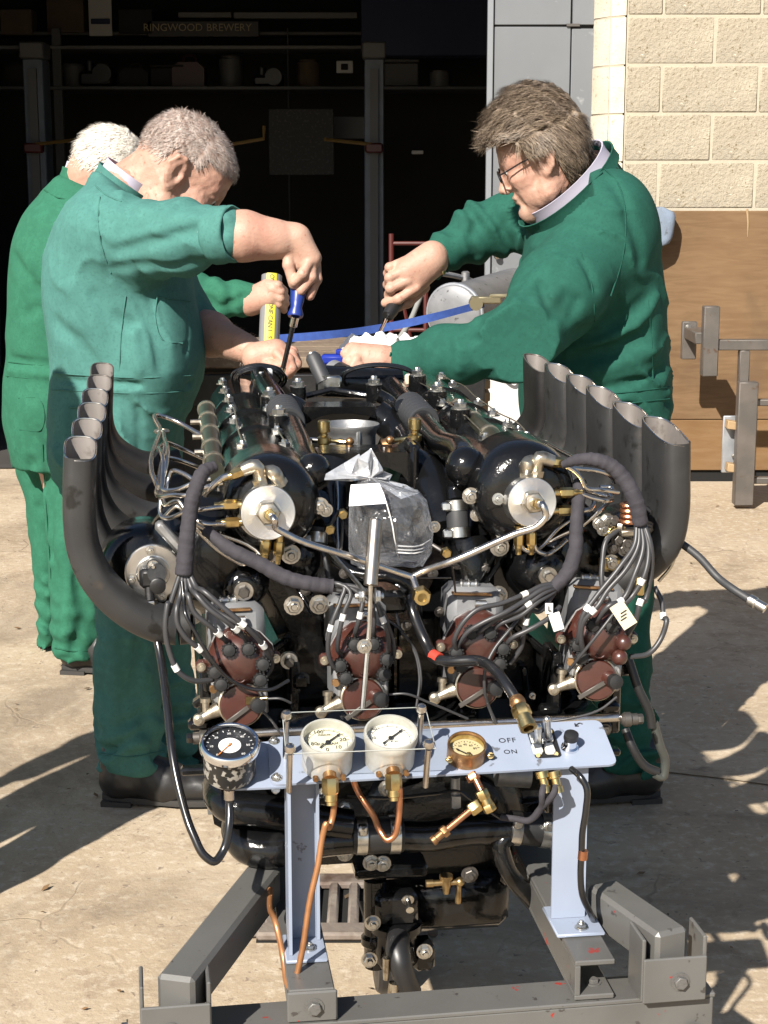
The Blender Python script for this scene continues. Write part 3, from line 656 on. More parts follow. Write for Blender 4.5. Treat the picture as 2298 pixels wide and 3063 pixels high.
spipe(S3((700,960,-.05),(780,955,-.05),(840,940,-.04),(855,890,-.03),(800,860,-.02)), .0047)
spipe(S3((700,845,-.05),(760,850,-.05),(850,880,-.05),(930,895,-.05),(960,880,-.03),(950,860,-.02)))
spipe(S3((660,680,-.05),(720,705,-.05),(770,750,-.05),(810,820,-.05),(900,830,-.05),(1000,845,-.04)))
spipe(S3((665,690,-.05),(760,705,-.04),(860,715,-.03),(950,745,-.02),(975,785,.0)))
spipe(S3((700,740,.0),(780,820,.0),(860,850,.0),(930,870,.0)))
spipe(S3((890,815,.02),(950,815,.02),(940,900,-.01),(880,960,-.03),(800,1030,-.03),(600,1130,-.02),(530,1170,-.02)))
spipe(S3((410,1130,-.05),(425,1175,-.05),(460,1200,-.05),(520,1185,-.04),(640,1060,-.03),(760,980,-.02)))
spipe(S3((490,1140,-.05),(515,1195,-.05),(570,1215,-.05),(620,1190,-.04),(690,1130,-.03)))
spipe(S3((150,405,.6),(260,430,.52),(400,480,.35),(560,550,.2),(750,648,.05)), .0052)
bolts([E(*T3(402,480),.34)], UP, .006); bolts([E(*T3(385,530),.3)], FR, .007)
# ---- air feed pipes to the tee in the middle
PT = E(*T2(968,1352), -.10)
spipe([cL+axL*.04, cL+axL*.062+RX*.004-UP*.004, E(*T2(150,1055),-.13), E(*T2(205,1090),-.13), E(*T2(600,1230),-.12), E(*T2(930,1340),-.10), PT], .0066, 'air_feed_pipe')
spipe([cR+axR*.04, cR+axR*.064, E(*T3(565,985),-.14), E(*T3(530,1035),-.14), E(*T3(380,1095),-.13), E(*T2(1200,1260),-.12), E(*T2(1030,1320),-.1), PT], .0066, 'air_feed_pipe')
spipe([PT, E(*T2(985,1400),-.11), E(*T2(1010,1450),-.12)], .0075, 'tee_stub')
q = E(*T2(1018,1455),-.12); dq = (E(*T2(1030,1485),-.15)-q).normalized()
eb(MB().hexn(q, dq, .0125, .018).lathe(q+dq*.018, dq, [(.010,0),(.010,.004),(.006,.0042),(.006,.0)], 14), 'brass_cap', M_['brass'])
union(E(*T2(1165,1255),-.115), RX, .0075, M_['zinc']) if False else None
# ---- water outlet pipes along the vee, with ribbed rubber joints
wl = [E(*T2(395,760),.02), E(*T2(360,715),.05), E(*T2(290,560),.22), E(*T2(210,390),.42), E(*T2(110,230),.68), E(*T2(60,150),.85)]
wr = [E(*T2(1240,770),.03), E(*T2(1265,700),.05), E(*T2(1130,540),.25), E(*T2(1000,390),.47), E(*T2(880,250),.72), E(*T2(800,165),.92)]
eb(MB().tube(wl, .0185, 20, 5), 'water_pipe', M_['enamel']); eb(MB().tube(wr, .0185, 20, 5), 'water_pipe', M_['enamel'])
eb(MB().sph(E(*T2(375,715),.03), .024, 20, 12), 'pipe_end', M_['enamel']); eb(MB().sph(E(*T2(1285,690),.03), .028, 20, 12), 'pipe_end', M_['enamel'])
for (a, b_) in ((E(*T2(190,350),.47), E(*T2(225,425),.38)), (E(*T2(1040,430),.42), E(*T2(960,345),.52))):
    d = (b_-a); L = d.length; d.normalize(); pr = []
    for i in range(7):
        h = L*i/6; pr += [(.0245,h),(.0265,h+L*.05),(.0265,h+L*.10),(.0245,h+L*.13)]
    eb(MB().lathe(a, d, pr, 24), 'rubber_joint', M_['hose'])
# ---- inlet manifold, carburettor, brass cocks
fx_ = [(430,612),(940,606),(952,625),(955,800),(905,735),(820,697),(740,685),(640,692),(560,722),(495,790),(432,805)]
eb(MB().prism([E(*T2(x,y),.165) for x, y in fx_], AX*.075), 'inlet_manifold', M_['enamel'], ang=32)
rx_ = [(318,335),(742,332),(750,405),(700,388),(600,374),(480,377),(400,398),(345,428),(318,422)]
eb(MB().prism([E(*T2(x,y),.50) for x, y in rx_], AX*.065), 'inlet_manifold', M_['enamel'], ang=32)
eb(MB().tube([E(*T2(955,690),.20), E(*T2(1030,740),.19), E(*T2(1105,850),.15), E(*T2(1150,980),.12), E(*T2(1172,1090),.09)], [.031,.032,.031,.029,.026], 24, 5), 'manifold_elbow', M_['enamel'])
eb(MB().tube([E(*T2(745,370),.53), E(*T2(830,440),.52), E(*T2(900,540),.48), E(*T2(940,640),.44)], [.025,.026,.026,.024], 24, 5), 'manifold_elbow', M_['enamel'])
mf = MB().tube([E(*T2(480,980),.12), E(*T2(470,820),.14), E(*T2(520,700),.16)], [.03,.033,.03], 20, 5); eb(mf, 'manifold_leg', M_['enamel']); mf = MB().tube([E(*T2(950,610),.21), E(*T2(960,560),.3), E(*T2(930,500),.4)], .02, 16, 4)
eb(mf, 'manifold_leg', M_['enamel'])
eb(MB().box(E(*T2(960,690),.185), (.012,.075,.075), (RX,AX,UP), bev=.004), 'manifold_flange', M_['enamel']); eb(MB().box(E(*T2(480,620),.2),(.05,.06,.014),(RX,AX,UP),bev=.004), 'manifold_flange', M_['enamel'])
bolts([E(*T2(500,640),.19), E(*T2(590,612),.2), E(*T2(800,610),.2), E(*T2(900,622),.2)], UP, .006, bolt_dark)
cb = E(*T2(595,440), .34); r = 180*K*1.12
carb = eb(MB().lathe(cb-UP*.075, UP, [(r*.86,0),(r*.86,.058),(r*.9,.066),(r*.99,.073),(r*.99,.0765),(r*.93,.0765),(r*.84,.068),(r*.8,.01),(r*.5,.002),(r*.05,.0)], 48, cap=False), 'carburettor_bell', M_['alucast'])
eb(MB().box(cb-UP*.036+FR*r*.872+RX*.008, (.006,.006,.07), (RX,AX,UP), bev=.001), 'bell_seam', M_['alu'], carb)
eb(MB().cyl(cb-UP*.12, cb-UP*.07, r*.9, None, 30).box(cb-UP*.12,(.16,.12,.03),(RX,AX,UP),bev=.01), 'carburettor_body', M_['enamel'], carb)
for (x, y, v, side) in ((440,545,.26,1),(982,530,.24,-1)):
    p = E(*T2(x, y+68), v); k = .00027*2
    mb = MB().lathe(p, UP, [(.0115,0),(.0115,.004),(.0075,.006),(.0075,.014),(.0105,.016),(.0105,.024),(.006,.027),(.006,.031),(.0095,.033),(.0095,.048),(.0078,.050)], 14)
    mb.tube([p+UP*.02, p+UP*.018+RX*side*.02, p+UP*.017+RX*side*.032+FR*.004], .0032, 8, 3)
    ck = eb(mb, 'brass_cock', M_['brass'])
    eb(MB().sph(p+UP*.018+RX*side*.038+FR*.004, .0065, 12, 8), 'handle_ball', M_['bronze'], ck)
    eb(MB().lathe(p-UP*.03, UP, [(.014,0),(.012,.03)], 12), 'cock_base', M_['alucast'], ck)
spipe(et(T2, ((330,530,.27),(410,535,.26))), .006, 'plain_union', M_['steel']); spipe(et(T2, ((860,570,.26),(915,545,.25),(975,530,.24))), .0045, 'brass_pipe', M_['brass'])
eb(MB().cyl(E(*T2(790,575),.27), E(*T2(840,560),.27), .012, None, 12), 'brass_plug', M_['bronze'])
# tall black studs behind with shiny nuts, and the bent lever
for (x, y, v) in ((285,270,.62),(738,255,.62)):
    p = E(*T2(x, y+50), v); eb(MB().cyl(p, p+UP*.03, .0135, None, 16), 'stud_post', M_['enamel']); inst(bolt_me,'bolt',ENG,p+UP*.03,UP,.0105)
eb(MB().tube(et(T2, ((330,270,.66),(480,232,.66),(520,240,.66),(700,268,.64))), .0055, 8, 1), 'throttle_shaft', M_['enamel'])
hl = et(T2, ((365,20,.70),(440,185,.68)))
eb(MB().lathe(hl[0], hl[1]-hl[0], [(.010,0),(.0135,.006),(.0135,(hl[1]-hl[0]).length)], 16), 'rubber_grip', M_['hose'])
eb(MB().cyl(hl[0]-(hl[1]-hl[0]).normalized()*.002, hl[0]+(hl[1]-hl[0]).normalized()*.004, .0085, None, 12).cyl(hl[1]-UP*.02, hl[1]+UP*.012, .012, None, 6).box(hl[1]+RX*.012, (.035,.02,.022), (RX,AX,UP), bev=.003), 'lever_clamp', M_['zinc'])
eb(MB().tube(et(T2, ((760,265,.6),(800,285,.6),(870,340,.56),(905,330,.5))), .012, 12, 4), 'coolant_elbow', M_['enamel']); eb(MB().tube(et(T2, ((230,290,.6),(300,330,.58),(330,400,.55))), .012, 12, 4), 'coolant_elbow', M_['enamel'])
eb(MB().tube(et(T2, ((400,180,.85),(600,190,.85),(900,200,.85))), .03, 16, 3), 'rear_cross_pipe', M_['enamel'])
# rubber hose joints with clips low in the vee
def clipjoint(p0, p1, r, par=ENG, clips=(.12,.85), m='hose', screw=-1, sv=None):
    d = (p1-p0); L = d.length; d.normalize()
    o = eb(MB().lathe(p0, d, [(r*.96,0),(r,.003),(r,L-.003),(r*.96,L)], 24), 'hose_joint', M_[m], par)
    sd = sv or (RX*screw + FR*.5).normalized()
    for t in clips:
        c = p0+d*(L*t)
        eb(MB().lathe(c-d*.007, d, [(r*1.06,0),(r*1.06,.014)], 28, cap=False).lathe(c-d*.007, d, [(r*1.03,0),(r*1.06,0)], 28, cap=False).box(c+sd*(r*1.16), (.014,.014,.012), frame(d), bev=.002), 'hose_clip', M_['zinc'], o)
        t2 = d.cross(sd).normalized(); q = c+sd*(r*1.22)
        inst(bolt_me, 'clip_screw', o, q, sd, .0052)
    return o
clipjoint(E(*T2(1245,1110),.03), E(*T2(1232,890),.04), .0155)
eb(MB().tube(et(T2, ((1232,900,.04),(1225,830,.05),(1265,720,.05))), [.014,.013,.016], 16, 4), 'water_riser', M_['enamel'])
clipjoint(E(*T2(390,1180),.03), E(*T2(400,1060),.04), .0145, clips=(.5,))
# ---- black castings low in the vee
v_ = MB()
v_.lathe(E(*T2(1290,1120),.06), (E(*T2(1330,1420),.04)-E(*T2(1290,1120),.06)), [(.034,0),(.036,.03),(.030,.07),(.018,.1),(.01,.12)], 20)
eb(MB().sph(E(*T2(290,1240),.05), .030, 18, 12, (1,1,1.15)), 'vee_casting', M_['enamel'])
eb(MB().tube(et(T2, ((500,1250,.02),(620,1330,.0),(900,1370,-.02),(960,1420,-.02),(1000,1650,-.02))), .008, 10, 3), 'oil_pipe', M_['enamel'])
eb(v_, 'vee_casting', M_['enamel'])
for a, c in (((1490,1200),(1340,1430)),((205,1250),(380,1560))):
    p, q = E(*T2(*a),.04), E(*T2(*c),.0); d = (q-p).normalized()
    rb2 = MB()
    for o_ in (-.010,.004): rb2.box((p+q)/2+d.cross(FR)*o_, ((q-p).length,.012,.006), (d, FR, d.cross(FR)), bev=.002)
    eb(rb2, 'slanted_rib', M_['enamel'])
bolts([E(*T2(1488,1170),.0), E(*T2(240,1215),-.0), E(*T2(1478,1460),-.03), E(*T2(258,1520),-.03), E(*T2(410,1515),-.02)], FR, .010)
inst(bolt_me,'bolt',ENG,E(*T2(1100,1050),.03),FR,.006)
# the big nuts on black bosses
def bignut(t, x, y, v, r, boss=0, dark=False):
    p = E(*t(x, y), v)
    if boss: eb(MB().lathe(p-FR*.05, FR, [(boss*1.25,0),(boss,.03),(boss*.8,.046),(r*1.1,.05)], 28), 'boss', M_['enamel'], ang=60)
    eb(MB().lathe(p, FR, [(r,0),(r,.004),(r*.94,.006),(r*.62,.006)], 26).hexn(p+FR*.005, FR, r*.55, .010), 'large_nut', M_['zinc'])
    if dark: eb(MB().hexn(p+FR*.005, FR, r*.60, .011).cyl(p+FR*.015, p+FR*.019, r*.4, None, 12), 'dark_nut', M_['screw'])
bignut(T1, 1158, 1432, -.03, 60*K, .030, True); bignut(T1, 1462, 1522, -.02, 46*K); bignut(T3, 575, 1342, -.03, 60*K, .034); bignut(T3, 278, 1460, -.03, 46*K)
bignut(T4, 728, 447, -.02, 54*K, 0, True); bignut(T5, 780, 655, -.02, 22*K)
fr = MB()
eb(fr.lathe(E(*T1(940,1200),.05), FR, [(.085,0),(.08,.03),(.05,.06),(.03,.07)], 32), 'gear_case_cover', M_['enamel'], ang=60); eb(MB().lathe(E(*T3(640,1230),.05), FR, [(.08,0),(.075,.03),(.045,.055)], 32), 'gear_case_cover', M_['enamel'], ang=60)
# ---- left drum with silver plate, square drive and cable
dc = E(*T1(560,1315), .02)
drum = eb(MB().lathe(dc+AX*.07, FR, [(.055,-.03),(.0605,.0),(.0605,.035),(.059,.055),(.053,.071),(.045,.077),(.02,.079)], 44), 'generator_drum', M_['enamel'], ang=60)
pc = E(*T1(618,1325), -.018)
plate = eb(MB().lathe(pc+AX*.008, FR, [(.0375,0),(.0375,.007),(.036,.0085)]+[(.0355-.0125*i/14, .0085+(.00016 if i % 2 else 0)) for i in range(15)]+[(.022,.009),(.021,.0115),(.004,.012)], 40), 'polished_plate', M_['alu'], drum)
bolts([E(*T1(600,1195),-.02), E(*T1(490,1368),-.02), E(*T1(668,1470),-.02)], FR, .0052)
cpl = MB().box(E(*T1(585,1350),-.035), (.022,.03,.026), (RX,AX,UP), bev=.005).cyl(E(*T1(640,1330),-.02), E(*T1(640,1330),-.05), .0125, None, 20).cyl(E(*T1(618,1285),-.02), E(*T1(618,1285),-.04), .009, None, 16)
cpl.lathe(E(*T1(645,1395),-.045), FR, [(.0105,0),(.0105,.012),(.0085,.013)], 20).cyl(E(*T1(590,1390),-.04), E(*T1(600,1490),-.045), .0062, None, 14)
gb = eb(cpl, 'drive_gearbox', M_['blackmetal'])
inst(bolt_me,'bolt',ENG,E(*T1(618,1285),-.042),FR,.0055)
eb(MB().hexn(E(*T1(600,1490),-.045), -UP+RX*.08, .0085, .013).cyl(E(*T1(606,1540),-.047), E(*T1(622,1640),-.05), .0052, None, 14), 'cable_union', M_['steel'])
# strap clamp on the drum
eb(MB().box(E(*T1(520,1530),-.0), (.05,.012,.014), (Vector((.7,0,-.7)).normalized(),AX,Vector((.7,0,.7)).normalized()), bev=.003), 'strap_clamp', M_['blackmetal'])
bolts([E(*T1(470,1490),-.01), E(*T1(548,1540),-.01)], Vector((-.5,-.6,.6)), .007); bolts([E(*T1(497,1610),-.01), E(*T1(858,1585),-.0)], FR, .0085)
eb(MB().box(E(*T1(715,1110),-.02), (.014,.02,.05), (Vector((.75,0,.65)).normalized(),AX,Vector((-.65,0,.75)).normalized()), bev=.004), 'drum_clip', M_['alucast'])
# ---- right drum: dark end with copper spring union and fittings
dc = E(*T3(1120,1190), .04)
drum2 = eb(MB().lathe(dc+AX*.06, FR, [(.05,-.03),(.052,.0),(.052,.05),(.049,.062),(.040,.066),(.01,.066)], 40), 'generator_drum', M_['enamel'], ang=60)
sp = MB(); c0 = E(*T3(1062,1030), -.03)
for i in range(4): sp.torus(c0+UP*(.003+.0075*i), UP, .0095, .0036, 18, 8)
eb(sp, 'copper_spring', M_['copper']); eb(MB().box(c0-UP*.012, (.026,.022,.009), (RX,AX,UP), bev=.002), 'spring_base', M_['nickel'])
eb(MB().hexn(c0-UP*.008+RX*-.012, UP, .006, .008), 'spring_nut', M_['zinc'])
eb(MB().tube(et(T3, ((920,1170,-.02),(935,1110,-.03),(975,1070,-.03),(1040,1055,-.03))), .003, 8, 4), 'brass_arc', M_['brass'])
for (x, y) in ((885,1030),(930,1010),(910,1065),(965,1020),(1175,1060),(1185,1140),(1210,1170),(955,1265),(1000,1130),(1045,1150),(1040,1180),(965,1180)):
    inst(bolt_me if x < 960 else bolt_dark, 'bolt', ENG, E(*T3(x,y),-.025), FR, random.uniform(.006,.009))
eb(MB().box(E(*T3(1125,1405),-.03), (.012,.012,.026), (RX,AX,UP), bev=.002).box(E(*T3(950,1270),-.02),(.03,.02,.02),(RX,AX,UP),bev=.004), 'brass_terminal', M_['brass'])
eb(MB().tube(et(T3, ((1310,1090,.0),(1345,1160,.03),(1320,1280,.03),(1240,1380,.03))), .0025, 8, 5), 'edge_strap', M_['nickel'])
# ---- exhaust stacks
def stack(P, du, dv, cut, path, name, m, wall=.0022, tip=None):
    """P: list of (u,z) centre line from the port up to the mouth at engine depth v; flat oval section du (across) x dv (along)."""
    pass
def sect(c, ex, ey, a, b_, n=20, p=.62):
    out = []
    for k in range(n):
        t = 2*math.pi*k/n; cs, sn = math.cos(t), math.sin(t)
        out.append(c + ex*(a*math.copysign(abs(cs)**p, cs)) + ey*(b_*math.copysign(abs(sn)**p, sn)))
    return out
def exhaust(v, path, mouth, ex, ey, a, b_, cut, m, lab=None):
    """path: world centre line points bottom to top, mouth: last; section axes ex (across), ey (along engine); cut tilts the mouth"""
    P = crv(path, 6); rings = []; N = len(P)
    X0 = ex
    for i, p in enumerate(P):
        t = (P[min(i+1,N-1)]-P[max(i-1,0)]).normalized(); x = (X0 - t*X0.dot(t)).normalized(); y = t.cross(x)
        if y.dot(ey) < 0: y = -y
        k = min(1, i/(N-1)*2.0); aa = .026*(1-k)+a*k; bb = .026*(1-k)+b_*k; pw = 1.0*(1-k)+.62*k
        r = sect(p, x, y, aa, bb, 22, pw)
        if i == N-1: r = [q+UP*(cut[0]*((q-p).dot(x)/aa)+cut[1]*((q-p).dot(y)/bb)) for q in r]; xl, yl, pl, aal, bbl = x, y, p, aa, bb
        rings.append(r)
    def inner(s_, dz):
        r = sect(pl - UP*dz, xl, yl, aal-s_, bbl-s_, 22); return [q+UP*(cut[0]*((q-pl).dot(xl)/aal)+cut[1]*((q-pl).dot(yl)/bbl)) for q in r]
    mb = MB(); mb.loft(rings + [inner(.0012,-.0003)], cap=False)
    o = eb(mb, 'exhaust_pipe', m, ENG, 50, label=lab)
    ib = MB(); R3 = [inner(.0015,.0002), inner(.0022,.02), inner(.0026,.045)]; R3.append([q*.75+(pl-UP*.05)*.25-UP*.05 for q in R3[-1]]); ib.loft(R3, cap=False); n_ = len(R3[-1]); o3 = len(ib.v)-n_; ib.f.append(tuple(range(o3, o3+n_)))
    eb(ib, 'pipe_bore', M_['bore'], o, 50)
    eb(MB().tube([r[5] for r in rings[2:]], .0013, 6, 1), 'weld_seam', m, o)
    eb(MB().tube(inner(.0011,-.0004), .0013, 6, 1, True), 'rim', M_['steel'] if m is not M_['exhaust_black'] else M_['rawsteel'], o)
    return o
# left bank: mouths read from the photograph, spaced along the engine
Lm = [((181,585),0),((221,470),1),((250,370),2),((268,282),3),((295,195),4),((312,120),5)]
ref = [E(*T1(x, y), -.06) for x, y in ((860,1655),(690,1655),(530,1595),(375,1480),(262,1340),(196,1170),(176,1000),(176,800))]
m0 = E(*T1(*Lm[0][0]), -.06)
for (px_, k) in Lm:
    v = -.06+.178*k
    m_ = E(*T1(*px_), v); off = (m_-m0)
    lift = k*.014
    pth = [p + off + UP*(lift*(1-i/7.0)) + AX*(.02*(1-i/7.0)) for i, p in enumerate(ref)]
    exhaust(v, pth+[m_], m_, RX, AX, .0208, .033, (.0,.011), M_['exhaust'] if k < 4 else M_['exhaust_black'])
Rm = [((1283,480),0),((1095,385),1),((925,282),2),((797,208),3),((660,135),4),((525,75),5)]
refR = [E(*T3(x, y), .0) for x, y in ((800,1370),(960,1350),(1085,1295),(1190,1195),(1258,1065),(1283,920),(1283,700))]
mR0 = E(*T3(*Rm[0][0]), .0)
for (px_, k) in Rm:
    v = .0+.172*k
    m_ = E(*T3(*px_), v); off = m_-mR0; lift = k*.012
    pth = [p + off + UP*(lift*(1-i/6.0)) + AX*(.02*(1-i/6.0)) for i, p in enumerate(refR)]
    exhaust(v, pth+[m_], m_, RX, AX, .0235, .064, (-.004,.011), M_['exhaust'] if k < 5 else M_['exhaust_black'])
# ---- lock wire, small pipes and unions that fill the vee
for s, (t, x, y) in ((-1,(T1,1310,890)),(1,(T3,430,835))):
    c0 = E(*t(x,y),.03)
    for sx in (-1,1):
        pts = [c0 + AX*(.10+.11*i) + RX*(.031*sx+random.uniform(-.004,.004)) + UP*(.062+random.uniform(-.003,.003)) for i in range(8)]
        eb(MB().tube(pts, .0011, 5, 3), 'lock_wire', M_['nickel'])
for pts, r, m in ((((515,760,.10),(520,900,.08),(515,1050,.06),(525,1200,.04)),.0028,'steel'),(((545,960,.06),(548,1080,.04),(540,1180,.03),(525,1260,.02)),.0024,'screw'),(((470,1060,.03),(500,1000,.04),(530,960,.05)),.003,'screw'),(((430,1200,.0),(450,1270,-.01),(465,1370,-.03)),.0035,'rubber'),(((1090,1160,.02),(1150,1200,.01),(1180,1230,.0)),.003,'screw'),
                 (((640,1290,.0),(760,1330,-.01),(880,1400,-.02),(930,1440,-.03)),.0032,'enamel'),(((1000,1560,-.02),(1010,1640,-.03),(1040,1700,-.04)),.0028,'screw'),(((850,1440,-.01),(870,1560,-.02),(900,1700,-.03)),.0022,'cable'),(((250,700,.20),(300,760,.15),(330,830,.10),(345,900,.06)),.0032,'enamel'),(((1330,520,.3),(1390,640,.22),(1400,700,.16)),.003,'steel')):
    eb(MB().tube(et(T2, pts), r, 8, 5), 'small_pipe', M_[m])
for x, y, v in ((548,970,.05),(470,1060,.02),(1165,1200,.0)): eb(MB().hexn(E(*T2(x,y),v), FR, .0075, .012).cyl(E(*T2(x,y),v), E(*T2(x,y),v)+FR*.016, .0042, None, 10), 'brass_union', M_['brass'])
bolts([E(*T2(x,y),v) for x, y, v in ((560,1330,-.0),(620,1500,.02),(680,1580,.0),(860,1560,.0),(930,1640,.0),(1090,1330,.0),(1130,1560,-.0),(330,1430,.0),(1240,1560,-.0),(1400,1300,.02),(1420,1560,-.0))], FR, .0055, bolt_dark)
bolts([E(*T2(x,y),v) for x, y, v in ((140,830,.0),(300,1080,.0),(1410,910,-.0),(1350,980,.0),(340,960,.0))], FR, .0065)
bolts([E(*T2(x,y),v) for x, y, v in ((335,345,.56),(430,338,.56),(640,338,.56),(735,345,.56),(500,610,.22),(690,606,.22))], UP, .005, bolt_dark)
for x, y, v in ((700,1480,-.0),(830,1500,-.02)): eb(MB().box(E(*T2(x,y),v), (.05,.02,.03), (RX,AX,UP), bev=.006), 'oil_gallery_block', M_['enamel'])
for u in (-.06,.0,.07): eb(MB().box(EN(u,.045,.735), (.012,.03,.11), (RX,AX,UP), bev=.004), 'crankcase_rib', M_['enamel'])
# ---- magnetos (one built, then copied with all their pieces)
def magneto():
    X, Y, Z = Vector((1,0,0)), Vector((0,-1,0)), Vector((0,0,1))   # Y faces the viewer
    k = K
    def P(zx, zy, y=0): return X*((zx-440)*k) - Z*((zy-430)*k) + Y*y
    b = MB().box(P(425,300,-.075), (.078,.11,.08), bev=.012).box(P(425,560,-.055), (.074,.10,.085), bev=.006).box(P(430,650,-.02), (.074,.02,.055), bev=.004)
    root = b.build('magneto', M_['greymag'])
    def sub(mb, n, m, ang=38): return link(mb.mesh(n, m, ang), n, root)
    sub(MB().box(P(435,690,-.012), (.072,.012,.045), bev=.003), 'front_plate', M_['alucast'])
    sub(MB().box(P(395,160,-.04), (.055,.05,.004), bev=.001), 'maker_plate', M_['bronze'])
    cl = MB().cyl(P(335,118,-.05), P(445,118,-.05), .0062, None, 12); 
    for q in (345, 390, 435): cl.torus(P(q,118,-.05), X, .0062, .0018, 14, 6)
    cl.cyl(P(410,215,-.01), P(480,215,-.01), .0055, None, 12)
    sub(cl, 'top_clip', M_['zinc'])
    # distributor cap: eight sided dome
    out = [(255,395),(300,310),(375,262),(470,255),(560,300),(625,375),(640,450),(590,520),(555,585),(450,605),(345,590),(285,530),(230,450)]
    cx, cy = 440, 430; rings = []
    for sc, y in ((1.03,-.015),(1.03,.0),(.97,.006),(.86,.017),(.66,.027),(.4,.031),(.1,.032)):
        rings.append([P(cx+(x-cx)*sc, cy+(z-cy)*sc, y) for x, z in out])
    cap = sub(MB().loft(rings), 'distributor_cap', M_['bakelite'], 50)
    sub(MB().loft([[P(cx+(x-cx)*1.06, cy+(z-cy)*1.06, y) for x, z in out] for y in (-.022,-.014)]), 'cap_flange', M_['alucast'])
    tw = MB()
    T6_ = [(370,362),(482,362),(283,487),(563,457),(315,562),(545,548)]
    for x, z in T6_: tw.lathe(P(x,z,.004), Y, [(.0095,0),(.0085,.022)], 14)
    sub(tw, 'terminal_tower', M_['bakelite'])
    for x, z in T6_:
        mb = MB(); rr_ = [(.0086,0),(.0092,.003),(.0092,.012),(.0078,.015),(.002,.0165)]
        mb.lathe(P(x,z,.024), Y, rr_, 16)
        for i in range(12):
            t = 2*math.pi*i/12; mb.box(P(x,z,.031)+X*(.0092*math.cos(t))+Z*(.0092*math.sin(t)), (.0022,.012,.0022))
        sub(mb, 'terminal_boot', M_['boot'])
    e = sub(MB().torus(P(428,530,.0262), Y, .0072, .0011, 20, 5), 'emblem_ring', M_['bakelite'])
    w = MB()
    for a, c in (((413,515),(413,545)),((413,515),(424,520)),((424,520),(413,530)),((413,530),(426,537)),((426,537),(413,545)),((426,518),(446,518)),((436,518),(436,545)),((440,528),(440,547)),((452,528),(452,547)),((440,538),(452,538))):
        w.tube([P(a[0],a[1],.0264), P(c[0],c[1],.0264)], .0009, 4, 1)
    sub(w, 'emblem_letters', M_['bakelite'])
    for x, z in ((205,478),(648,452)):
        sub(MB().box(P(x+(18 if x<400 else -18),z,-.01), (.022,.012,.018), bev=.004), 'cap_lug', M_['bakelite'])
        sub(MB().lathe(P(x,z,-.004), Y, [(.0062,0),(.0062,.005),(.0045,.005),(.0045,.010),(.002,.010),(.002,.014)], 12), 'lug_screw', M_['nickel'])
    sub(MB().lathe(P(428,705,-.006), Y, [(.0305,0),(.0305,.018),(.0285,.019)], 34), 'breaker_ring', M_['nickel'])
    sub(MB().lathe(P(428,705,.012), Y, [(.0285,0),(.0285,.006),(.0265,.009),(.010,.010),(.002,.0095)], 34), 'breaker_cover', M_['bakelite'], 50)
    sub(MB().lathe(P(500,690,.02), Y+X*.2, [(.0115,0),(.0098,.006),(.0092,.014)], 16), 'cover_boss', M_['bakelite'])
    sub(MB().lathe(P(515,690,.034), Y+X*.2, [(.0098,0),(.0102,.004),(.0098,.013),(.004,.0145)], 14), 'cover_knob', M_['boot'])
    sub(MB().box(P(400,760,.025), (.045,.003,.007), (Vector((.83,0,.56)),Vector((0,1,0)),Vector((-.56,0,.83))), bev=.001), 'spring_clip', M_['screw'])
    lv = MB().tube([P(180,790,.0), P(240,760,.0), P(300,735,.0)], [.006,.008,.011], 10, 3).lathe(P(178,790,-.006), Y, [(.0078,0),(.0078,.012),(.004,.013),(.004,.018)], 14).cyl(P(222,745,-.0), P(222,668,-.0), .0052, None, 10).cyl(P(222,690,0),P(222,665,0),.0072,None,10)
    sub(lv, 'advance_lever', M_['nickel'])
    sub(MB().box(P(270,612,.0), (.010,.006,.010), bev=.002).cyl(P(270,615,-.002), P(270,615,.004), .005, None, 12), 'plate_screw', M_['bronze'])
    return root
mg0 = magneto(); mags = []
MC = [E(*T4(440,430),-.085), E(*T4(1175,398),-.075), E(*T5(470,330),-.075), E(*T5(1190,290),-.075)]
tilts = [0, 0, -.06, -.10]; rolls = [-.05, .02, .10, .16]
for i, (c, tz, ro) in enumerate(zip(MC, tilts, rolls)):
    if i == 0: o = mg0
    else:
        o = mg0.copy(); SC.collection.objects.link(o)
        for ch in mg0.children:
            c2 = ch.copy(); SC.collection.objects.link(c2); c2.parent = o
    mags.append(o)
for o, c, tz, ro in zip(mags, MC, tilts, rolls):
    o.parent = ENG; o.matrix_parent_inverse = Matrix.Translation(-ENG.location)
    o.matrix_basis = Matrix.Translation(c) @ Matrix.Rotation(YAW+tz, 4, 'Z') @ Matrix.Rotation(-.12, 4, 'X') @ Matrix.Rotation(ro*.4, 4, 'Y') @ Matrix.Scale(.97, 4)
mags[0]['label'] = 'magneto with a bare brass clip on its lower cover, far left'; mags[3]['label'] = 'magneto with two brown bare terminals and a paper tag, far right'
# two bare brown terminals on the last magneto
for ch in mags[3].children:
    if ch.name.startswith('terminal_boot') and ch.data.vertices[0].co.x > .02:
        bb = MB().sph((0,0,0), .0112, 14, 10).mesh('bare_terminal', M_['bakelite']); cc_ = sum((Vector(v.co) for v in ch.data.vertices), Vector())/len(ch.data.vertices)
        bb.transform(Matrix.Translation(cc_)); ch.data = bb; ch.name = 'bare_terminal'
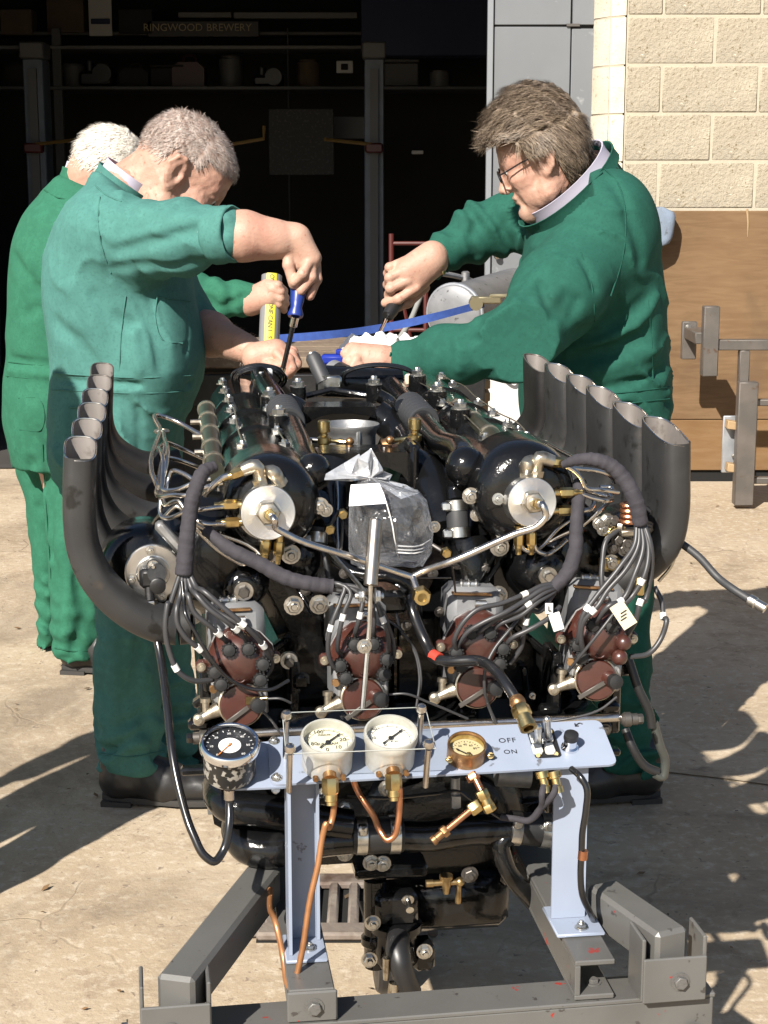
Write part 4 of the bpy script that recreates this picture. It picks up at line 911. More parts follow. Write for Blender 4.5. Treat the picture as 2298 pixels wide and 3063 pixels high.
# ---- shelf and shafts under the magnetos
shz = E(*T5(1000,790), -.09).z
eb(MB().box(EN(.01,-.02,shz-.022), (.54,.13,.016), (RX,AX,UP), bev=.003), 'magneto_shelf', M_['enamel'])
eb(MB().cyl(EN(-.25,-.10,shz), EN(.285,-.10,shz), .006, None, 12), 'control_shaft', M_['steel'])
for u in (-.265,-.145,-.06,.1,.215,.30):
    br = MB(); br.box(EN(u,.0,.70), (.014,.06,.12), (RX,AX,UP), bev=.003).box(EN(u+.008,-.03,.735), (.022,.02,.02), (RX,AX,UP), bev=.004).box(EN(u-.01,-.03,.68), (.028,.02,.014), (RX,AX,UP), bev=.004); eb(br, 'magneto_bracket', M_['enamel'])

for u in (-.262, .285):
    eb(MB().lathe(EN(u,-.11,shz), RX*(1 if u > 0 else -1), [(.006,0),(.010,.004),(.010,.012),(.008,.014),(.008,.022)], 16).hexn(EN(u,-.11,shz)+RX*.022*(1 if u>0 else -1), RX*(1 if u>0 else -1), .007, .008), 'shaft_end', M_['screw'])
bolts([EN(u,-.085,shz-.022) for u in (-.2,-.1,.0,.06,.13,.27)], FR, .0065, bolt_dark)
# ---- high tension leads in cloth looms
def lead(pts, marks=(), r=.0051, m='lead'):
    r *= .70; o = eb(MB().tube(pts, r, 10, 6), 'ignition_lead', M_[m]); P = crv(pts, 12)
    for t in marks:
        i = int(t*(len(P)-1)); a, b_ = P[max(i-1,0)], P[min(i+1,len(P)-1)]; d = (b_-a).normalized()
        eb(MB().cyl(P[i]-d*.0045, P[i]+d*.0045, r*1.25, None, 12), 'marker_sleeve', M_['white'], o)
def loom(pts, r):
    P = crv(pts, 14); n = len(P); R = []
    for i in range(n):
        t = i/(n-1)*(len(r)-1); k = min(int(t), len(r)-2); R.append((r[k]+(r[k+1]-r[k])*(t-k))*(.96+.03*math.sin(i*1.1)+random.uniform(-.03,.03)))
    return eb(MB().tube(P, [q*.9 for q in R], 14, 1), 'cloth_loom', M_['loom'], ang=80)
loom(S1((985,690,-.07),(920,720,-.08),(880,800,-.085),(850,900,-.09),(830,1030,-.095),(815,1180,-.10),(800,1340,-.105)), [.0085,.0105,.0115,.0115,.0115,.0125,.0135])
A4 = lambda *p: et(T4, p)
lead(S1((780,1330,-.105),(740,1450,-.11),(700,1580,-.115))+A4((5,110,-.12),(-10,230,-.125),(15,400,-.125),(70,520,-.125),(150,570,-.12),(250,570,-.11),(300,560,-.105)), (.64,))
lead(S1((795,1340,-.105),(775,1480,-.115))+A4((60,130,-.125),(60,220,-.13),(110,310,-.13),(190,380,-.125),(250,440,-.115),(285,480,-.105)), (.72,))
lead(S1((810,1340,-.105),(815,1450,-.115))+A4((125,60,-.125),(160,160,-.13),(250,240,-.13),(330,310,-.12),(370,355,-.105)), (.78,))
lead(S1((820,1340,-.105),(850,1430,-.115))+A4((170,50,-.13),(250,140,-.14),(360,220,-.14),(450,300,-.125),(490,360,-.105)), (.75,))
lead(S1((835,1335,-.105),(880,1420,-.12))+A4((210,30,-.135),(330,130,-.145),(450,230,-.145),(560,340,-.13),(610,420,-.115),(620,500,-.1),(590,545,-.1)), (.5,.66))
lead(S1((828,1340,-.105),(870,1440,-.112))+A4((190,60,-.128),(300,160,-.135),(430,230,-.14),(540,300,-.13),(590,400,-.11),(565,450,-.105)), (.6,))
lead(S1((790,1380,-.11),(800,1480,-.12))+A4((110,170,-.135),(180,300,-.14),(270,450,-.14),(370,560,-.135),(500,620,-.13),(620,625,-.13),(730,570,-.12)), (), .0036, 'cable')
loom(et(T2, ((-270,1070,-.06),(-130,1180,-.08),(50,1270,-.09),(220,1360,-.10),(370,1395,-.105),(490,1410,-.105))), [.0085,.0105,.0115,.0115,.0115,.0115])
B2 = lambda *p: et(T2, p)
for st_, pts, mk in (((490,1390,-.105), A4((1010,-10,-.11),(1060,10,-.115),(1040,90,-.12),(990,220,-.125),(965,330,-.125),(970,430,-.12),(1010,500,-.11),(1060,515,-.1)), (.55,)),
                 ((490,1405,-.105), A4((1060,5,-.115),(1095,40,-.12),(1060,160,-.125),(1030,290,-.125),(1020,380,-.115),(1045,425,-.1)), (.55,)),
                 ((490,1415,-.105), A4((1100,20,-.11),(1165,70,-.115),(1155,180,-.12),(1130,270,-.115),(1125,310,-.1)), (.6,)),
                 ((490,1425,-.105), A4((1120,50,-.11),(1210,90,-.115),(1235,180,-.12),(1235,270,-.115),(1240,310,-.1)), ()),
                 ((490,1400,-.105), A4((1120,10,-.11),(1230,60,-.115),(1280,180,-.12),(1320,290,-.12),(1325,380,-.115),(1315,420,-.1)), (.55,)),
                 ((490,1420,-.105), A4((1140,40,-.11),(1250,100,-.115),(1320,240,-.115),(1355,360,-.11),(1340,460,-.1),(1295,500,-.095)), ())):
    lead([E(*T2(*st_[:2]), st_[2])]+pts, mk, .0046)
# right looms
loom(S3((670,680,-.06),(760,650,-.075),(860,650,-.085),(960,690,-.09),(1050,790,-.095),(1105,900,-.10),(1135,1040,-.10)), [.006,.009,.0105,.0115,.0125,.0125,.012])
loom(S3((770,780,-.03),(760,900,-.05),(750,1050,-.07),(740,1200,-.08),(700,1320,-.09),(610,1420,-.095)), [.0105,.0105,.0105,.012,.012,.0105])
A5 = lambda *p: et(T5, p)
for pts, mk in ((S3((640,1395,-.095),(560,1400,-.10),(450,1450,-.11),(300,1510,-.12))+A5((450,150,-.125),(360,240,-.125),(320,330,-.12),(340,400,-.105)), (.3,)),
            (S3((640,1405,-.095),(560,1420,-.105),(430,1500,-.115),(330,1560,-.125))+A5((480,230,-.125),(400,280,-.12),(340,370,-.11),(360,400,-.1)), ()),
            (S3((640,1415,-.095),(570,1440,-.105),(420,1540,-.115))+A5((560,210,-.12),(480,270,-.115),(445,300,-.1)), (.35,)),
            (S3((640,1420,-.095),(600,1450,-.1),(520,1500,-.11),(420,1580,-.115))+A5((580,240,-.115),(555,290,-.1)), ()),
            (S3((630,1420,-.09),(600,1470,-.095),(520,1560,-.1))+A5((780,150,-.105),(740,260,-.105),(715,380,-.1),(650,470,-.095)), (.62,)),
            (A5((950,130,-.1),(880,200,-.115),(760,270,-.12),(660,320,-.115),(620,380,-.1)), ())):
    lead(pts, mk, .0048)
for pts, mk in ((S3((1110,1040,-.10),(1100,1150,-.11),(1010,1290,-.12),(860,1480,-.125))+A5((1090,180,-.125),(1060,330,-.115),(1050,360,-.1)), (.6,)),
            (S3((1125,1040,-.10),(1120,1160,-.11),(1050,1300,-.12),(930,1440,-.125))+A5((1180,120,-.13),(1090,220,-.125),(1090,400,-.11),(1100,430,-.1)), (.62,)),
            (S3((1135,1040,-.10),(1150,1160,-.11),(1100,1330,-.12),(1010,1500,-.125))+A5((1250,120,-.13),(1180,200,-.12),(1165,240,-.1)), (.5,)),
            (S3((1145,1040,-.10),(1180,1170,-.11),(1160,1330,-.12),(1080,1470,-.12))+A5((1300,150,-.125),(1270,210,-.115),(1265,240,-.1)), (.4,)),
            (S3((1155,1040,-.10),(1190,1150,-.11),(1195,1330,-.11),(1150,1500,-.115))+A5((1440,90,-.12),(1400,220,-.12),(1340,310,-.1)), (.72,)),
            (S3((1215,1410,-.06),(1260,1500,-.07),(1275,1600,-.08))+A5((1585,200,-.085),(1560,310,-.09),(1480,410,-.095),(1370,430,-.1)), (.3,)),
            (S3((1000,1070,-.03),(930,1130,-.04),(905,1260,-.05),(905,1420,-.06),(930,1500,-.06)), ())):
    lead(pts, mk, .0053)
lead(A5((1400,30,-.11),(1290,150,-.125),(1180,290,-.13),(1060,440,-.12),(1000,515,-.1)), (), .0032)
lead(A5((720,180,-.1),(640,280,-.11),(560,380,-.115),(505,500,-.12),(500,620,-.12),(530,740,-.11),(570,830,-.11)), (), .0034)
tgp = E(*T5(1330,180), -.135)
tg = MB().box(tgp, (.020,.001,.036), (Vector((.83,0,.56)),Vector((0,1,0)),Vector((-.56,0,.83))))
M_['tag'] = mat('cream_paper_tag', (.62,.56,.42), .8); tg_o = eb(tg, 'paper_tag', M_['tag'])
tk = MB()
for i, dx in enumerate((-.005,.0,.005)): tk.box(tgp+Vector((-.56,0,.83))*(-.004+.004*i)+Vector((.83,0,.56))*dx*.5-AX*.0012, (.009,.0004,.0015), (Vector((.83,0,.56)),Vector((0,1,0)),Vector((-.56,0,.83))))
eb(tk, 'tag_marks', M_['ink'], tg_o)
tg2 = MB().box(E(*T5(930,220),-.12), (.016,.002,.026), (Vector((.9,0,.3)),Vector((0,1,0)),Vector((-.3,0,.9))), bev=.0008).box(E(*T5(885,140),-.12), (.010,.002,.014))
eb(tg2, 'white_tag', M_['white']); text_mesh('L', .010, M_['ink'], E(*T5(888,142),-.123), (1,0,.1), (0,0,1), 'tag_letter', ENG)
# thin low tension wires from the contact covers
for pts in (A4((600,680,-.13),(680,680,-.135),(740,705,-.13)), A4((1330,655,-.12),(1420,650,-.125),(1560,700,-.12),(1800,800,-.11)), A4((560,740,-.12),(640,830,-.12),(690,910,-.12)),
            A4((1290,190,-.05),(1400,270,-.06),(1480,400,-.07),(1510,560,-.08),(1490,740,-.09)), A5((1290,670,-.12),(1200,740,-.125),(1000,800,-.125),(900,815,-.12)), A5((0,280,-.07),(80,380,-.07),(120,560,-.08),(90,740,-.08))):
    lead(pts, (), .0024)
eb(MB().cyl(E(*T4(525,688),-.125), E(*T4(600,675),-.13), .0042, .0028, 10).box(E(*T4(500,690),-.125),(.012,.003,.01)), 'brass_clip', M_['brass'], ENG)
# ---- steel knob on its long rod, white strut
p0, p1 = E(*T2(748,1010),-.13), E(*T2(718,1400),-.16)
eb(MB().lathe(p0, p1-p0, [(.0075,-.001),(.0085,.0),(.0088,.002),(.0088,(p1-p0).length),(.006,(p1-p0).length+.001)], 24), 'steel_handle', M_['satin'])
eb(MB().tube([p1, E(*T2(712,1640),-.165), E(*T4(1170,740),-.19)], .0034, 8, 1), 'handle_rod', M_['steel'])
bolts([E(*T2(745,1465),-.16)], RX, .0075); bolts([E(*T2(675,1465),-.16)], -RX, .0075); bolts([E(*T4(1180,365),-.175)], FR, .007)
spipe(et(T2, ((480,1205,-.02),(590,1330,-.08),(690,1450,-.155))), .0042, 'plated_strut', M_['zinc'])
spipe(et(T2, ((1205,1280,-.10),(1215,1350,-.09),(1225,1440,-.07))), .0022, 'bell_crank_rod', M_['screw']); spipe(et(T2, ((985,1358,-.09),(1200,1357,-.09))), .0015, 'control_wire', M_['screw'])
for x, y in ((1215,1285),(1235,1300)): bolts([E(*T2(x,y),-.105)], UP, .004, bolt_dark)
# ---- black feed pipe with brass union hanging over the panel
fp = [E(*T2(960,1480),-.06), E(*T5(60,110),-.07), E(*T5(160,370),-.10), E(*T5(200,440),-.12), E(*T5(300,455),-.14), E(*T5(470,455),-.16), E(*T5(560,510),-.19), E(*T5(640,610),-.22), E(*T5(692,690),-.235)]
eb(MB().tube(fp, .0072, 12, 5), 'feed_pipe', M_['cable']); eb(MB().cyl(fp[2].lerp(fp[3],.7), fp[3].lerp(fp[4],.3), .0083, None, 12), 'red_tape', M_['red'])
a, c = E(*T5(692,690),-.235), E(*T5(745,815),-.26); d = (c-a); L = d.length; d.normalize()
eb(MB().lathe(a-d*.004, d, [(.0085,0),(.0100,.005),(.0100,.011),(.0085,.013)], 12), 'pipe_ferrule', M_['bronze'])
eb(MB().hexn(a+d*.010, d, .0120, .015).lathe(a+d*.025, d, [(.0098,0),(.0098,.008),(.011,.009),(.011,.018),(.0068,.0182),(.0068,.008)], 18, cap=False), 'brass_hose_union', M_['brass'])
# ---- lower pipes, pump, sump
A6 = lambda *p: et(T6, p)
eb(MB().tube(A6((90,190,-.02),(110,260,-.05),(190,330,-.085),(330,345,-.09),(520,375,-.09),(760,420,-.09),(900,440,-.09)), [.018,.021,.022,.022,.022,.022,.022], 24, 5), 'water_pipe', M_['enamel'])
eb(MB().tube(A6((230,380,-.02),(225,470,-.05),(290,560,-.08),(420,585,-.09),(560,555,-.09),(760,530,-.09),(920,520,-.09)), [.021,.023,.025,.025,.023,.021,.02], 24, 5), 'water_pipe', M_['enamel'])
eb(MB().tube(A6((250,420,.02),(400,450,.0),(520,470,.0)), .02, 16, 4), 'inner_pipe', M_['enamel'])
clipjoint(A6((905,500,-.09))[0], A6((1210,490,-.09))[0], .0245, clips=(.18,.83), m='rubber', sv=(UP*.6+FR*.8).normalized())
eb(MB().tube(A6((1180,500,-.09),(1400,500,-.09))+A5((300,1480,-.09),(660,1455,-.09)), .0205, 22, 3), 'water_pipe', M_['enamel'])
clipjoint(A5((645,1450,-.09))[0], A5((895,1470,-.09))[0], .0225, clips=(.14,.86), m='rubber', sv=(UP*.6+FR*.8).normalized())
eb(MB().cyl(A5((890,1470,-.09))[0], A5((1000,1475,-.09))[0], .017, None, 18), 'steel_stub', M_['galv'])
eb(MB().tube(A5((740,1560,-.08),(780,1620,-.09),(740,1660,-.1)) + A6((1600,750,-.1)), .016, 14, 4) if False else MB().tube(et(T(1200,2300),((800,250,-.05),(830,300,-.07),(760,370,-.09),(600,440,-.10),(620,560,-.10),(760,760,-.08),(830,840,-.06))), .0125, 16, 5), 'breather_pipe', M_['enamel'])
sump = MB()
sc0 = E(*T6(1480,480), .02)
sump.lathe(sc0+AX*.06, FR, [(.125,-.3),(.125,.0),(.118,.03),(.10,.045),(.09,.045),(.085,.055),(.06,.06),(.02,.06)], 44)
sump.box(EN(.06,.40,.455), (.20,.75,.10), (RX,AX,UP), bev=.03).box(EN(.085,.1,.385), (.15,.22,.08), (RX,AX,UP), bev=.015)
eb(sump, 'sump', M_['enamel'], ang=45)
bolts([sc0+FR*.02+RX*(.105*math.cos(t))+UP*(.105*math.sin(t)) for t in [math.radians(200+20*i) for i in range(8)]], FR, .006, bolt_dark)
p = E(*T6(1470,735), -.07); Q_ = .68
mb = MB().lathe(p, -UP, [(.0095,0),(.0095,.005),(.007,.006),(.007,.014),(.0055,.019),(.0042,.027)], 14).cyl(p-UP*.011-RX*.018, p-UP*.011+RX*.017, .0042, None, 12).sph(p-UP*.011+RX*.019, .0068, 12, 8).lathe(p-UP*.015+RX*.018, -UP+RX*-.05, [(.003,0),(.0045,.024),(.004,.027)], 10).lathe(p-UP*.011-RX*.018, -RX, [(.0052,0),(.0052,.010)], 12)
eb(mb, 'brass_drain_cock', M_['agedbrass'])
pm = MB()
q = E(*T6(1150,860), -.04); zt_, zb_ = E(*T6(1150,660),-.04), E(*T6(1150,1270),-.04)
pm.lathe(E(*T6(1045,760),-.03), -UP, [(.016,0),(.016,.08),(.02,.085),(.02,.095),(.016,.1),(.015,.13)], 18)
pm.box(E(*T6(1160,900),-.03), (.06,.06,.05), (RX,AX,UP), bev=.008).lathe(E(*T6(1170,1000),-.04), -UP, [(.028,0),(.036,.004),(.036,.014),(.03,.016),(.033,.055),(.026,.066)], 26)
pm.lathe(E(*T6(1200,1130),-.06), (FR*.55-UP*.9), [(.014,0),(.019,.01),(.016,.02),(.017,.03)], 16).box(E(*T6(1330,1200),-.04),(.03,.04,.04),(RX,AX,UP),bev=.006)
pm.box(E(*T6(1130,680),-.05), (.10,.05,.018), (RX,AX,UP), bev=.004)
eb(pm, 'water_pump', M_['enamel'])
eb(MB().tube(A6((1185,1110,-.075),(1180,1190,-.10),(1195,1260,-.11),(1220,1350,-.11),(1260,1440,-.10)), [.016,.0165,.0155,.0155,.015], 16, 5), 'pump_hose', M_['rubber'])
eb(MB().cyl(*A6((1115,1230,-.11),(1110,1360,-.11)), .0058, .004, 12).cyl(*A6((1160,1380,-.11),(1150,1450,-.11)), .0075, None, 12), 'clip_tail', M_['nickel'])
bolts(A6((1020,660,-.075),(1090,665,-.075),(865,605,-.05),(1010,1240,-.06),(1340,1190,-.07),(1030,1020,-.06)), FR, .0085)
p = E(*T6(1240,880),-.08); eb(MB().lathe(p, FR-UP*.3, [(.0085,0),(.0085,.002),(.004,.003),(.004,.016),(.0055,.017),(.0055,.022)], 14), 'washer_bolt', M_['zinc'])
bolts(A6((1610,730,-.04)), FR, .009, bolt_dark)
# engine bearer feet, sit on the frame rails
eb(MB().box(EN(-.165,.35,.50), (.06,.6,.035), (RX,AX,UP), bev=.006).box(EN(.20,.35,.50), (.06,.6,.035), (RX,AX,UP), bev=.006), 'engine_foot', M_['enamel'])
for (x, y, v) in ((720,270,-.03),(745,255,-.03),(860,340,-.04),(1115,215,-.03)): bolts([E(*T6(x,y),v)], FR, .009)
# oily fittings low on the front, half hidden behind the panel
eb(MB().cyl(E(*T5(570,1130),-.05), E(*T5(770,1140),-.05), .017, None, 20), 'pressure_canister', M_['alucast'])
eb(MB().cyl(*A5((325,1150,-.06),(325,1330,-.06)), .0065, None, 10).box(A5((330,1290,-.065))[0], (.012,.012,.016)), 'level_tube', M_['alucast'])
eb(MB().tube(A6((880,260,-.10),(1100,275,-.11),(1400,250,-.11),(1560,240,-.10))+A5((400,1270,-.1),(600,1400,-.11)), .0022, 6, 5), 'thin_wire', M_['cable'])
# big hose leaving the right drum
eb(MB().tube(S3((1195,1045,.0),(1260,1075,-.01),(1330,1120,-.02),(1480,1230,-.04),(1600,1360,-.06),(1680,1420,-.08),(1790,1490,-.1)), .0054, 14, 5), 'fuel_hose', M_['hose'])
eb(MB().tube(S3((1170,940,.0),(1220,980,-.01),(1270,1040,-.01),(1290,1070,.0)), .004, 8, 4), 'thin_wire', M_['cable'])
h0, h1 = E(*T3(1782,1485),-.098), E(*T3(1860,1530),-.11)
eb(MB().lathe(h0, h1-h0, [(.008,0),(.008,.010),(.007,.011),(.007,.025)], 14), 'hose_ferrule', M_['zinc'])
eb(MB().tube(A5((1360,440,-.05),(1420,620,-.06),(1490,780,-.06),(1500,850,-.06)), .0062, 12, 5), 'black_drain_hose', M_['rubber'])
eb(MB().tube(A5((1340,860,-.04),(1380,960,-.05),(1470,1090,-.05),(1540,1120,-.05)), .0062, 12, 5), 'black_drain_hose', M_['rubber'])
eb(MB().tube(A5((1510,820,-.055),(1545,950,-.055),(1580,1060,-.05),(1560,1150,-.05),(1520,1130,-.05)), .0062, 12, 5), 'clear_hose', mat('clear_hose',(.05,.055,.05),.35,0,spec=.6))
# ------------------------------------------------------------------ instrument panel on its two posts
TLT = math.radians(21.5)
PB = W(1256, 2320, 1.95)                                   # middle of the lower edge
PU = (AX*math.cos(TLT) + UP*math.sin(TLT)).normalized(); PX = RX.copy(); PN = PX.cross(PU).normalized()
def Pn(px, py, h=0.0): return plane(px, py, PB + PN*h, PN)
def pn(t, x, y, h=0.0): return Pn(*t(x, y), h)
KP = 1.98/4984/2
PAN = thing('instrument_panel', Vector((PB.x, PB.y, .45)), 'pale blue grey gauge panel on two posts in front of the engine', 'instrument panel')
def pb(mb, n, m, par=PAN, ang=38, **kw): return mb.build(n, m, par, ang, **kw)
def rounded(pts, r, n=4):
    out = []; N = len(pts)
    for i in range(N):
        a, b_, c = pts[i-1], pts[i], pts[(i+1) % N]; u = (a-b_).normalized(); w = (c-b_).normalized()
        for k in range(n+1):
            t = k/n; p = b_+u*(r*(1-t)) ; q = b_+w*(r*t); out.append(p*(1-t)+q*t if False else b_ + u*(r*(1-t)**2) + w*(r*t**2))
    return out
c_main = [pn(T4,618,1195), pn(T5,1298,1072), pn(T5,1192,805), pn(T4,600,912)]
pb(MB().prism(rounded(c_main, .012), -PN*.003), 'panel_plate', M_['panel'])
c_ext = [pn(T4,335,1222,-.0035), pn(T4,760,1205,-.0035), pn(T4,720,925,-.0035), pn(T4,330,960,-.0035)]
pb(MB().prism(rounded(c_ext, .014), -PN*.003), 'panel_extension', M_['panel'])
for x, y in ((655,1155),(640,935)): inst(bolt_me, 'bolt', PAN, pn(T4,x,y), PN, .0052)
inst(bolt_me, 'bolt', PAN, pn(T4,650,1225,-.006), -PN, .004)
# posts: left an angle with its deep flange on the left, right an L with a flat face
def post(zl, zr, ztop, zbot, tt, tb, d0, flange, name, lip):
    pass
pl0 = pn(T4,722,1200,-.004); zb = .485
lp = MB()
bl = W(*T6(528,1172), pl0.y+.006); br_ = W(*T6(692,1165), pl0.y+.014)
tl = pn(T4,722,1190,-.006); tr_ = pn(T4,886,1180,-.006)
wv = (br_-bl); wid = .0365; hgt_l = tl.z-bl.z
def colbox(base, top, ex, ey, sx, sy):   # box between two heights, local cross axes
    c = (base+top)/2; z = (top-base); L = z.length; z.normalize(); x = (ex - z*ex.dot(z)).normalized(); y = z.cross(x)
    return c, (sx, sy, L), (x, y, z)
lb = MB()
b0_ = bl + RX*.019; t0_ = tl + RX*.019; b0_ = Vector((t0_.x, t0_.y, bl.z)); 
lb.box(*colbox(b0_ + AX*.030, t0_ + AX*.030, RX, AX, .034, .004))
lb.box(*colbox(b0_ - RX*.019 + AX*.006, t0_ - RX*.019 + AX*.006, RX, AX, .004, .052))
lb.box(*colbox(b0_ + RX*.019 + AX*.026, t0_ + RX*.019 + AX*.026, RX, AX, .004, .014))
pb(lb, 'post', M_['panel'])
foot_l = Vector((t0_.x, t0_.y, bl.z))
pb(MB().box(foot_l + AX*.004 - UP*.003, (.052,.075,.005), (RX,AX,UP), bev=.0015), 'foot_plate', M_['panel'])
inst(bolt_me, 'bolt', PAN, foot_l + RX*.006 - AX*.004, UP, .006)
t1_ = pn(T5,1050,1098,-.006); fz = W(*T5(1040,1640), t1_.y).z
bz = W(1716, 2742, t1_.y+.012).z
b1_ = Vector((t1_.x, t1_.y, bz))
rbx = MB()
rbx.box(*colbox(b1_ + AX*.012 - RX*.006, t1_ + AX*.012 - RX*.006, RX, AX, .040, .004))
rbx.box(*colbox(b1_ + AX*.030 + RX*.016, t1_ + AX*.030 + RX*.016, RX, AX, .004, .040))
pb(rbx, 'post', M_['panel'])
foot_r = b1_
pb(MB().box(foot_r + AX*.006 + RX*.002 - UP*.003, (.062,.085,.005), (RX,AX,UP), bev=.0015), 'foot_plate', M_['panel'])
inst(bolt_me, 'bolt', PAN, foot_r + RX*.006 - AX*.02, UP, .0065)
# --- gauges
def gticks(c, n, R0, R1, a0, a1, m, par, w=.0007, up=PU, h=.0004):
    mb = MB()
    for i in range(n):
        t = a0+(a1-a0)*i/(n-1); d = PX*math.cos(t)+up*math.sin(t); e = PX*-math.sin(t)+up*math.cos(t)
        r0 = R0 if i % 2 == 0 else (R0+R1)/2
        mb.add([c+d*r0-e*w, c+d*r0+e*w, c+d*R1+e*w, c+d*R1-e*w], [(0,1,2,3)])
    return link(mb.mesh('dial_marks', m, fix=False), 'dial_marks', par)
def needle(c, ang, L, tail, w, m, par):
    d = PX*math.cos(ang)+PU*math.sin(ang); e = PX*-math.sin(ang)+PU*math.cos(ang)
    mb = MB().prism([c-d*tail-e*w*.9, c-d*tail+e*w*.9, c-d*tail*.3+e*w*.5, c+e*w, c+d*L*.7+e*w*.7, c+d*L*.78+e*w*1.6, c+d*L, c+d*L*.78-e*w*1.6, c+d*L*.7-e*w*.7, c-e*w, c-d*tail*.3-e*w*.5], PN*.0006)
    mb.lathe(c, PN, [(w*2.6,0),(w*2.6,.0014),(w*1.2,.002)], 14); return link(mb.mesh('needle', m), 'needle', par)
# rev counter
tc0 = pn(T4,375,935,.052); R = 186*KP
ta = pb(MB().lathe(tc0-PN*.052, PN, [(R*.80,0),(R*.86,.004),(R*.86,.043)], 44), 'rev_counter', M_['wornpaint'])
pb(MB().lathe(tc0-PN*.012, PN, [(R*.9,0),(R*.99,.002),(R*1.0,.006),(R*.985,.010),(R*.93,.0125),(R*.86,.0125),(R*.84,.009)], 56, cap=False), 'chrome_bezel', M_['chrome'], ta)
pb(MB().lathe(tc0-PN*.010, PN, [(R*.9,0),(R*.9,.003)], 44), 'dial', M_['dialblack'], ta)
dcz = tc0-PN*.0068
pb(MB().lathe(dcz, PN, [(R*.37,0),(R*.37,.0006)], 36), 'dial_centre', M_['white'], ta)
gticks(dcz, 19, R*.70, R*.78, math.radians(222), math.radians(-42), M_['white'], ta, .0005)
for i, s_ in enumerate(('0','10','20','30','40','50','60')):
    t = math.radians(225-45*i); text_mesh(s_, R*.13, M_['white'], dcz+(PX*math.cos(t)+PU*math.sin(t))*R*.60, PX, PU, 'dial_numerals', ta, .0001)
needle(dcz+PN*.0015, math.radians(231), R*.68, R*.1, .0006, mat('orange_needle',(.6,.2,.03),.5), ta)
text_mesh('3', R*.2, M_['ink'], dcz+PN*.0008, PX, PU, 'dial_mark', ta, .0001)
inst(bolt_me, 'bolt', PAN, pn(T4,370,1225,-.01), -PN, .003)
bk = pn(T4,372,1225,-.002); pb(MB().lathe(bk, -UP, [(.0065,0),(.0065,.012),(.005,.013)], 14), 'cable_ferrule', M_['steel'])
M_['glass'] = bpy.data.materials.new('clear_glass'); M_['glass'].use_nodes = True
_b = M_['glass'].node_tree.nodes['Principled BSDF']; _b.inputs['Base Color'].default_value = (1,1,1,1); _b.inputs['Transmission Weight'].default_value = 1; _b.inputs['Roughness'].default_value = .02; _b.inputs['IOR'].default_value = 1.1
_nt2 = M_['glass'].node_tree; _tr = _nt2.nodes.new('ShaderNodeBsdfTransparent'); _gl = _nt2.nodes.new('ShaderNodeBsdfGlossy'); _gl.inputs['Roughness'].default_value = .03
_fr = _nt2.nodes.new('ShaderNodeFresnel'); _fr.inputs['IOR'].default_value = 1.45; _mx = _nt2.nodes.new('ShaderNodeMixShader')
_ge = _nt2.nodes.new('ShaderNodeNewGeometry'); _mm = _nt2.nodes.new('ShaderNodeMath'); _mm.operation = 'SUBTRACT'; _mm.use_clamp = True; _nt2.links.new(_fr.outputs[0], _mm.inputs[0]); _nt2.links.new(_ge.outputs['Backfacing'], _mm.inputs[1]); _nt2.links.new(_mm.outputs[0], _mx.inputs[0]); _nt2.links.new(_tr.outputs[0], _mx.inputs[1]); _nt2.links.new(_gl.outputs[0], _mx.inputs[2]); _nt2.links.new(_mx.outputs[0], _nt2.nodes['Material Output'].inputs['Surface'])
pb(MB().lathe(tc0-PN*.002, PN, [(R*.88,0),(R*.88,.001)], 44), 'glass', M_['glass'], ta)
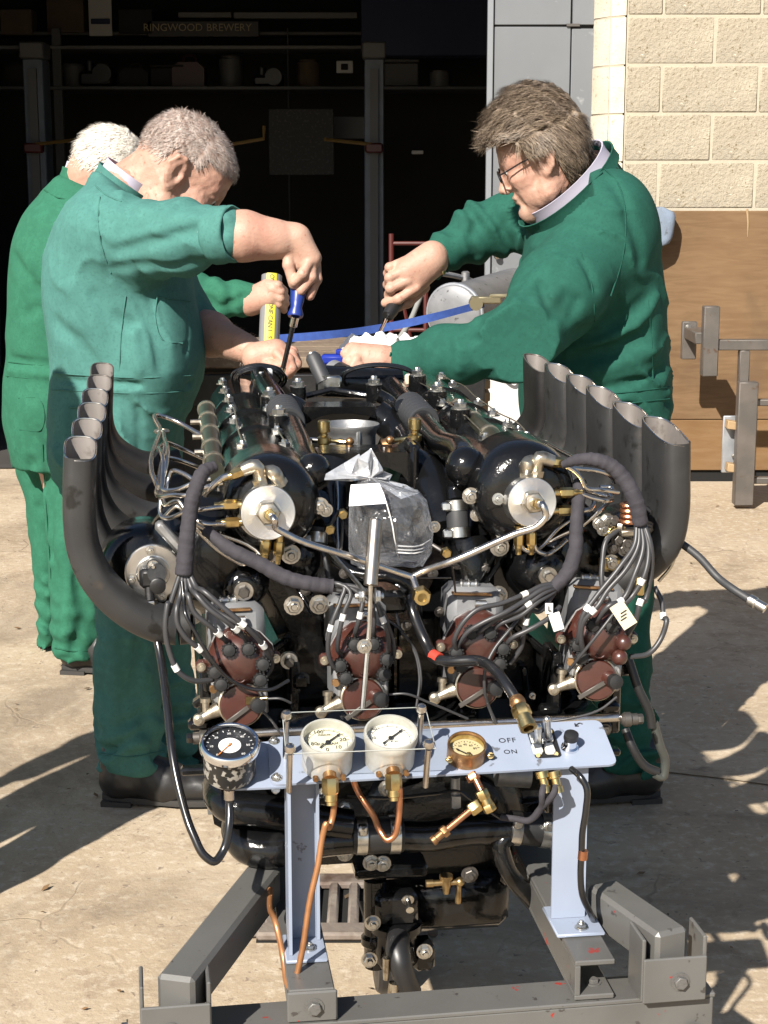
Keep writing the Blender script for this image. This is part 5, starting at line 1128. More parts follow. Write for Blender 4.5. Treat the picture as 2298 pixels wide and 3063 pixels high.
# two cream pressure gauges
M_['gcase'] = mat('silver_painted_case', (.78,.77,.72), .42, .35, noise=(40,.45,.7,(.62,.60,.54)))
for k, (gx, gy, dm) in enumerate(((963,905,'dialcream'),(1340,880,'dialwhite'))):
    c = pn(T4,gx,gy,.048); R = 170*KP
    g_ = pb(MB().lathe(c-PN*.048, PN, [(R*.86,0),(R*.92,.003),(R*.92,.030),(R*.97,.036),(R*1.0,.040),(R*1.0,.0465),(R*.97,.049),(R*.9,.049),(R*.88,.046),(R*.88,.030)], 56, cap=True), 'pressure_gauge', M_['gcase'])
    dc_ = c-PN*.0115
    pb(MB().lathe(dc_-PN*.003, PN, [(R*.875,0),(R*.875,.0028)], 44), 'dial', M_[dm], g_)
    gticks(dc_, 21, R*.72, R*.82, math.radians(205 if k == 0 else 200), math.radians(-70), M_['ink'], g_, .0005)
    pb(MB().torus(dc_, PN, R*.72, .0003, 40, 4), 'scale_ring', M_['ink'], g_)
    if k == 0:
        for s_, x, y in (('100',905,880),('20',1050,925),('10',1025,970),('80',880,950),('0',960,985)):
            p = pn(T4,x,y,.037); text_mesh(s_, .0085, M_['ink'], p, PX, PU, 'dial_numerals', g_, .0001)
        text_mesh('SUNBEAM', .0062, M_['ink'], pn(T4,960,950,.037), PX, PU, 'dial_lettering', g_, .0001, space=.95)
        text_mesh('PRESSURE', .0036, M_['ink'], pn(T4,940,897,.037), PX, PU, 'dial_lettering', g_, .0001)
    else:
        for s_, x, y in (('0',1305,955),('30',1235,915),('60',1240,860)): text_mesh(s_, .007, M_['ink'], pn(T4,x,y,.037), PX, PU, 'dial_numerals', g_, .0001)
        text_mesh('K W', .0045, M_['ink'], pn(T4,1360,935,.037), PX, PU, 'dial_lettering', g_, .0001)
    needle(dc_+PN*.002, math.atan2(48/.66, 82), R*.68, R*.42, .0011, M_['ink'], g_)
    pb(MB().lathe(c-PN*.001, PN, [(R*.9,0),(R*.9,.0008)], 44), 'glass', M_['glass'], g_)
    for dx in (-.017, .017): pb(MB().lathe(c-PN*.040-PU*R*.90+PX*dx*1.0, (-PU), [(.0035,-.002),(.0035,.003)], 10), 'case_screw', M_['bronze'], g_)
    # brass union at the bottom and the copper pipe
    s0 = c-PN*.034-PU*R*.93
    pb(MB().lathe(s0+PU*.008, -PU-PN*.2, [(.0085,0),(.0085,.014)], 14), 'gauge_stem', M_['bronze'], g_)
    dv_ = (-PU*.55-PN*.8).normalized(); e0 = s0-PU*.006
    pb(MB().hexn(e0, dv_, .0105, .020).lathe(e0+dv_*.02, dv_, [(.0078,0),(.0078,.008),(.0060,.009),(.0060,.013)], 14), 'brass_union', M_['brass'], g_)
    e1 = e0+dv_*.03
    if k == 0: cu0 = e1
    else: cu1 = e1
def Wp(t, x, y, d): return W(*t(x, y), d)
dq = cu0.y
pb(MB().tube([cu0, Wp(T6,795,215,dq), Wp(T6,800,300,dq+.005), Wp(T6,785,410,dq+.005), Wp(T6,770,450,dq), Wp(T6,750,430,dq-.01), Wp(T6,738,470,dq-.01), Wp(T6,700,690,dq-.015), Wp(T6,660,860,dq-.02), Wp(T6,600,1230,dq-.03), Wp(T6,560,1380,dq-.03), Wp(T6,540,1412,dq-.025), Wp(T6,518,1380,dq-.015), Wp(T6,500,1250,dq+.01), Wp(T6,450,1020,dq+.03), Wp(T6,415,930,dq+.08), Wp(T6,418,820,dq+.12)], .0038, 12, 6), 'copper_pipe', M_['coppertan'])
dq = cu1.y
pb(MB().tube([cu1, Wp(T6,1185,215,dq), Wp(T6,1190,330,dq+.002), Wp(T6,1180,430,dq), Wp(T6,1155,505,dq), Wp(T6,1120,525,dq), Wp(T6,1080,480,dq+.005), Wp(T6,1040,390,dq+.03), Wp(T6,930,210,dq+.06), Wp(T6,915,170,dq+.06)], .0040, 12, 6), 'copper_pipe', M_['copper'])
# clear cover on four pillars
M_['acrylic'] = bpy.data.materials.new('clear_acrylic'); M_['acrylic'].use_nodes = True
_n3 = M_['acrylic'].node_tree; _tr = _n3.nodes.new('ShaderNodeBsdfTransparent'); _tr.inputs[0].default_value = (.93,.93,.92,1); _gl = _n3.nodes.new('ShaderNodeBsdfGlossy'); _gl.inputs['Roughness'].default_value = .04
_fr = _n3.nodes.new('ShaderNodeFresnel'); _fr.inputs['IOR'].default_value = 1.49; _mx = _n3.nodes.new('ShaderNodeMixShader')
_ge = _n3.nodes.new('ShaderNodeNewGeometry'); _mm = _n3.nodes.new('ShaderNodeMath'); _mm.operation = 'SUBTRACT'; _mm.use_clamp = True; _n3.links.new(_fr.outputs[0], _mm.inputs[0]); _n3.links.new(_ge.outputs['Backfacing'], _mm.inputs[1]); _n3.links.new(_mm.outputs[0], _mx.inputs[0]); _n3.links.new(_tr.outputs[0], _mx.inputs[1]); _n3.links.new(_gl.outputs[0], _mx.inputs[2]); _n3.links.new(_mx.outputs[0], _n3.nodes['Material Output'].inputs['Surface'])
hA = .062
cs = [pn(T4,712,1018,hA), pn(T4,1608,985,hA), pn(T4,1545,738,hA), pn(T4,690,772,hA)]
ac = pb(MB().prism(cs, PN*.004), 'clear_cover', M_['acrylic'])
edg = MB(); q = [p+PN*.002 for p in cs]
for i in range(4): edg.tube([q[i], q[(i+1) % 4]], .0006, 4, 1)
pb(edg, 'cover_edge', mat('bright_acrylic_edge',(.42,.44,.42),.2,0), ac)
for x, y in ((735,985),(1565,958),(1522,745),(714,785)):
    p = pn(T4,x,y,hA+.004); pb(MB().lathe(p-PN*(hA+.004), PN, [(.0037,0),(.0037,hA-.002)], 16).lathe(p, PN, [(.0066,-.001),(.0066,.003),(.005,.0065),(.002,.0075)], 16), 'cover_pillar', M_['steel'])
# small brass gauge
c = pn(T5,395,950,.022); R = 122*KP
g_ = pb(MB().lathe(c-PN*.022, PN, [(R*1.0,0),(R*1.0,.018),(R*1.02,.0195),(R*1.0,.0225),(R*.93,.0225),(R*.92,.007)], 44), 'small_gauge', M_['bronze'])
pb(MB().lathe(c-PN*.012, PN, [(R*.93,0),(R*.93,.002),(R*.90,.008),(R*.9,.002)], 40, cap=False), 'brass_inner_ring', M_['brass'], g_)
pb(MB().lathe(c-PN*.014, PN, [(R*.92,0),(R*.92,.003)], 40), 'dial', mat('yellowed_dial',(.50,.43,.24),.5), g_)
gticks(c-PN*.0106, 13, R*.62, R*.74, math.radians(165), math.radians(15), M_['ink'], g_, .0005)
for i, s_ in enumerate(('0','20','40','60','80')):
    t = math.radians(160-35*i); text_mesh(s_, .005, M_['ink'], c-PN*.0106+(PX*math.cos(t)+PU*math.sin(t))*R*.5-PU*R*.05, PX, PU, 'dial_numerals', g_, .0001)
needle(c-PN*.009-PU*R*.42+PX*R*.05, math.radians(140), R*.8, R*.1, .0009, M_['ink'], g_)
pb(MB().lathe(c-PN*.010-PU*R*.42+PX*R*.05, PN, [(R*.13,0),(R*.13,.003),(R*.05,.004)], 16), 'needle_boss', M_['brass'], g_)
pb(MB().lathe(c-PN*.002, PN, [(R*.93,0),(R*.93,.0008)], 40), 'glass', M_['glass'], g_)
for x, y in ((290,1045),(535,1020)): pb(MB().cyl(pn(T5,x,y,.001), pn(T5,x,y,.008), .0042, None, 10).box(pn(T5,x,y,.008), (.010,.004,.004), (PX,PU,PN), bev=.001), 'wing_screw', M_['brass'])
# OFF / ON, arrow mark, switches, button
text_mesh('OFF', .0122, M_['ink'], pn(T5,635,930,.0003), PX, PU, 'off_lettering', PAN, .0002, space=1.1); text_mesh('ON', .0108, M_['ink'], pn(T5,655,998,.0003), PX, PU, 'on_lettering', PAN, .0002, space=1.1)
pb(MB().tube([pn(T5,1085,832,.0006), pn(T5,1072,826,.0006), pn(T5,1055,832,.0006), pn(T5,1045,842,.0006)], .0009, 5, 3).tube([pn(T5,1040,828,.0006), pn(T5,1043,845,.0006), pn(T5,1062,843,.0006)], .0009, 5, 1), 'arrow_mark', M_['ink'])
sw = [pn(T5,805,1038,.0), pn(T5,958,1030,.0), pn(T5,905,865,.0), pn(T5,750,875,.0)]
swb = pb(MB().prism(rounded(sw, .004), PN*.003), 'switch_plate', M_['dialblack'])
M_['porcelain'] = mat('white_porcelain', (.78,.76,.70), .3)
for (x0, x1) in ((790,840),(865,912)):
    for yy in (915, 980):
        p = pn(T5,(x0+x1)/2+(-12 if yy < 950 else 0),yy,.006); pb(MB().box(p, (.0125,.017,.008), (PX,PU,PN), bev=.002), 'switch_block', M_['porcelain'], swb)
for (x, y, x2, y2) in ((825,955,818,850),(880,930,872,805)):
    a = pn(T5,x,y,.006); b_ = pn(T5,x2,y2,.040)
    pb(MB().cyl(pn(T5,x,y,.003), a+PN*.006, .0055, None, 14).tube([a, a.lerp(b_,.55), b_], [.0042,.0046,.0052], 12, 2).sph(b_, .0052, 10, 6), 'toggle_lever', M_['zinc'], swb)
for x, y in ((820,1018),(928,1010),(895,878)): pb(MB().cyl(pn(T5,x,y,.003), pn(T5,x,y,.0042), .0028, None, 10), 'brass_screw', M_['brass'], swb)
p = pn(T5,1008,975,.0)
btn = pb(MB().lathe(p, PN, [(.0115,0),(.0110,.003),(.0085,.005),(.0085,.016)], 28), 'push_button', M_['chrome']); pb(MB().lathe(p+PN*.015, PN, [(.0092,0),(.0096,.002),(.0092,.008),(.004,.0095)], 26), 'button_cap', M_['dialblack'], btn)
# fittings under the panel: tee with copper stub, terminals and cables
dq = PB.y
a = Wp(T5,440,1150,dq+.01); b_ = Wp(T5,480,1230,dq)
pb(MB().tube([a, b_], .0045, 10, 1), 'copper_stub', M_['copper']); pb(MB().hexn(a-UP*.004, (a-b_), .0085, .01), 'bulkhead_nut', M_['copper'])
t0 = Wp(T5,475,1230,dq); t1 = Wp(T5,530,1340,dq-.005)
pb(MB().hexn(t0, t1-t0, .0085, .012).lathe(t0+(t1-t0)*.45, t1-t0, [(.007,0),(.0075,(t1-t0).length*.3)], 12).hexn(t0+(t1-t0)*.75, t1-t0, .0085, .010).hexn(Wp(T5,470,1310,dq-.003), Wp(T5,420,1345,dq-.006)-Wp(T5,470,1310,dq-.003), .0088, .015), 'brass_tee', M_['brass'])
pb(MB().tube([Wp(T5,430,1335,dq-.006), Wp(T5,260,1475,dq-.02)], .0042, 10, 1), 'copper_stub', M_['copper'])
e = (Wp(T5,260,1475,dq-.02)-Wp(T5,430,1335,dq-.006)).normalized()
pb(MB().hexn(Wp(T5,275,1462,dq-.019), e, .0075, .008).lathe(Wp(T5,262,1473,dq-.02), e, [(.005,0),(.005,.014),(.0062,.015),(.0062,.02)], 12), 'copper_nipple', M_['bronze'])
for x in (840, 912):
    p = Wp(T5,x,1115,dq+.015); q = Wp(T5,x+18,1190,dq+.01)
    pb(MB().lathe(p, q-p, [(.0085,0),(.0085,.008),(.0055,.009),(.0055,.018),(.0068,.019),(.0068,.027)], 14), 'terminal_stud', M_['brass'])
    pb(MB().tube([q, Wp(T5,x+5,1240,dq+.0), Wp(T5,840,1330,dq+.01), Wp(T5,760,1410,dq+.02), Wp(T5,690,1400,dq+.03), Wp(T5,600,1390,dq+.04)], .0042, 10, 5), 'braided_cable', M_['loom'])
cbx = [Wp(T5,1020,1100,dq+.02), Wp(T5,1075,1150,dq-.0), Wp(T5,1105,1200,dq-.004), Wp(T5,1105,1350,dq-.006), Wp(T5,1085,1480,dq-.006), Wp(T5,1080,1600,dq-.006)] + [Wp(T(1200,2300),820,380,dq-.006), Wp(T(1200,2300),815,0,dq-.006)][:0]
Z3b = lambda x, y: (1200+x/1.5118, 2300+y/1.5118)
cbx += [Wp(Z3b,812,470,dq-.006), Wp(Z3b,820,570,dq-.003), Wp(Z3b,850,640,dq+.006), Wp(Z3b,868,680,dq+.03)]
pb(MB().tube(cbx, .0042, 10, 6), 'panel_cable', M_['cable']); pb(MB().cyl(Wp(Z3b,824,368,dq-.006), Wp(Z3b,820,408,dq-.006), .0062, None, 12), 'copper_clip', M_['copper'])
# rev counter cable: from the drum gearbox down to the ground side and up to the ferrule
tg = [E(*T1(622,1640),-.05), E(*T1(640,1720),-.055)] + [W(*T4(x, y), d) for x, y, d in ((5,760,2.02),(30,1000,1.98),(80,1250,1.95),(160,1500,1.92),(230,1625,1.91),(280,1655,1.91),(330,1600,1.92),(370,1450,1.93),(372,1260,1.945))] + [bk-UP*.012]
tag(MB().tube(tg, .0052, 12, 6).build('rev_counter_cable', M_['cable']), 'long black cable looping from the left drum to the rev counter', 'cable')
# ------------------------------------------------------------------ steel stand
STD = thing('engine_stand', EN(.02,.1,0), 'grey painted steel engine stand of channel sections with red chips', 'engine stand')
def sb(mb, n, m=M_['stand'], par=STD, **kw): return mb.build(n, m, par, 30, **kw)
Z6 = T6
cz = .408                                                   # top of the front cross beam
def gz(px, py, z):
    r = ray(px, py); return CAMP + r*((z-CAMP.z)/r.z)
bl_ = gz(318*1.384, 2240*1.384, cz); brr = gz(1547*1.384, 2146*1.384, cz)
ud = (brr-bl_).normalized(); vd = UP.cross(ud).normalized()
def beamL(a, b_, w, h, t=.006):      # angle section: flat top flange and front web
    m_ = (a+b_)/2; L = (b_-a).length
    return MB().box(m_+vd*(w/2)-UP*(t/2), (L, w, t), (ud,vd,UP), bev=.0015).box(m_+vd*(.004)-UP*(h/2+t), (L-.004, t, h), (ud,vd,UP), bev=.0015)
sb(beamL(bl_, brr, .062, .085), 'cross_beam'); sb(MB().box((bl_+brr)/2+vd*.012-UP*.052, ((brr-bl_).length-.03,.008,.03),(ud,vd,UP),bev=.001), 'beam_web')
# longitudinal rails (channels) running back under the engine
def rail_(u, zt_, h, w, flip, L=1.15, v0=-.36):
    s = 1 if flip else -1; b = MB(); c = EN(u, v0+L/2, zt_)
    b.box(c+RX*(-s*w/2+s*.0035)-UP*(h/2), (.007,L,h-.0135), (RX,AX,UP), bev=.001)
    b.box(c-UP*.0035, (w,L,.007), (RX,AX,UP), bev=.0015); b.box(c-UP*(h-.0035), (w,L,.007), (RX,AX,UP), bev=.0015)
    return b
ul = (foot_l-P0).dot(RX); ur = (foot_r-P0).dot(RX)
vl = (foot_l-P0).dot(AX); vr = (foot_r-P0).dot(AX)
lzt = foot_l.z-.006; rzt = foot_r.z-.006
lf_ = -.06
vC = (bl_-P0).dot(AX)
def vfront(u):
    p0_, p1_ = (bl_-P0), (brr-P0); t = (u-p0_.dot(RX))/(p1_.dot(RX)-p0_.dot(RX)); return p0_.lerp(p1_, t).dot(AX)
vfl, vfr = vfront(ul)+.006, vfront(ur)+.004
sb(rail_(ur+.004, rzt, rzt-cz-.001, .05, True, .95, vfr), 'frame_rail'); sb(rail_(ul, lzt, lzt-cz-.001, .055, False, 1.0, vfl+.003), 'frame_rail')
pf = EN(ul, vfl, 0)
sb(MB().box(EN(ul, vfl-.001, (lzt+cz)/2+.0005), (.060,.006,lzt-cz-.001), (RX,AX,UP), bev=.002), 'end_plate')
def sbolt(p, ax, r): inst(bolt_st, 'bolt', STD, p, ax, r)
bolt_st = MB().lathe((0,0,0),(0,0,1),[(1.4,0),(1.4,.15)],14).hexn((0,0,.15),(0,0,1),1.0,.7).mesh('bolt', M_['stand'])
sbolt(EN(ul+.002, vfl-.004, cz+.020), FR, .0085); sbolt(EN(ur+.010, vfr+.03, cz+.008), UP, .007)
# splayed side beams with sockets at the ends of the cross beam
for side in (-1, 1):
    zt_ = cz+.088
    n0 = gz(*((378*1.384, 2112*1.384) if side < 0 else (1455*1.384, 2012*1.384)), zt_); n1 = gz(*((572*1.384, 1868*1.384) if side < 0 else (1300*1.384, 1905*1.384)), zt_)
    d = (n1-n0).normalized(); x = d.cross(UP).normalized(); y = x.cross(d)
    m_ = (n0+n1)/2; L = (n1-n0).length
    sb(MB().box(m_-y*.026, (.046, L, .052), (x, d, y), bev=.005), 'side_beam')
    e = Vector((n0.x, n0.y, cz+.030)) - vd*.006
    so = MB().box(e-vd*.006, (.080,.005,.058), (ud,vd,UP), bev=.0015)
    for s in (-1,1): so.box(e+ud*(s*.0385)+vd*.024+UP*.012, (.005,.055,.082), (ud,vd,UP), bev=.0015)
    sb(so, 'socket'); sbolt(e-vd*.009-UP*.002+ud*.006*side, -vd, .0085)
    if side < 0:
        for dz in (-.005,-.045):
            p = e-ud*.041+vd*.01+UP*(dz+.0)
            sb(MB().lathe(p, -ud, [(.0055,0),(.0055,.02)], 10), 'adjuster_thread', M_['copper']); inst(bolt_me,'bolt',STD,p-ud*.014,-ud,.0085)
    else: sbolt(bl_.lerp(brr,.96)-UP*.05-vd*.004, -vd, .009)
for t in (.55, .62): sbolt(bl_.lerp(brr,t)-UP*.055-vd*.004, -vd, .006) if t > .6 else None
# legs, castors and rear beam, low behind the engine
rb_ = EN(.02,.50,cz+.02)
sb(MB().box(rb_, (.40,.07,.07), (RX,AX,UP), bev=.006), 'rear_beam')
for (p, nm) in ((bl_.lerp(brr,.06)+vd*.03,0),(bl_.lerp(brr,.94)+vd*.03,0),(EN(.05,.50,0),1)):
    tz = (cz-.006) if nm == 0 else cz-.016
    sb(MB().box(Vector((p.x,p.y,(tz+.15)/2)), (.05,.05,tz-.15), (ud,vd,UP), bev=.004), 'leg')
    w_ = sb(MB().box(Vector((p.x,p.y,.146)), (.085,.085,.008), (ud,vd,UP), bev=.001).box(Vector((p.x,p.y,.10))+RX*.026, (.005,.05,.09), (RX,AX,UP)).box(Vector((p.x,p.y,.10))-RX*.026, (.005,.05,.09), (RX,AX,UP)), 'castor_fork', M_['blackmetal'])
    c = Vector((p.x,p.y,.0625))
    sb(MB().lathe(c-RX*.02, RX, [(.03,-.002),(.035,.0),(.058,.0),(.0625,.006),(.0625,.034),(.058,.04),(.035,.04),(.03,.042)], 32), 'castor_wheel', M_['rubber'], w_)
sb(MB().box(EN(-.2,.3,.505)-UP*.06+RX*.0, (.12,.10,.012), (RX,AX,UP), bev=.001), 'mount_pad')
# ------------------------------------------------------------------ people: smooth bodies from blended distance fields
import openvdb
def smin(a, b, k):
    h = np.clip(.5+.5*(b-a)/k, 0, 1); return b+(a-b)*h-k*h*(1-h)
def _dseg(P, a, b):
    ab = b-a; t = np.clip(((P-a)@ab)/max(float(ab@ab), 1e-9), 0, 1); return t, np.linalg.norm(P-a-t[..., None]*ab, axis=-1)
def wnoise(P, scale, seed=0, n=6):
    r = np.random.default_rng(seed); out = 0
    for i in range(n):
        k = r.normal(size=3); k = k/np.linalg.norm(k)*(2*np.pi/scale)*r.uniform(.6, 1.6); out = out + np.sin(P@k.astype(np.float32)+r.uniform(0, 6.28))
    return out/np.sqrt(n)
class SDF:
    def __init__(s, lo, hi, h):
        s.lo = np.array(lo, dtype=np.float64); s.h = h; s.n = np.ceil((np.array(hi)-s.lo)/h).astype(int)+1
        s.D = np.full(s.n, .5, dtype=np.float32)
    def _sl(s, lo, hi, m):
        a = np.clip(np.floor((np.array(lo)-m-s.lo)/s.h).astype(int), 0, s.n); b = np.clip(np.ceil((np.array(hi)+m-s.lo)/s.h).astype(int)+1, 0, s.n)
        sl = tuple(slice(i, j) for i, j in zip(a, b))
        if any(j-i < 1 for i, j in zip(a, b)): return None, None
        g = [s.lo[i]+s.h*np.arange(a[i], b[i]) for i in range(3)]
        return sl, np.stack(np.meshgrid(*g, indexing='ij'), -1).astype(np.float32)
    def _put(s, sl, d, k, op):
        if op == 'add': s.D[sl] = smin(s.D[sl], d, k)
        else: s.D[sl] = -smin(-s.D[sl], d, k)
    def cone(s, a, b, ra, rb=None, k=.02, op='add'):
        a, b = np.array(a, dtype=np.float32), np.array(b, dtype=np.float32); rb = ra if rb is None else rb; m = max(ra, rb)+k+.02
        sl, P = s._sl(np.minimum(a, b), np.maximum(a, b), m)
        if sl is None: return s
        t, d = _dseg(P, a, b); s._put(sl, d-(ra+(rb-ra)*t), k, op); return s
    def chain(s, pts, r, k=.01):
        for i in range(len(pts)-1): s.cone(pts[i], pts[i+1], r[i], r[i+1], k)
        return s
    def ell(s, c, rad, M=None, k=.02, op='add'):
        c = np.array(c, dtype=np.float32); rad = np.array(rad, dtype=np.float32); R = rad.max()
        sl, P = s._sl(c, c, R+k+.02)
        if sl is None: return s
        q = P-c
        if M is not None: q = q@np.array(M, dtype=np.float32)
        k0 = np.linalg.norm(q/rad, axis=-1); k1 = np.linalg.norm(q/(rad*rad), axis=-1)+1e-6
        s._put(sl, k0*(k0-1)/k1, k, op); return s
    def rows(s, rows, k=.03, p=2.0):
        """rows: (z, cx, cy, rx, ry) from top to bottom: a lofted body of ellipses"""
        R = np.array(sorted(rows), dtype=np.float64); z = R[:, 0]
        lo = (np.min(R[:,1]-R[:,3]), np.min(R[:,2]-R[:,4]), z[0]); hi = (np.max(R[:,1]+R[:,3]), np.max(R[:,2]+R[:,4]), z[-1])
        sl, P = s._sl(lo, hi, .05)
        zz = P[0, 0, :, 2].astype(np.float64); zi = np.clip(zz, z[0], z[-1])
        def sm(col):
            v = np.interp(zi, z, R[:, col]); w = 5
            return np.convolve(np.pad(v, w, mode='edge'), np.ones(2*w+1)/(2*w+1), 'valid') if len(v) > 2*w else v
        cx, cy, rx, ry = (sm(i).astype(np.float32) for i in (1, 2, 3, 4))
        qx = (P[..., 0]-cx)/rx; qy = (P[..., 1]-cy)/ry
        rr = (np.abs(qx)**p+np.abs(qy)**p)**(1/p); d = (rr-1)*np.minimum(rx, ry)
        over = np.abs(zz-zi).astype(np.float32); d = np.where(over > 0, np.sqrt(np.maximum(d, 0)**2+over**2)+np.minimum(d, 0)*0, d)
        s._put(sl, d.astype(np.float32), k, 'add'); return s
    def fold(s, pts, w, amp):
        """a raised (amp>0) or sunk fold along a polyline lying near the surface"""
        P_ = [np.array(p, dtype=np.float32) for p in pts]
        sl, P = s._sl(np.min(P_, 0), np.max(P_, 0), 3*w)
        if sl is None: return s
        d = None
        for i in range(len(P_)-1):
            t, q = _dseg(P, P_[i], P_[i+1]); d = q if d is None else np.minimum(d, q)
        s.D[sl] -= (amp*np.exp(-(d/w)**2)).astype(np.float32); return s
    def disp(s, f, lo=None, hi=None):
        sl, P = s._sl(s.lo if lo is None else lo, s.lo+s.h*s.n if hi is None else hi, 0)
        if sl is None: return s
        near = np.abs(s.D[sl]) < .05
        if near.any():
            d = s.D[sl]; d[near] -= f(P[near]).astype(np.float32); s.D[sl] = d
        return s
    def quads(s):
        G = openvdb.FloatGrid(1.0); G.copyFromArray(s.D); p, t, q = G.convertToPolygons(0.0, 0.0)
        return p*s.h+s.lo, [tuple(x) for x in t.tolist()]+[tuple(x) for x in q.tolist()]
def join(parts):
    V, F = [], []
    for v, f in parts:
        o = len(V); V += [tuple(p) for p in v.tolist()]; F += [tuple(i+o for i in q) for q in f]
    return V, F
def sdf_mesh(name, parts, m):
    V, F = join(parts); me = bpy.data.meshes.new(name); me.from_pydata(V, [], F); me.materials.append(m)
    me.polygons.foreach_set('use_smooth', [True]*len(me.polygons)); me.update(); return me
M_['skin'] = mat('skin', (.46,.29,.215), .55, 0, noise=[(11,.35,.68,(.46,.245,.18)),(34,.52,.72,(.55,.32,.235)),(90,.6,.75,(.38,.16,.11))], bump=[(260,.3,.0022),(70,.25,.004)], spec=.4)
_b = M_['skin'].node_tree.nodes['Principled BSDF']; _b.inputs['Subsurface Weight'].default_value = .04; _b.inputs['Subsurface Radius'].default_value = (.012,.004,.002)
def cloth(name, c):
    m = mat(name, c, .88, 0, noise=[(2.4,.42,.72,tuple(x*.80 for x in c)),(45,.4,.75,tuple(x*1.14 for x in c)),(7,.62,.74,tuple(x*.74+.004 for x in c)),(160,.5,.7,tuple(x*.86 for x in c))], bump=[(520,.15,.0012),(38,.10,.004)], spec=.1)
    m.node_tree.nodes['Principled BSDF'].inputs['Sheen Weight'].default_value = .0; return m
M_['clothA'] = cloth('teal_green_coverall', (.070,.198,.174)); M_['clothC'] = cloth('green_coverall', (.031,.138,.085)); M_['clothB'] = cloth('dark_green_coverall', (.020,.093,.068))
M_['shirt'] = mat('lilac_shirt', (.50,.47,.58), .85, 0, bump=(300,.1,.001)); M_['leather'] = mat('black_leather_shoe', (.018,.017,.017), .38, 0, bump=(60,.15,.003))
M_['sole'] = mat('shoe_sole', (.03,.028,.026), .7); M_['eyewhite'] = mat('eye_white', (.7,.68,.64), .2); M_['iris'] = mat('dark_iris', (.02,.018,.015), .1)
def hair_mat(name, a, b_):
    m = mat(name, a, .55, 0, spec=.35); nt = m.node_tree
    at_ = nt.nodes.new('ShaderNodeAttribute'); at_.attribute_name = 'tone'; mx = nt.nodes.new('ShaderNodeMix'); mx.data_type = 'RGBA'
    mx.inputs[6].default_value = (*a, 1); mx.inputs[7].default_value = (*b_, 1); nt.links.new(at_.outputs['Fac'], mx.inputs['Factor'])
    nt.links.new(mx.outputs[2], nt.nodes['Principled BSDF'].inputs['Base Color']); return m
M_['hairA'] = hair_mat('short_grey_hair', (.20,.13,.10), (.46,.41,.375)); M_['hairB'] = hair_mat('brown_grey_hair', (.046,.033,.023), (.27,.205,.145)); M_['hairC'] = hair_mat('white_hair', (.52,.47,.40), (.85,.82,.76))
def WD(x, y, d): return W(x*1.38434, y*1.38434, d)
def V3(v): return np.array(v, dtype=np.float64)
class Head:
    """head frame: f forward (nose), l to the person's left, u up; centre between the ears"""
    def __init__(s, c, f, u, sc=1.0):
        s.c = Vector(c); s.f = Vector(f).normalized(); u = Vector(u); s.u = (u - s.f*u.dot(s.f)).normalized(); s.l = s.u.cross(s.f); s.sc = sc
        s.M = np.array([list(s.f), list(s.l), list(s.u)]).T
    def p(s, x, y, z): return V3(s.c + (s.f*x + s.l*y + s.u*z)*s.sc)
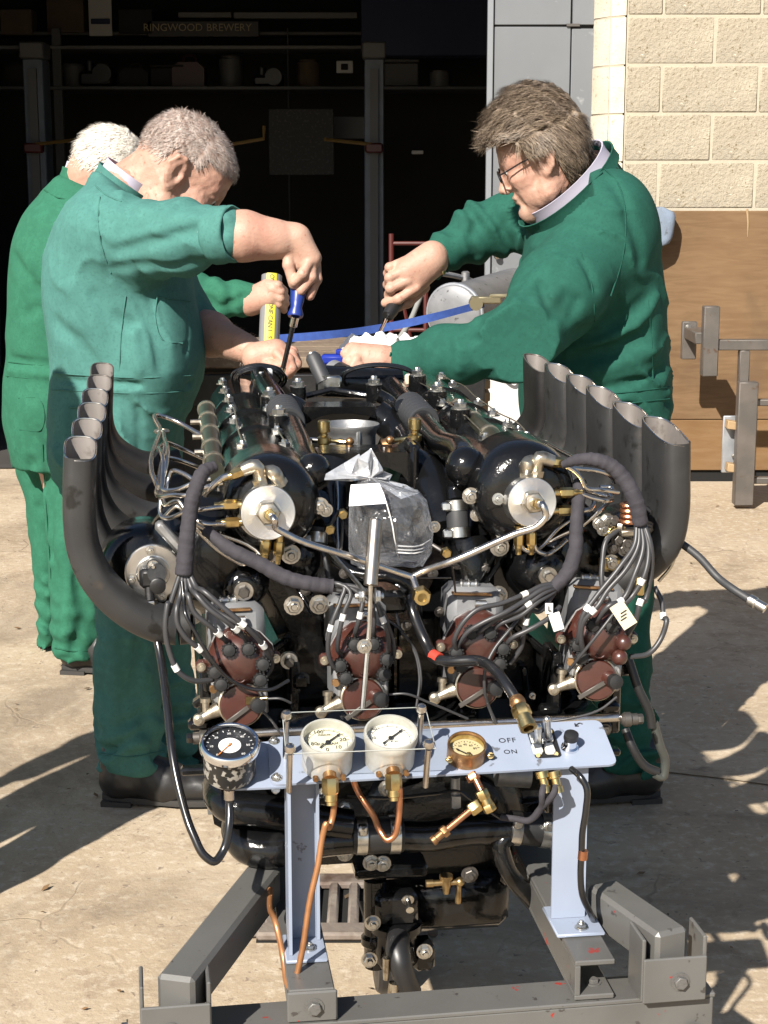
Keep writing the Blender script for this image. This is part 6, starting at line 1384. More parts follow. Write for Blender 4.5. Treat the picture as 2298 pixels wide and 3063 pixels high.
def make_head(H, neck_to, h=.0032, heavy=0.0):
    S = SDF(V3(H.c)-.19*H.sc, V3(H.c)+.19*H.sc, h); sc = H.sc
    lo = np.minimum(V3(H.c)-.19*sc, V3(neck_to)-.08); hi = np.maximum(V3(H.c)+.19*sc, V3(neck_to)+.08)
    S = SDF(lo, hi, h); M = H.M
    def E_(x, y, z, r, k=.02, op='add', rot=None):
        MM = M
        if rot is not None: MM = M@np.array(rot)
        S.ell(H.p(x,y,z), np.array(r)*sc, MM, k*sc, op)
    def C_(a, b_, ra, rb=None, k=.02, op='add'): S.cone(H.p(*a), H.p(*b_), ra*sc, (rb if rb is not None else ra)*sc, k*sc, op)
    E_(-.014,0,.042,(.099,.077,.086)); E_(.045,0,.045,(.048,.062,.055),.03); E_(.045,0,-.028,(.050,.058,.072),.03)
    for y in (-1,1):
        C_((-.004,.058*y,-.03),(.010,.054*y,-.068),.019,.019,.028); C_((.010,.054*y,-.068),(.072,.016*y,-.100),.018,.017,.028)
        E_(.060,.043*y,-.014,(.026,.022,.020),.02); E_(.045,.043*y,-.055,(.026,.013,.028),.025)
        C_((.086,.012*y,.030),(.070,.046*y,.031),.011,.010,.016)
    E_(.080,0,-.101,(.019,.022,.018),.02); C_((.03,0,-.085),(.065,0,-.102),.03+heavy,.02+heavy,.03)
    for y in (-1,1): E_(.097,.032*y,.013,(.020,.019,.011),.014,'sub')
    for y in (-1,1):
        E_(.077,.032*y,.012,(.0135,.0145,.012),.006); C_((.088,.020*y,.021),(.080,.046*y,.020),.0045,.004,.008); C_((.086,.022*y,.003),(.079,.044*y,.002),.004,.004,.008)
    C_((.090,0,.024),(.113,0,-.022),.0075,.0105,.012); E_(.115,0,-.028,(.0115,.011,.010),.008)
    for y in (-1,1): E_(.103,.0135*y,-.033,(.012,.008,.009),.008); E_(.108,.007*y,-.042,(.006,.004,.005),.004,'sub')
    E_(.092,0,-.056,(.011,.025,.0075),.010); E_(.090,0,-.070,(.010,.021,.007),.009); C_((.106,-.022,-.0635),(.106,.022,-.0635),.0035,.0035,.004,'sub'); C_((.098,-.016,-.081),(.098,.016,-.081),.004,.004,.01,'sub')
    def fo(pts, w, a): S.fold([H.p(*p) for p in pts], w*sc, a*sc)
    for y in (-1,1):
        fo([(.101,.017*y,-.034),(.094,.031*y,-.052),(.082,.036*y,-.080)], .0055, -.0048)
        fo([(.083,.021*y,-.002),(.078,.036*y,-.008),(.066,.046*y,-.006)], .004, -.0018)
        for dz in (-.006,.002,.010,.017): fo([(.068,.050*y,.010+dz*.5),(.050,.060*y,.006+dz*1.7)], .0035, -.0020)
        fo([(.03,.060*y,-.035),(.035,.058*y,-.075)], .008, -.0025); fo([(.064,.04*y,-.07),(.05,.05*y,-.1)], .006, -.002)
    for z in (.048,.060,.071): fo([(.090,-.035,z-.004),(.097,0,z),(.090,.035,z-.004)], .0032, -.0018)
    # ears
    for y in (-1,1):
        rot = Matrix.Rotation(math.radians(-18), 3, 'Y'); rz = Matrix.Rotation(math.radians(-28)*y, 3, 'Z')
        R_ = np.array(rz@rot)
        E_(-.012,.080*y,.004,(.023,.009,.037),.008,'add',R_); E_(-.006,.0885*y,.006,(.012,.0075,.021),.005,'sub',R_); E_(-.004,.077*y,-.026,(.009,.007,.011),.006)
        pts = [(-.004,.080*y,.022),(-.016,.087*y,.037),(-.032,.092*y,.032),(-.037,.092*y,.012),(-.026,.088*y,-.012),(-.008,.082*y,-.028)]
        for a, b_ in zip(pts[:-1], pts[1:]): C_(a, b_, .0045, .0045, .004)
        C_((.002,.079*y,.004),(.002,.079*y,-.008),.005,.005,.006)
    S.cone(H.p(-.035,0,-.02), V3(neck_to), .060*sc, .066*sc, .03*sc); S.cone(H.p(.0,0,-.07), V3(neck_to)+V3(H.f)*.02, .05*sc, .06*sc, .03*sc)
    S.disp(lambda P: .0004*wnoise(P, .03, 3)+.0004*wnoise(P, .011, 4))
    return S
def hair_shell(H, thick, line, h=.004, tuft=.004, seed=1, back=None):
    tf, ts, tt = thick if isinstance(thick, tuple) else (thick, thick, thick*1.2)
    S = SDF(V3(H.c)-.23*H.sc, V3(H.c)+.24*H.sc, h)
    S.ell(H.p(-.014,0,.042+tt*.18), np.array((.099+tf*.75,.077+ts,.086+tt*.85))*H.sc, H.M, .01); S.ell(H.p(.042,0,.052+tt*.3), np.array((.050+tf,.062+ts*.8,.050+tt*.7))*H.sc, H.M, .03)
    return S
def hair(H, parent, m, thick, keep, n, length, width, flow, seed=1, tuft=.003, wild=.18, lift=1.0):
    """strand hair over a soft base cap; keep(x,y,z) in head units says where hair grows, flow gives its direction"""
    r = np.random.default_rng(seed)
    S = hair_shell(H, thick, None); S.disp(lambda P: tuft*wnoise(P, .035, seed)+tuft*.5*wnoise(P, .016, seed+1))
    V, F = S.quads(); L = (V-V3(H.c))@H.M/H.sc
    ok = keep(L); F2 = [f for f in F if all(ok[i] for i in f)]
    used = sorted({i for f in F2 for i in f}); mp = {a: b_ for b_, a in enumerate(used)}
    bv = V[used]; ctr = V3(H.p(-.01,0,.03)); inn = ctr+(bv-ctr)*.95
    verts = [tuple(p) for p in bv]; faces = [tuple(mp[i] for i in f) for f in F2]; tone = list(np.clip(.38+.22*wnoise(L[used], .02, seed+5)+.1*r.normal(size=len(used)), 0, 1))
    idx = r.integers(0, len(used), n); P = bv[idx]+r.normal(size=(n,3))*.0015; Lp = L[used][idx]; N = P-ctr; N = N/np.linalg.norm(N, axis=1, keepdims=True)
    d = flow(Lp, r); d = d@H.M.T; d = d+r.normal(size=(n,3))*wild+.16*np.stack([wnoise(Lp,.05,seed+31),wnoise(Lp,.05,seed+32),wnoise(Lp,.05,seed+33)],1); d = d-N*(np.sum(d*N, 1, keepdims=True))*.85; d = d/np.linalg.norm(d, axis=1, keepdims=True)
    ln = length*H.sc*r.uniform(.6, 1.25, n); tn = np.clip(r.beta(1.6, 1.9, n)+.12*wnoise(Lp, .03, seed+9), 0, 1)
    side = np.cross(d, N); side /= np.linalg.norm(side, axis=1, keepdims=True)+1e-9
    up_ = r.uniform(.06, .34, n)[:, None]*lift
    for i in range(n):
        o = len(verts); w = width*(.7+.6*r.random()); a = P[i]-N[i]*.003; b_ = P[i]+d[i]*ln[i]*.5+N[i]*ln[i]*up_[i]*.6; c = P[i]+d[i]*ln[i]+N[i]*ln[i]*up_[i]*.7
        verts += [tuple(a-side[i]*w), tuple(a+side[i]*w), tuple(b_+side[i]*w*.8), tuple(b_-side[i]*w*.8), tuple(c)]; faces += [(o,o+1,o+2,o+3),(o+3,o+2,o+4)]; tone += [tn[i]]*5
    me = bpy.data.meshes.new('hair'); me.from_pydata(verts, [], faces); me.materials.append(m)
    at_ = me.attributes.new('tone', 'FLOAT', 'POINT'); at_.data.foreach_set('value', np.array(tone, dtype=np.float32))
    me.polygons.foreach_set('use_smooth', [True]*len(me.polygons)); me.update(); return link(me, 'hair', parent)
def hand(S, palm, fingers, k=.007):
    for a, b_, ra, rb in palm: S.cone(V3(a), V3(b_), ra*.96, rb*.94, .013)
    for pts, r in fingers:
        R = [r*1.02, r*.97, r*.92, r*.80][:len(pts)]; S.chain([V3(p) for p in pts], R, .0028)
        for p in pts[1:-1]: S.ell(V3(p), (r*1.04,)*3, None, .003)
def prow(tab, top=None):
    out = []
    for y, L, R, dc, ry in tab:
        a, b_ = WD(L, y, dc), WD(R, y, dc); out.append((a.z, (a.x+b_.x)/2, dc, (b_.x-a.x)/2, ry))
    return out
def bounds(rows, extra=()):
    R = np.array(rows); lo = np.array([np.min(R[:,1]-R[:,3]), np.min(R[:,2]-R[:,4]), R[:,0].min()]); hi = np.array([np.max(R[:,1]+R[:,3]), np.max(R[:,2]+R[:,4]), R[:,0].max()])
    for p in extra: lo = np.minimum(lo, V3(p)); hi = np.maximum(hi, V3(p))
    return lo-.13, hi+.13
def fD(pts, d): return [V3(WD(x, y, d)) for x, y in pts]
def surf_fold(S, pix, w, amp, near=True):
    """fold traced on the picture and dropped on the front surface of the field along the view ray"""
    out = []
    for x, y in pix:
        for d in np.arange(2.9, 5.4, .012):
            p = V3(WD(x, y, d)); i = np.round((p-S.lo)/S.h).astype(int)
            if (i < 0).any() or (i >= S.n).any(): continue
            if S.D[tuple(i)] < .004: out.append(p); break
    if len(out) > 1: S.fold(out, w*.8, amp*1.3)
def seam(S, pix, par, m, r=.0017, name='seam'):
    out = []
    P = crv([Vector((x, y, 0)) for x, y in pix], 8)
    for q in P:
        for d in np.arange(2.9, 5.4, .003):
            p = V3(WD(q.x, q.y, d)); i = np.round((p-S.lo)/S.h).astype(int)
            if (i < 0).any() or (i >= S.n).any(): continue
            if S.D[tuple(i)] < .0015:
                if not out or np.linalg.norm(p-out[-1]) < .06: out.append(p)
                break
    if len(out) > 2:
        o_ = np.array(out); o_[1:-1] = (o_[:-2]+2*o_[1:-1]+o_[2:])/4
        MB().tube([Vector(p) for p in o_], r, 6, 1).build(name, m, par, 80)
def ring(c, ax, a, b_, h, flare, m, name, parent, ph=None, n=30, front=0.0, t=.0035):
    x, y, z = frame(ax)
    if ph is not None:
        x = (Vector(ph)-z*Vector(ph).dot(z)).normalized(); y = z.cross(x)
    rings = []
    for hh, s in ((0,1.02),(h*.6,1.0+flare*.4),(h,1.0+flare),(h,1.0+flare-t/a),(h*.5,1.0-t/a),(0,1-t/a*1.0)):
        rings.append([Vector(c)+x*(a*s*math.cos(q))+y*(b_*s*math.sin(q))+z*(hh+front*math.cos(q)) for q in [2*math.pi*i/n for i in range(n)]])
    return MB().loft(rings, cap=False).build(name, m, parent, 60)
def shoe(heel, toe, parent, w=.05):
    heel, toe = Vector(heel), Vector(toe); d = (toe-heel); L = d.length; d.normalize(); s = UP.cross(d); q = lambda f, x, z: V3(heel + d*(f*L) + s*x + UP*z)
    lo = np.minimum(V3(heel), V3(toe))-.09; hi = np.maximum(V3(heel), V3(toe))+.09; hi[2] += .08; S = SDF(lo, hi, .005)
    S.cone(q(.12,0,.055), q(.12,0,.12), .040, .042, .03); S.cone(q(.12,0,.055), q(.5,0,.05), .038, .040, .03); S.cone(q(.5,0,.045), q(.86,.004,.040), .041, .034, .03); S.cone(q(.3,0,.10), q(.55,0,.065), .032, .03, .03)
    S.disp(lambda P: .0005*wnoise(P, .03, 5)); S.D = np.maximum(S.D, (.018-(S.lo[2]+S.h*np.arange(S.n[2]))).astype(np.float32)[None, None, :])
    o = link(sdf_mesh('shoe', [S.quads()], M_['leather']), 'shoe', parent)
    out = []
    for i in range(28):
        t = 2*math.pi*i/28; f = .5+.53*math.cos(t); x = .039*math.copysign(abs(math.sin(t))**.7, math.sin(t))*(1.0 if f > .5 else .88); out.append(Vector(q(f, x, 0)))
    mb = MB().loft([[p+UP*.008 for p in out], [p+UP*.012+ (p-heel-d*L*.5).normalized()*.001 for p in out], [p+UP*.022 for p in out]])
    hl = [Vector(q(-.01,-.036,0)), Vector(q(.24,-.036,0)), Vector(q(.24,.036,0)), Vector(q(-.01,.036,0))]
    mb.prism(hl, UP*.012); mb.build('sole', M_['sole'], o); return o
ARM = lambda *p: [V3(WD(*q)) for q in p]
def t7(x, y, d): return W(*T7(x, y), d)
def wr(P, a, b_, per, seed):     # wavy ring folds along a limb
    ab = b_-a; L = np.linalg.norm(ab); u = ab/L; s_ = (P-a)@u.astype(np.float32)
    return np.sin(2*np.pi*s_/per+1.6*wnoise(P, .16, seed))*np.clip(1-np.abs(s_/L-.5)*1.7, 0, 1)
def drape(seed, amp=.0035, sc=.24, k=(.55,.3,.8), lam=.075):
    k = np.array(k, dtype=np.float32); k /= np.linalg.norm(k)
    def f(P):
        n1 = wnoise(P, .34, seed); n2 = wnoise(P, .17, seed+3)
        r = 1-np.abs(np.sin(np.pi*(P@k)/lam+1.5*n1+.5*n2)); m = np.clip(wnoise(P, .30, seed+7)*.8+.1, 0, 1)
        return amp*.5*n2 + amp*2.0*m*(r**3-.25)
    return f
def opening(S, c, ax, r, ph=None, b_=None):
    """cut the neck opening along the collar plane"""
    c = V3(c); a = V3(Vector(ax).normalized()); sl, P = S._sl(c-.02, c+a*.2, .16)
    q = P-c; h = q@a; rad = np.linalg.norm(q-h[..., None]*a, axis=-1); d = np.maximum(.0-h, rad-.22)
    S.D[sl] = -smin(-S.D[sl], d.astype(np.float32), .012)
# ============================================================ left man (A), bent over the left bank
PA = thing('person', WD(290, 1690, 3.72), 'short haired man in teal coverall with rolled sleeves, bending over the engine', 'person'); PA.location.z = 0
tabA = [(372,205,330,3.74,.095),(386,205,332,3.74,.105),(402,190,335,3.74,.125),(430,160,360,3.74,.175),(470,130,385,3.73,.205),(520,108,400,3.73,.215),(570,97,412,3.72,.22),(650,100,418,3.72,.215),(720,108,426,3.72,.21),(780,117,426,3.72,.20),(820,117,416,3.72,.195),(850,110,415,3.72,.20),(900,107,402,3.72,.205),(960,112,394,3.72,.20),(1010,128,388,3.72,.19)]
rA = prow(tabA); legA1 = prow([(960,112,300,3.64,.10),(1050,135,312,3.63,.10),(1180,178,330,3.62,.095),(1310,211,345,3.62,.088),(1450,208,346,3.62,.085),(1600,210,352,3.62,.088),(1650,212,362,3.62,.092)])
legA2 = prow([(960,210,392,3.80,.10),(1150,250,392,3.82,.095),(1400,290,410,3.84,.085),(1640,295,430,3.85,.088)])
SA, EA, WA = ARM((272,522,3.54),(492,506,3.42),(640,522,3.44)); SA2, EA2, WA2 = ARM((330,560,3.90),(400,700,3.86),(560,765,3.62))
lo, hi = bounds(rA+legA1+legA2, (EA, EA2)); S = SDF(lo, hi, .0062)
S.rows(rA, .03, 2.3); S.rows(legA1, .03, 2.2); S.rows(legA2, .03)
S.chain([SA, SA+(EA-SA)*.5, SA+(EA-SA)*.98], [.085,.072,.052], .045); S.chain([SA2, EA2, EA2+(WA2-EA2)*.12], [.085,.066,.056], .04)
S.ell(V3(WD(243,492,3.60)), (.09,.11,.085), None, .06)
S.ell(V3(WD(345,770,3.66)), (.085,.16,.13), None, .06)
S.disp(lambda P: .0045*wr(P, SA, EA, .065, 3), np.minimum(SA,EA)-.1, np.maximum(SA,EA)+.1); S.disp(drape(11, .0032, .2, (.5,.2,.8), .085))
S.disp(lambda P: drape(71, .0075, .2, (.95,.55,.12), .12)(P)*np.clip((.95-P[:,2])/.15,0,1), None, np.array((9,9,.95)))
S.disp(lambda P: .0045*np.sin(2*np.pi*P[:,2]/.055+2.2*wnoise(P,.15,71))*np.clip((.30-P[:,2])/.2,0,1), None, np.array((9,9,.32)))
S.disp(lambda P: .0045*np.sin(2*np.pi*P[:,2]/.055+2.2*wnoise(P,.15,71))*np.clip((.30-P[:,2])/.2,0,1), None, np.array((9,9,.32)))
for f, w, a in (([(240,585),(300,575),(380,580),(470,560)],.012,-.012),([(255,540),(330,522),(420,500),(480,492)],.016,-.009),([(300,450),(360,470),(440,475),(490,470)],.014,.006),([(265,520),(340,497),(420,475)],.012,.006),
                ([(250,600),(300,650),(330,720),(345,800)],.010,-.006),([(205,640),(235,680),(285,700)],.016,-.007),([(120,700),(170,740),(210,800)],.02,-.008),([(118,820),(200,826),(300,830),(415,826)],.010,-.005),([(118,805),(200,811),(300,815),(418,812)],.008,.004),
                ([(112,838),(200,842),(300,846),(415,842)],.008,.006),([(185,420),(215,470),(225,540),(235,600)],.008,-.005),([(290,720),(300,800)],.012,.008),([(330,650),(350,720),(350,790)],.02,-.005),([(150,870),(160,950),(180,1040)],.014,-.008),([(300,880),(305,990)],.01,-.006),
                ([(370,640),(405,660),(412,720),(400,760)],.006,-.004),([(335,655),(345,700),(372,745),(405,735)],.005,.004),([(240,1330),(250,1450),(245,1600)],.016,.009),([(310,1380),(290,1480),(318,1580)],.018,-.010),([(225,1560),(290,1600),(350,1570)],.02,.010),([(240,1620),(320,1630)],.015,-.008)):
    surf_fold(S, f, w, a)
opening(S, WD(264,399,3.72), (.58,.02,.80), .12)
cvA = link(sdf_mesh('coverall', [S.quads()], M_['clothA']), 'coverall', PA)
M_['seamA'] = cloth('seam_teal', (.062,.178,.156)); M_['seamC'] = cloth('seam_green', (.025,.114,.069)); M_['seamB'] = cloth('seam_dark_green', (.016,.078,.058))
for p in ([(118,806),(200,812),(300,816),(412,812)],[(112,842),(200,846),(300,850),(405,846)],[(216,425),(212,480),(222,540),(240,590)],[(272,640),(262,720),(258,805)],[(340,640),(336,690),(352,735),(395,742)],[(340,640),(385,648),(412,650)],[(412,600),(418,680),(420,760)],[(150,880),(205,884),(208,960),(152,956)],[(214,1628),(280,1636),(356,1622)],[(205,400),(225,418),(262,436)]): seam(S, p, cvA, M_['seamA'])
d_ = Vector(EA-SA).normalized(); e = Vector(SA+(EA-SA)*.94)
rc = []                                      # rolled cuff of the raised sleeve
x_, y_, z_ = frame(d_)
for i, (hh, rr) in enumerate(((-.022,.051),(-.021,.0555),(-.012,.0585),(.004,.0595),(.010,.058),(.022,.0592),(.032,.0575),(.035,.054),(.030,.048),(.0,.046))):
    rc.append([e+z_*hh+x_*(rr*(1+.03*math.sin(3*q+i)+.018*math.sin(7*q+i*1.9))*math.cos(q))+y_*(rr*(1+.03*math.cos(4*q+i*.7)+.018*math.sin(9*q-i))*math.sin(q)) for q in [2*math.pi*k/40 for k in range(40)]])
MB().loft(rc, cap=False).build('rolled_cuff', M_['clothA'], cvA, 80)
d2 = Vector(WA2-EA2).normalized(); e2 = Vector(EA2)+d2*.03
MB().loft([[e2+d2*hh+frame(d2)[0]*(rr*math.cos(q))+frame(d2)[1]*(rr*math.sin(q)) for q in [2*math.pi*k/28 for k in range(28)]] for hh, rr in ((0,.055),(.003,.062),(.025,.063),(.032,.056),(.028,.046))], cap=False).build('rolled_cuff', M_['clothA'], cvA, 80)
# stitched pocket on the seat and chest buttons
HA = Head(WD(386,380,3.72), (math.cos(math.radians(44))*.985, .14, -math.sin(math.radians(44))), (.69,.06,.72), 1.03)
HS = make_head(HA, WD(262,428,3.74), heavy=.006)
B1 = SDF(np.minimum(EA,WA)-.17, np.maximum(EA,WA)+.17, .0032)
B1.chain([SA+(EA-SA)*.8, EA+(WA-EA)*.25, EA+(WA-EA)*.7, WA], [.050,.046,.034,.0275], .03)
dA = 3.44
hand(B1, [(t7(560,110,dA), t7(600,270,dA), .027,.024), (t7(590,120,dA-.01), t7(665,245,dA-.01), .024,.022)],
     [([t7(525,185,dA-.01), t7(527,285,dA-.02), t7(558,400,dA-.022)], .0120), ([t7(648,268,dA-.022), t7(612,338,dA-.034), t7(560,388,dA-.030)], .0108), ([t7(668,262,dA-.01), t7(664,360,dA-.022), t7(600,440,dA-.022)], .0108), ([t7(690,262,dA+.006), t7(698,370,dA-.004), t7(655,472,dA-.006)], .0102), ([t7(680,270,dA+.022), t7(680,370,dA+.02), t7(640,450,dA+.012)], .0092)])
B2_ = SDF(np.minimum(EA2,WA2)-.16, np.maximum(EA2,WA2)+.16, .0032)
B2_.chain([EA2, EA2+(WA2-EA2)*.35, WA2*.85+EA2*.15], [.049,.046,.032], .03); dB = 3.58
hand(B2_, [(t7(330,830,dB), t7(450,805,dB), .031,.030), (t7(340,860,dB), t7(440,850,dB), .028,.024)],
     [([t7(470,775,dB), t7(545,815,dB-.01), t7(575,880,dB-.02), t7(530,945,dB-.03)], .0112), ([t7(470,800,dB-.015), t7(528,850,dB-.03), t7(545,905,dB-.04), t7(508,940,dB-.045)], .0112), ([t7(455,815,dB-.025), t7(505,870,dB-.04), t7(505,920,dB-.045)], .0108), ([t7(390,865,dB-.02), t7(455,890,dB-.035), t7(492,885,dB-.042)], .0120), ([t7(470,770,dB+.02), t7(555,800,dB+.015), t7(585,870,dB+.0)], .0095)])
core = SDF(lo, hi, .025); core.rows([(z, cx, cy, rx*.72, ry*.72) for z, cx, cy, rx, ry in rA+legA1[1:-1]], .03)
link(sdf_mesh('body', [HS.quads(), B1.quads(), B2_.quads(), core.quads()], M_['skin']), 'body', PA)
ring(WD(270,402,3.72), Vector((.58,.02,.80)), .074, .062, .030, .05, M_['shirt'], 'shirt_collar', PA)
ring(WD(262,414,3.72), Vector((.58,.02,.80)), .084, .069, .026, .08, M_['clothA'], 'collar', cvA)
shoe(WD(228,1690,3.60).to_2d().to_3d(), Vector((WD(228,1690,3.60).x+.275, 3.57, 0)), PA); shoe((WD(300,1690,3.86).x,3.86,0), (WD(300,1690,3.86).x+.27,3.88,0), PA)
def arm_hair(par, a, b_, ra, rb, n, m, seed):
    r = np.random.default_rng(seed); a, b_ = Vector(a), Vector(b_); x, y, z = frame(b_-a); mb = MB()
    for i in range(n):
        t = r.uniform(.02,.9); q = r.uniform(0,6.28); rr_ = ra+(rb-ra)*t; nrm = x*math.cos(q)+y*math.sin(q); p = a.lerp(b_,t)+nrm*(rr_*.97); d = (z*r.uniform(.4,1)+nrm*r.uniform(.3,.8)+x*r.normal()*.3).normalized()*r.uniform(.008,.016); s_ = d.cross(nrm).normalized()*.00035
        mb.add([p-s_, p+s_, p+d], [(0,1,2)])
    me = mb.mesh('arm_hair', m, fix=False); at_ = me.attributes.new('tone','FLOAT','POINT'); at_.data.foreach_set('value', np.full(len(me.vertices), .75, dtype=np.float32)); link(me, 'arm_hair', par)
arm_hair(PA, EA, WA, .045, .028, 900, M_['hairA'], 61); arm_hair(PA, EA2, WA2, .048, .030, 700, M_['hairA'], 62)
def eyes(H, par):
    for y in (-1,1):
        c = Vector(H.p(.0805,.032*y,.012)); o = MB().sph(c, .0115*H.sc, 14, 10).build('eye', M_['eyewhite'], par, 80)
        MB().sph(c+H.f*.0075*H.sc-H.u*.002, .0062*H.sc, 12, 8).build('iris', M_['iris'], o, 80)
def brows(H, par, m, n=160, seed=3):
    r = np.random.default_rng(seed); mb = MB(); tn = []
    for i in range(n):
        y = random.choice((-1,1)); t = r.random(); a = Vector(H.p(.096-.018*t, (.014+.034*t)*y, .034+.006*math.sin(t*3)+r.normal()*.002)); d = (H.l*y*.8+H.u*r.uniform(-.2,.6)+H.f*.3).normalized()*.009*H.sc; s_ = d.cross(H.f).normalized()*.0006
        mb.add([a-s_, a+s_, a+d], [(0,1,2)])
    me = mb.mesh('eyebrows', m, fix=False); at_ = me.attributes.new('tone','FLOAT','POINT'); at_.data.foreach_set('value', r.random(len(me.vertices)).astype(np.float32)); link(me, 'eyebrows', par)
eyes(HA, PA); brows(HA, PA, M_['hairA'])
def keepA(L):
    x, y, z = L.T; ang = np.abs(y)
    front = z > (.075 - np.clip((.075-x)*.0, 0, 1)); line = np.where(x > .02, .066 - (x-.02)*-.12 - np.clip(.06-ang, 0, .06)*.0, np.where(x > -.02, .028, -.035 + np.clip(-(x+.02), 0, .1)*-.25))
    ear = (np.abs(x+.012) < .034) & (z < .040) & (ang > .05)
    return (z > line) & ~ear & (x < .093)
hair(HA, PA, M_['hairA'], .0035, keepA, 13000, .013, .00048, lambda L, r: np.stack([np.where(L[:,0] > .0, .7, -.5), L[:,1]*4, np.where(L[:,2] > .09, -.1, -.6)], 1), 4, .0008)
# ============================================================ man behind (C)
PC = thing('person', Vector((WD(170,1430,4.76).x, 4.76, 0)), 'white haired man in a green coverall behind the other left man, gripping a grey hose', 'person')
tabC = [(378,140,225,4.80,.10),(405,108,262,4.79,.15),(435,68,300,4.78,.20),(490,42,325,4.77,.225),(560,26,335,4.76,.23),(650,21,330,4.76,.225),(740,20,312,4.76,.215),(775,21,300,4.76,.21),(812,14,300,4.76,.21),(870,10,300,4.76,.215),(930,14,295,4.76,.21),(1000,36,285,4.76,.205)]
rC = prow(tabC); lC1 = prow([(960,25,180,4.86,.11),(1100,60,170,4.88,.105),(1200,72,156,4.89,.1),(1300,82,142,4.9,.095),(1385,86,132,4.9,.092)]); lC2 = prow([(960,95,285,4.68,.115),(1100,100,262,4.66,.11),(1200,104,245,4.65,.105),(1300,110,228,4.64,.1),(1412,120,222,4.64,.098)])
SC_, EC, WC = ARM((290,560,4.62),(420,648,4.50),(560,645,4.46))
lo, hi = bounds(rC+lC1+lC2, (WC,)); S = SDF(lo, hi, .009)
S.rows(rC, .03, 2.3); S.rows(lC1, .03); S.rows(lC2, .03); S.chain([SC_, EC, EC+(WC-EC)*.93], [.095,.062,.042], .04)
S.disp(lambda P: .006*wr(P, EC, WC, .06, 5), np.minimum(EC,WC)-.08, np.maximum(EC,WC)+.08); S.disp(drape(21, .0036, .2, (-.6,.2,.7), .10))
S.disp(lambda P: drape(72, .0038, .2, (.95,.55,.12), .12)(P)*np.clip((.95-P[:,2])/.15,0,1), None, np.array((9,9,.95)))
S.disp(lambda P: .0025*np.sin(2*np.pi*P[:,2]/.055+2.2*wnoise(P,.15,72))*np.clip((.30-P[:,2])/.2,0,1), None, np.array((9,9,.32)))
S.disp(lambda P: .0025*np.sin(2*np.pi*P[:,2]/.055+2.2*wnoise(P,.15,72))*np.clip((.30-P[:,2])/.2,0,1), None, np.array((9,9,.32)))
for f, w, a in (([(30,555),(60,600),(110,650)],.02,-.009),([(60,680),(95,660),(105,720)],.02,-.008),([(20,775),(80,785),(120,790)],.014,-.012),([(18,800),(80,808),(115,812)],.012,.009),([(430,640),(480,665),(520,640)],.015,-.010),([(450,625),(500,640),(540,625)],.012,.007),([(70,1000),(85,1100),(105,1200)],.02,-.010),([(100,960),(108,1100),(112,1200)],.012,-.012),([(130,1180),(150,1250),(140,1380)],.022,.012),([(165,1250),(185,1330),(160,1400)],.02,-.012),([(200,1230),(205,1330),(210,1400)],.018,.010),([(80,1250),(95,1330)],.016,-.008),([(95,1060),(100,1160),(110,1220)],.010,.008)):
    surf_fold(S, f, w, a)
opening(S, WD(173,398,4.77), (.42,.1,.9), .12)
cvC = link(sdf_mesh('coverall', [S.quads()], M_['clothC']), 'coverall', PC)
for p in ([(18,782),(70,788),(112,790)],[(13,812),(70,818),(108,820)],[(40,860),(85,862),(88,930),(42,928)],[(92,960),(100,1100),(110,1250)],[(95,410),(120,425),(150,432)],[(118,1400),(165,1408),(215,1402)]): seam(S, p, cvC, M_['seamC'])
HC = Head(WD(226,384,4.74), (math.cos(math.radians(46))*.92, .40, -math.sin(math.radians(46))), (.72,.25,.65), 1.06)
HSc = make_head(HC, WD(170,420,4.79), .004)
B3 = SDF(np.minimum(EC,WC)-.14, np.maximum(EC,WC)+.17, .0038); B3.chain([EC*.4+WC*.6, WC], [.034,.032], .03); dC = 4.46
hand(B3, [(t7(295,500,dC), t7(415,425,dC-.02), .034,.030), (t7(300,520,dC), t7(420,480,dC-.03), .032,.029)],
     [([t7(405,405,dC-.035), t7(462,408,dC-.045), t7(500,440,dC-.01)], .0125), ([t7(425,430,dC-.045), t7(478,445,dC-.045), t7(508,480,dC-.005)], .0125), ([t7(425,462,dC-.045), t7(478,485,dC-.045), t7(510,515,dC-.005)], .0120), ([t7(415,490,dC-.04), t7(470,518,dC-.04), t7(500,555,dC-.005)], .0110), ([t7(370,415,dC), t7(420,395,dC+.03), t7(470,405,dC+.05)], .0125)])
core = SDF(lo, hi, .03); core.rows([(z, cx, cy, rx*.72, ry*.72) for z, cx, cy, rx, ry in rC+lC2[1:-1]], .03)
link(sdf_mesh('body', [HSc.quads(), B3.quads(), core.quads()], M_['skin']), 'body', PC)
ring(WD(180,390,4.77), Vector((.42,.1,.9)), .083, .058, .030, .04, M_['shirt'], 'shirt_collar', PC); ring(WD(178,402,4.77), Vector((.42,.1,.9)), .092, .066, .026, .06, M_['clothC'], 'collar', cvC)
def keepC(L):
    x, y, z = L.T; ear = (np.abs(x+.012) < .032) & (z < .036) & (np.abs(y) > .05)
    return (z > np.where(x > .02, .07, np.where(x > -.02, .02, -.05))) & ~ear
hair(HC, PC, M_['hairC'], .007, keepC, 7000, .020, .0009, lambda L, r: np.stack([np.where(L[:,0] > .02, .3, -.5), L[:,1]*3, -.6+0*L[:,0]], 1), 8, .0018, .14, .6)
eyes(HC, PC)
shoe((WD(140,1440,4.62).x,4.62,0), (WD(140,1440,4.62).x+.285,4.58,0), PC); shoe((WD(96,1390,4.90).x,4.90,0), (WD(96,1390,4.90).x+.285,4.93,0), PC)
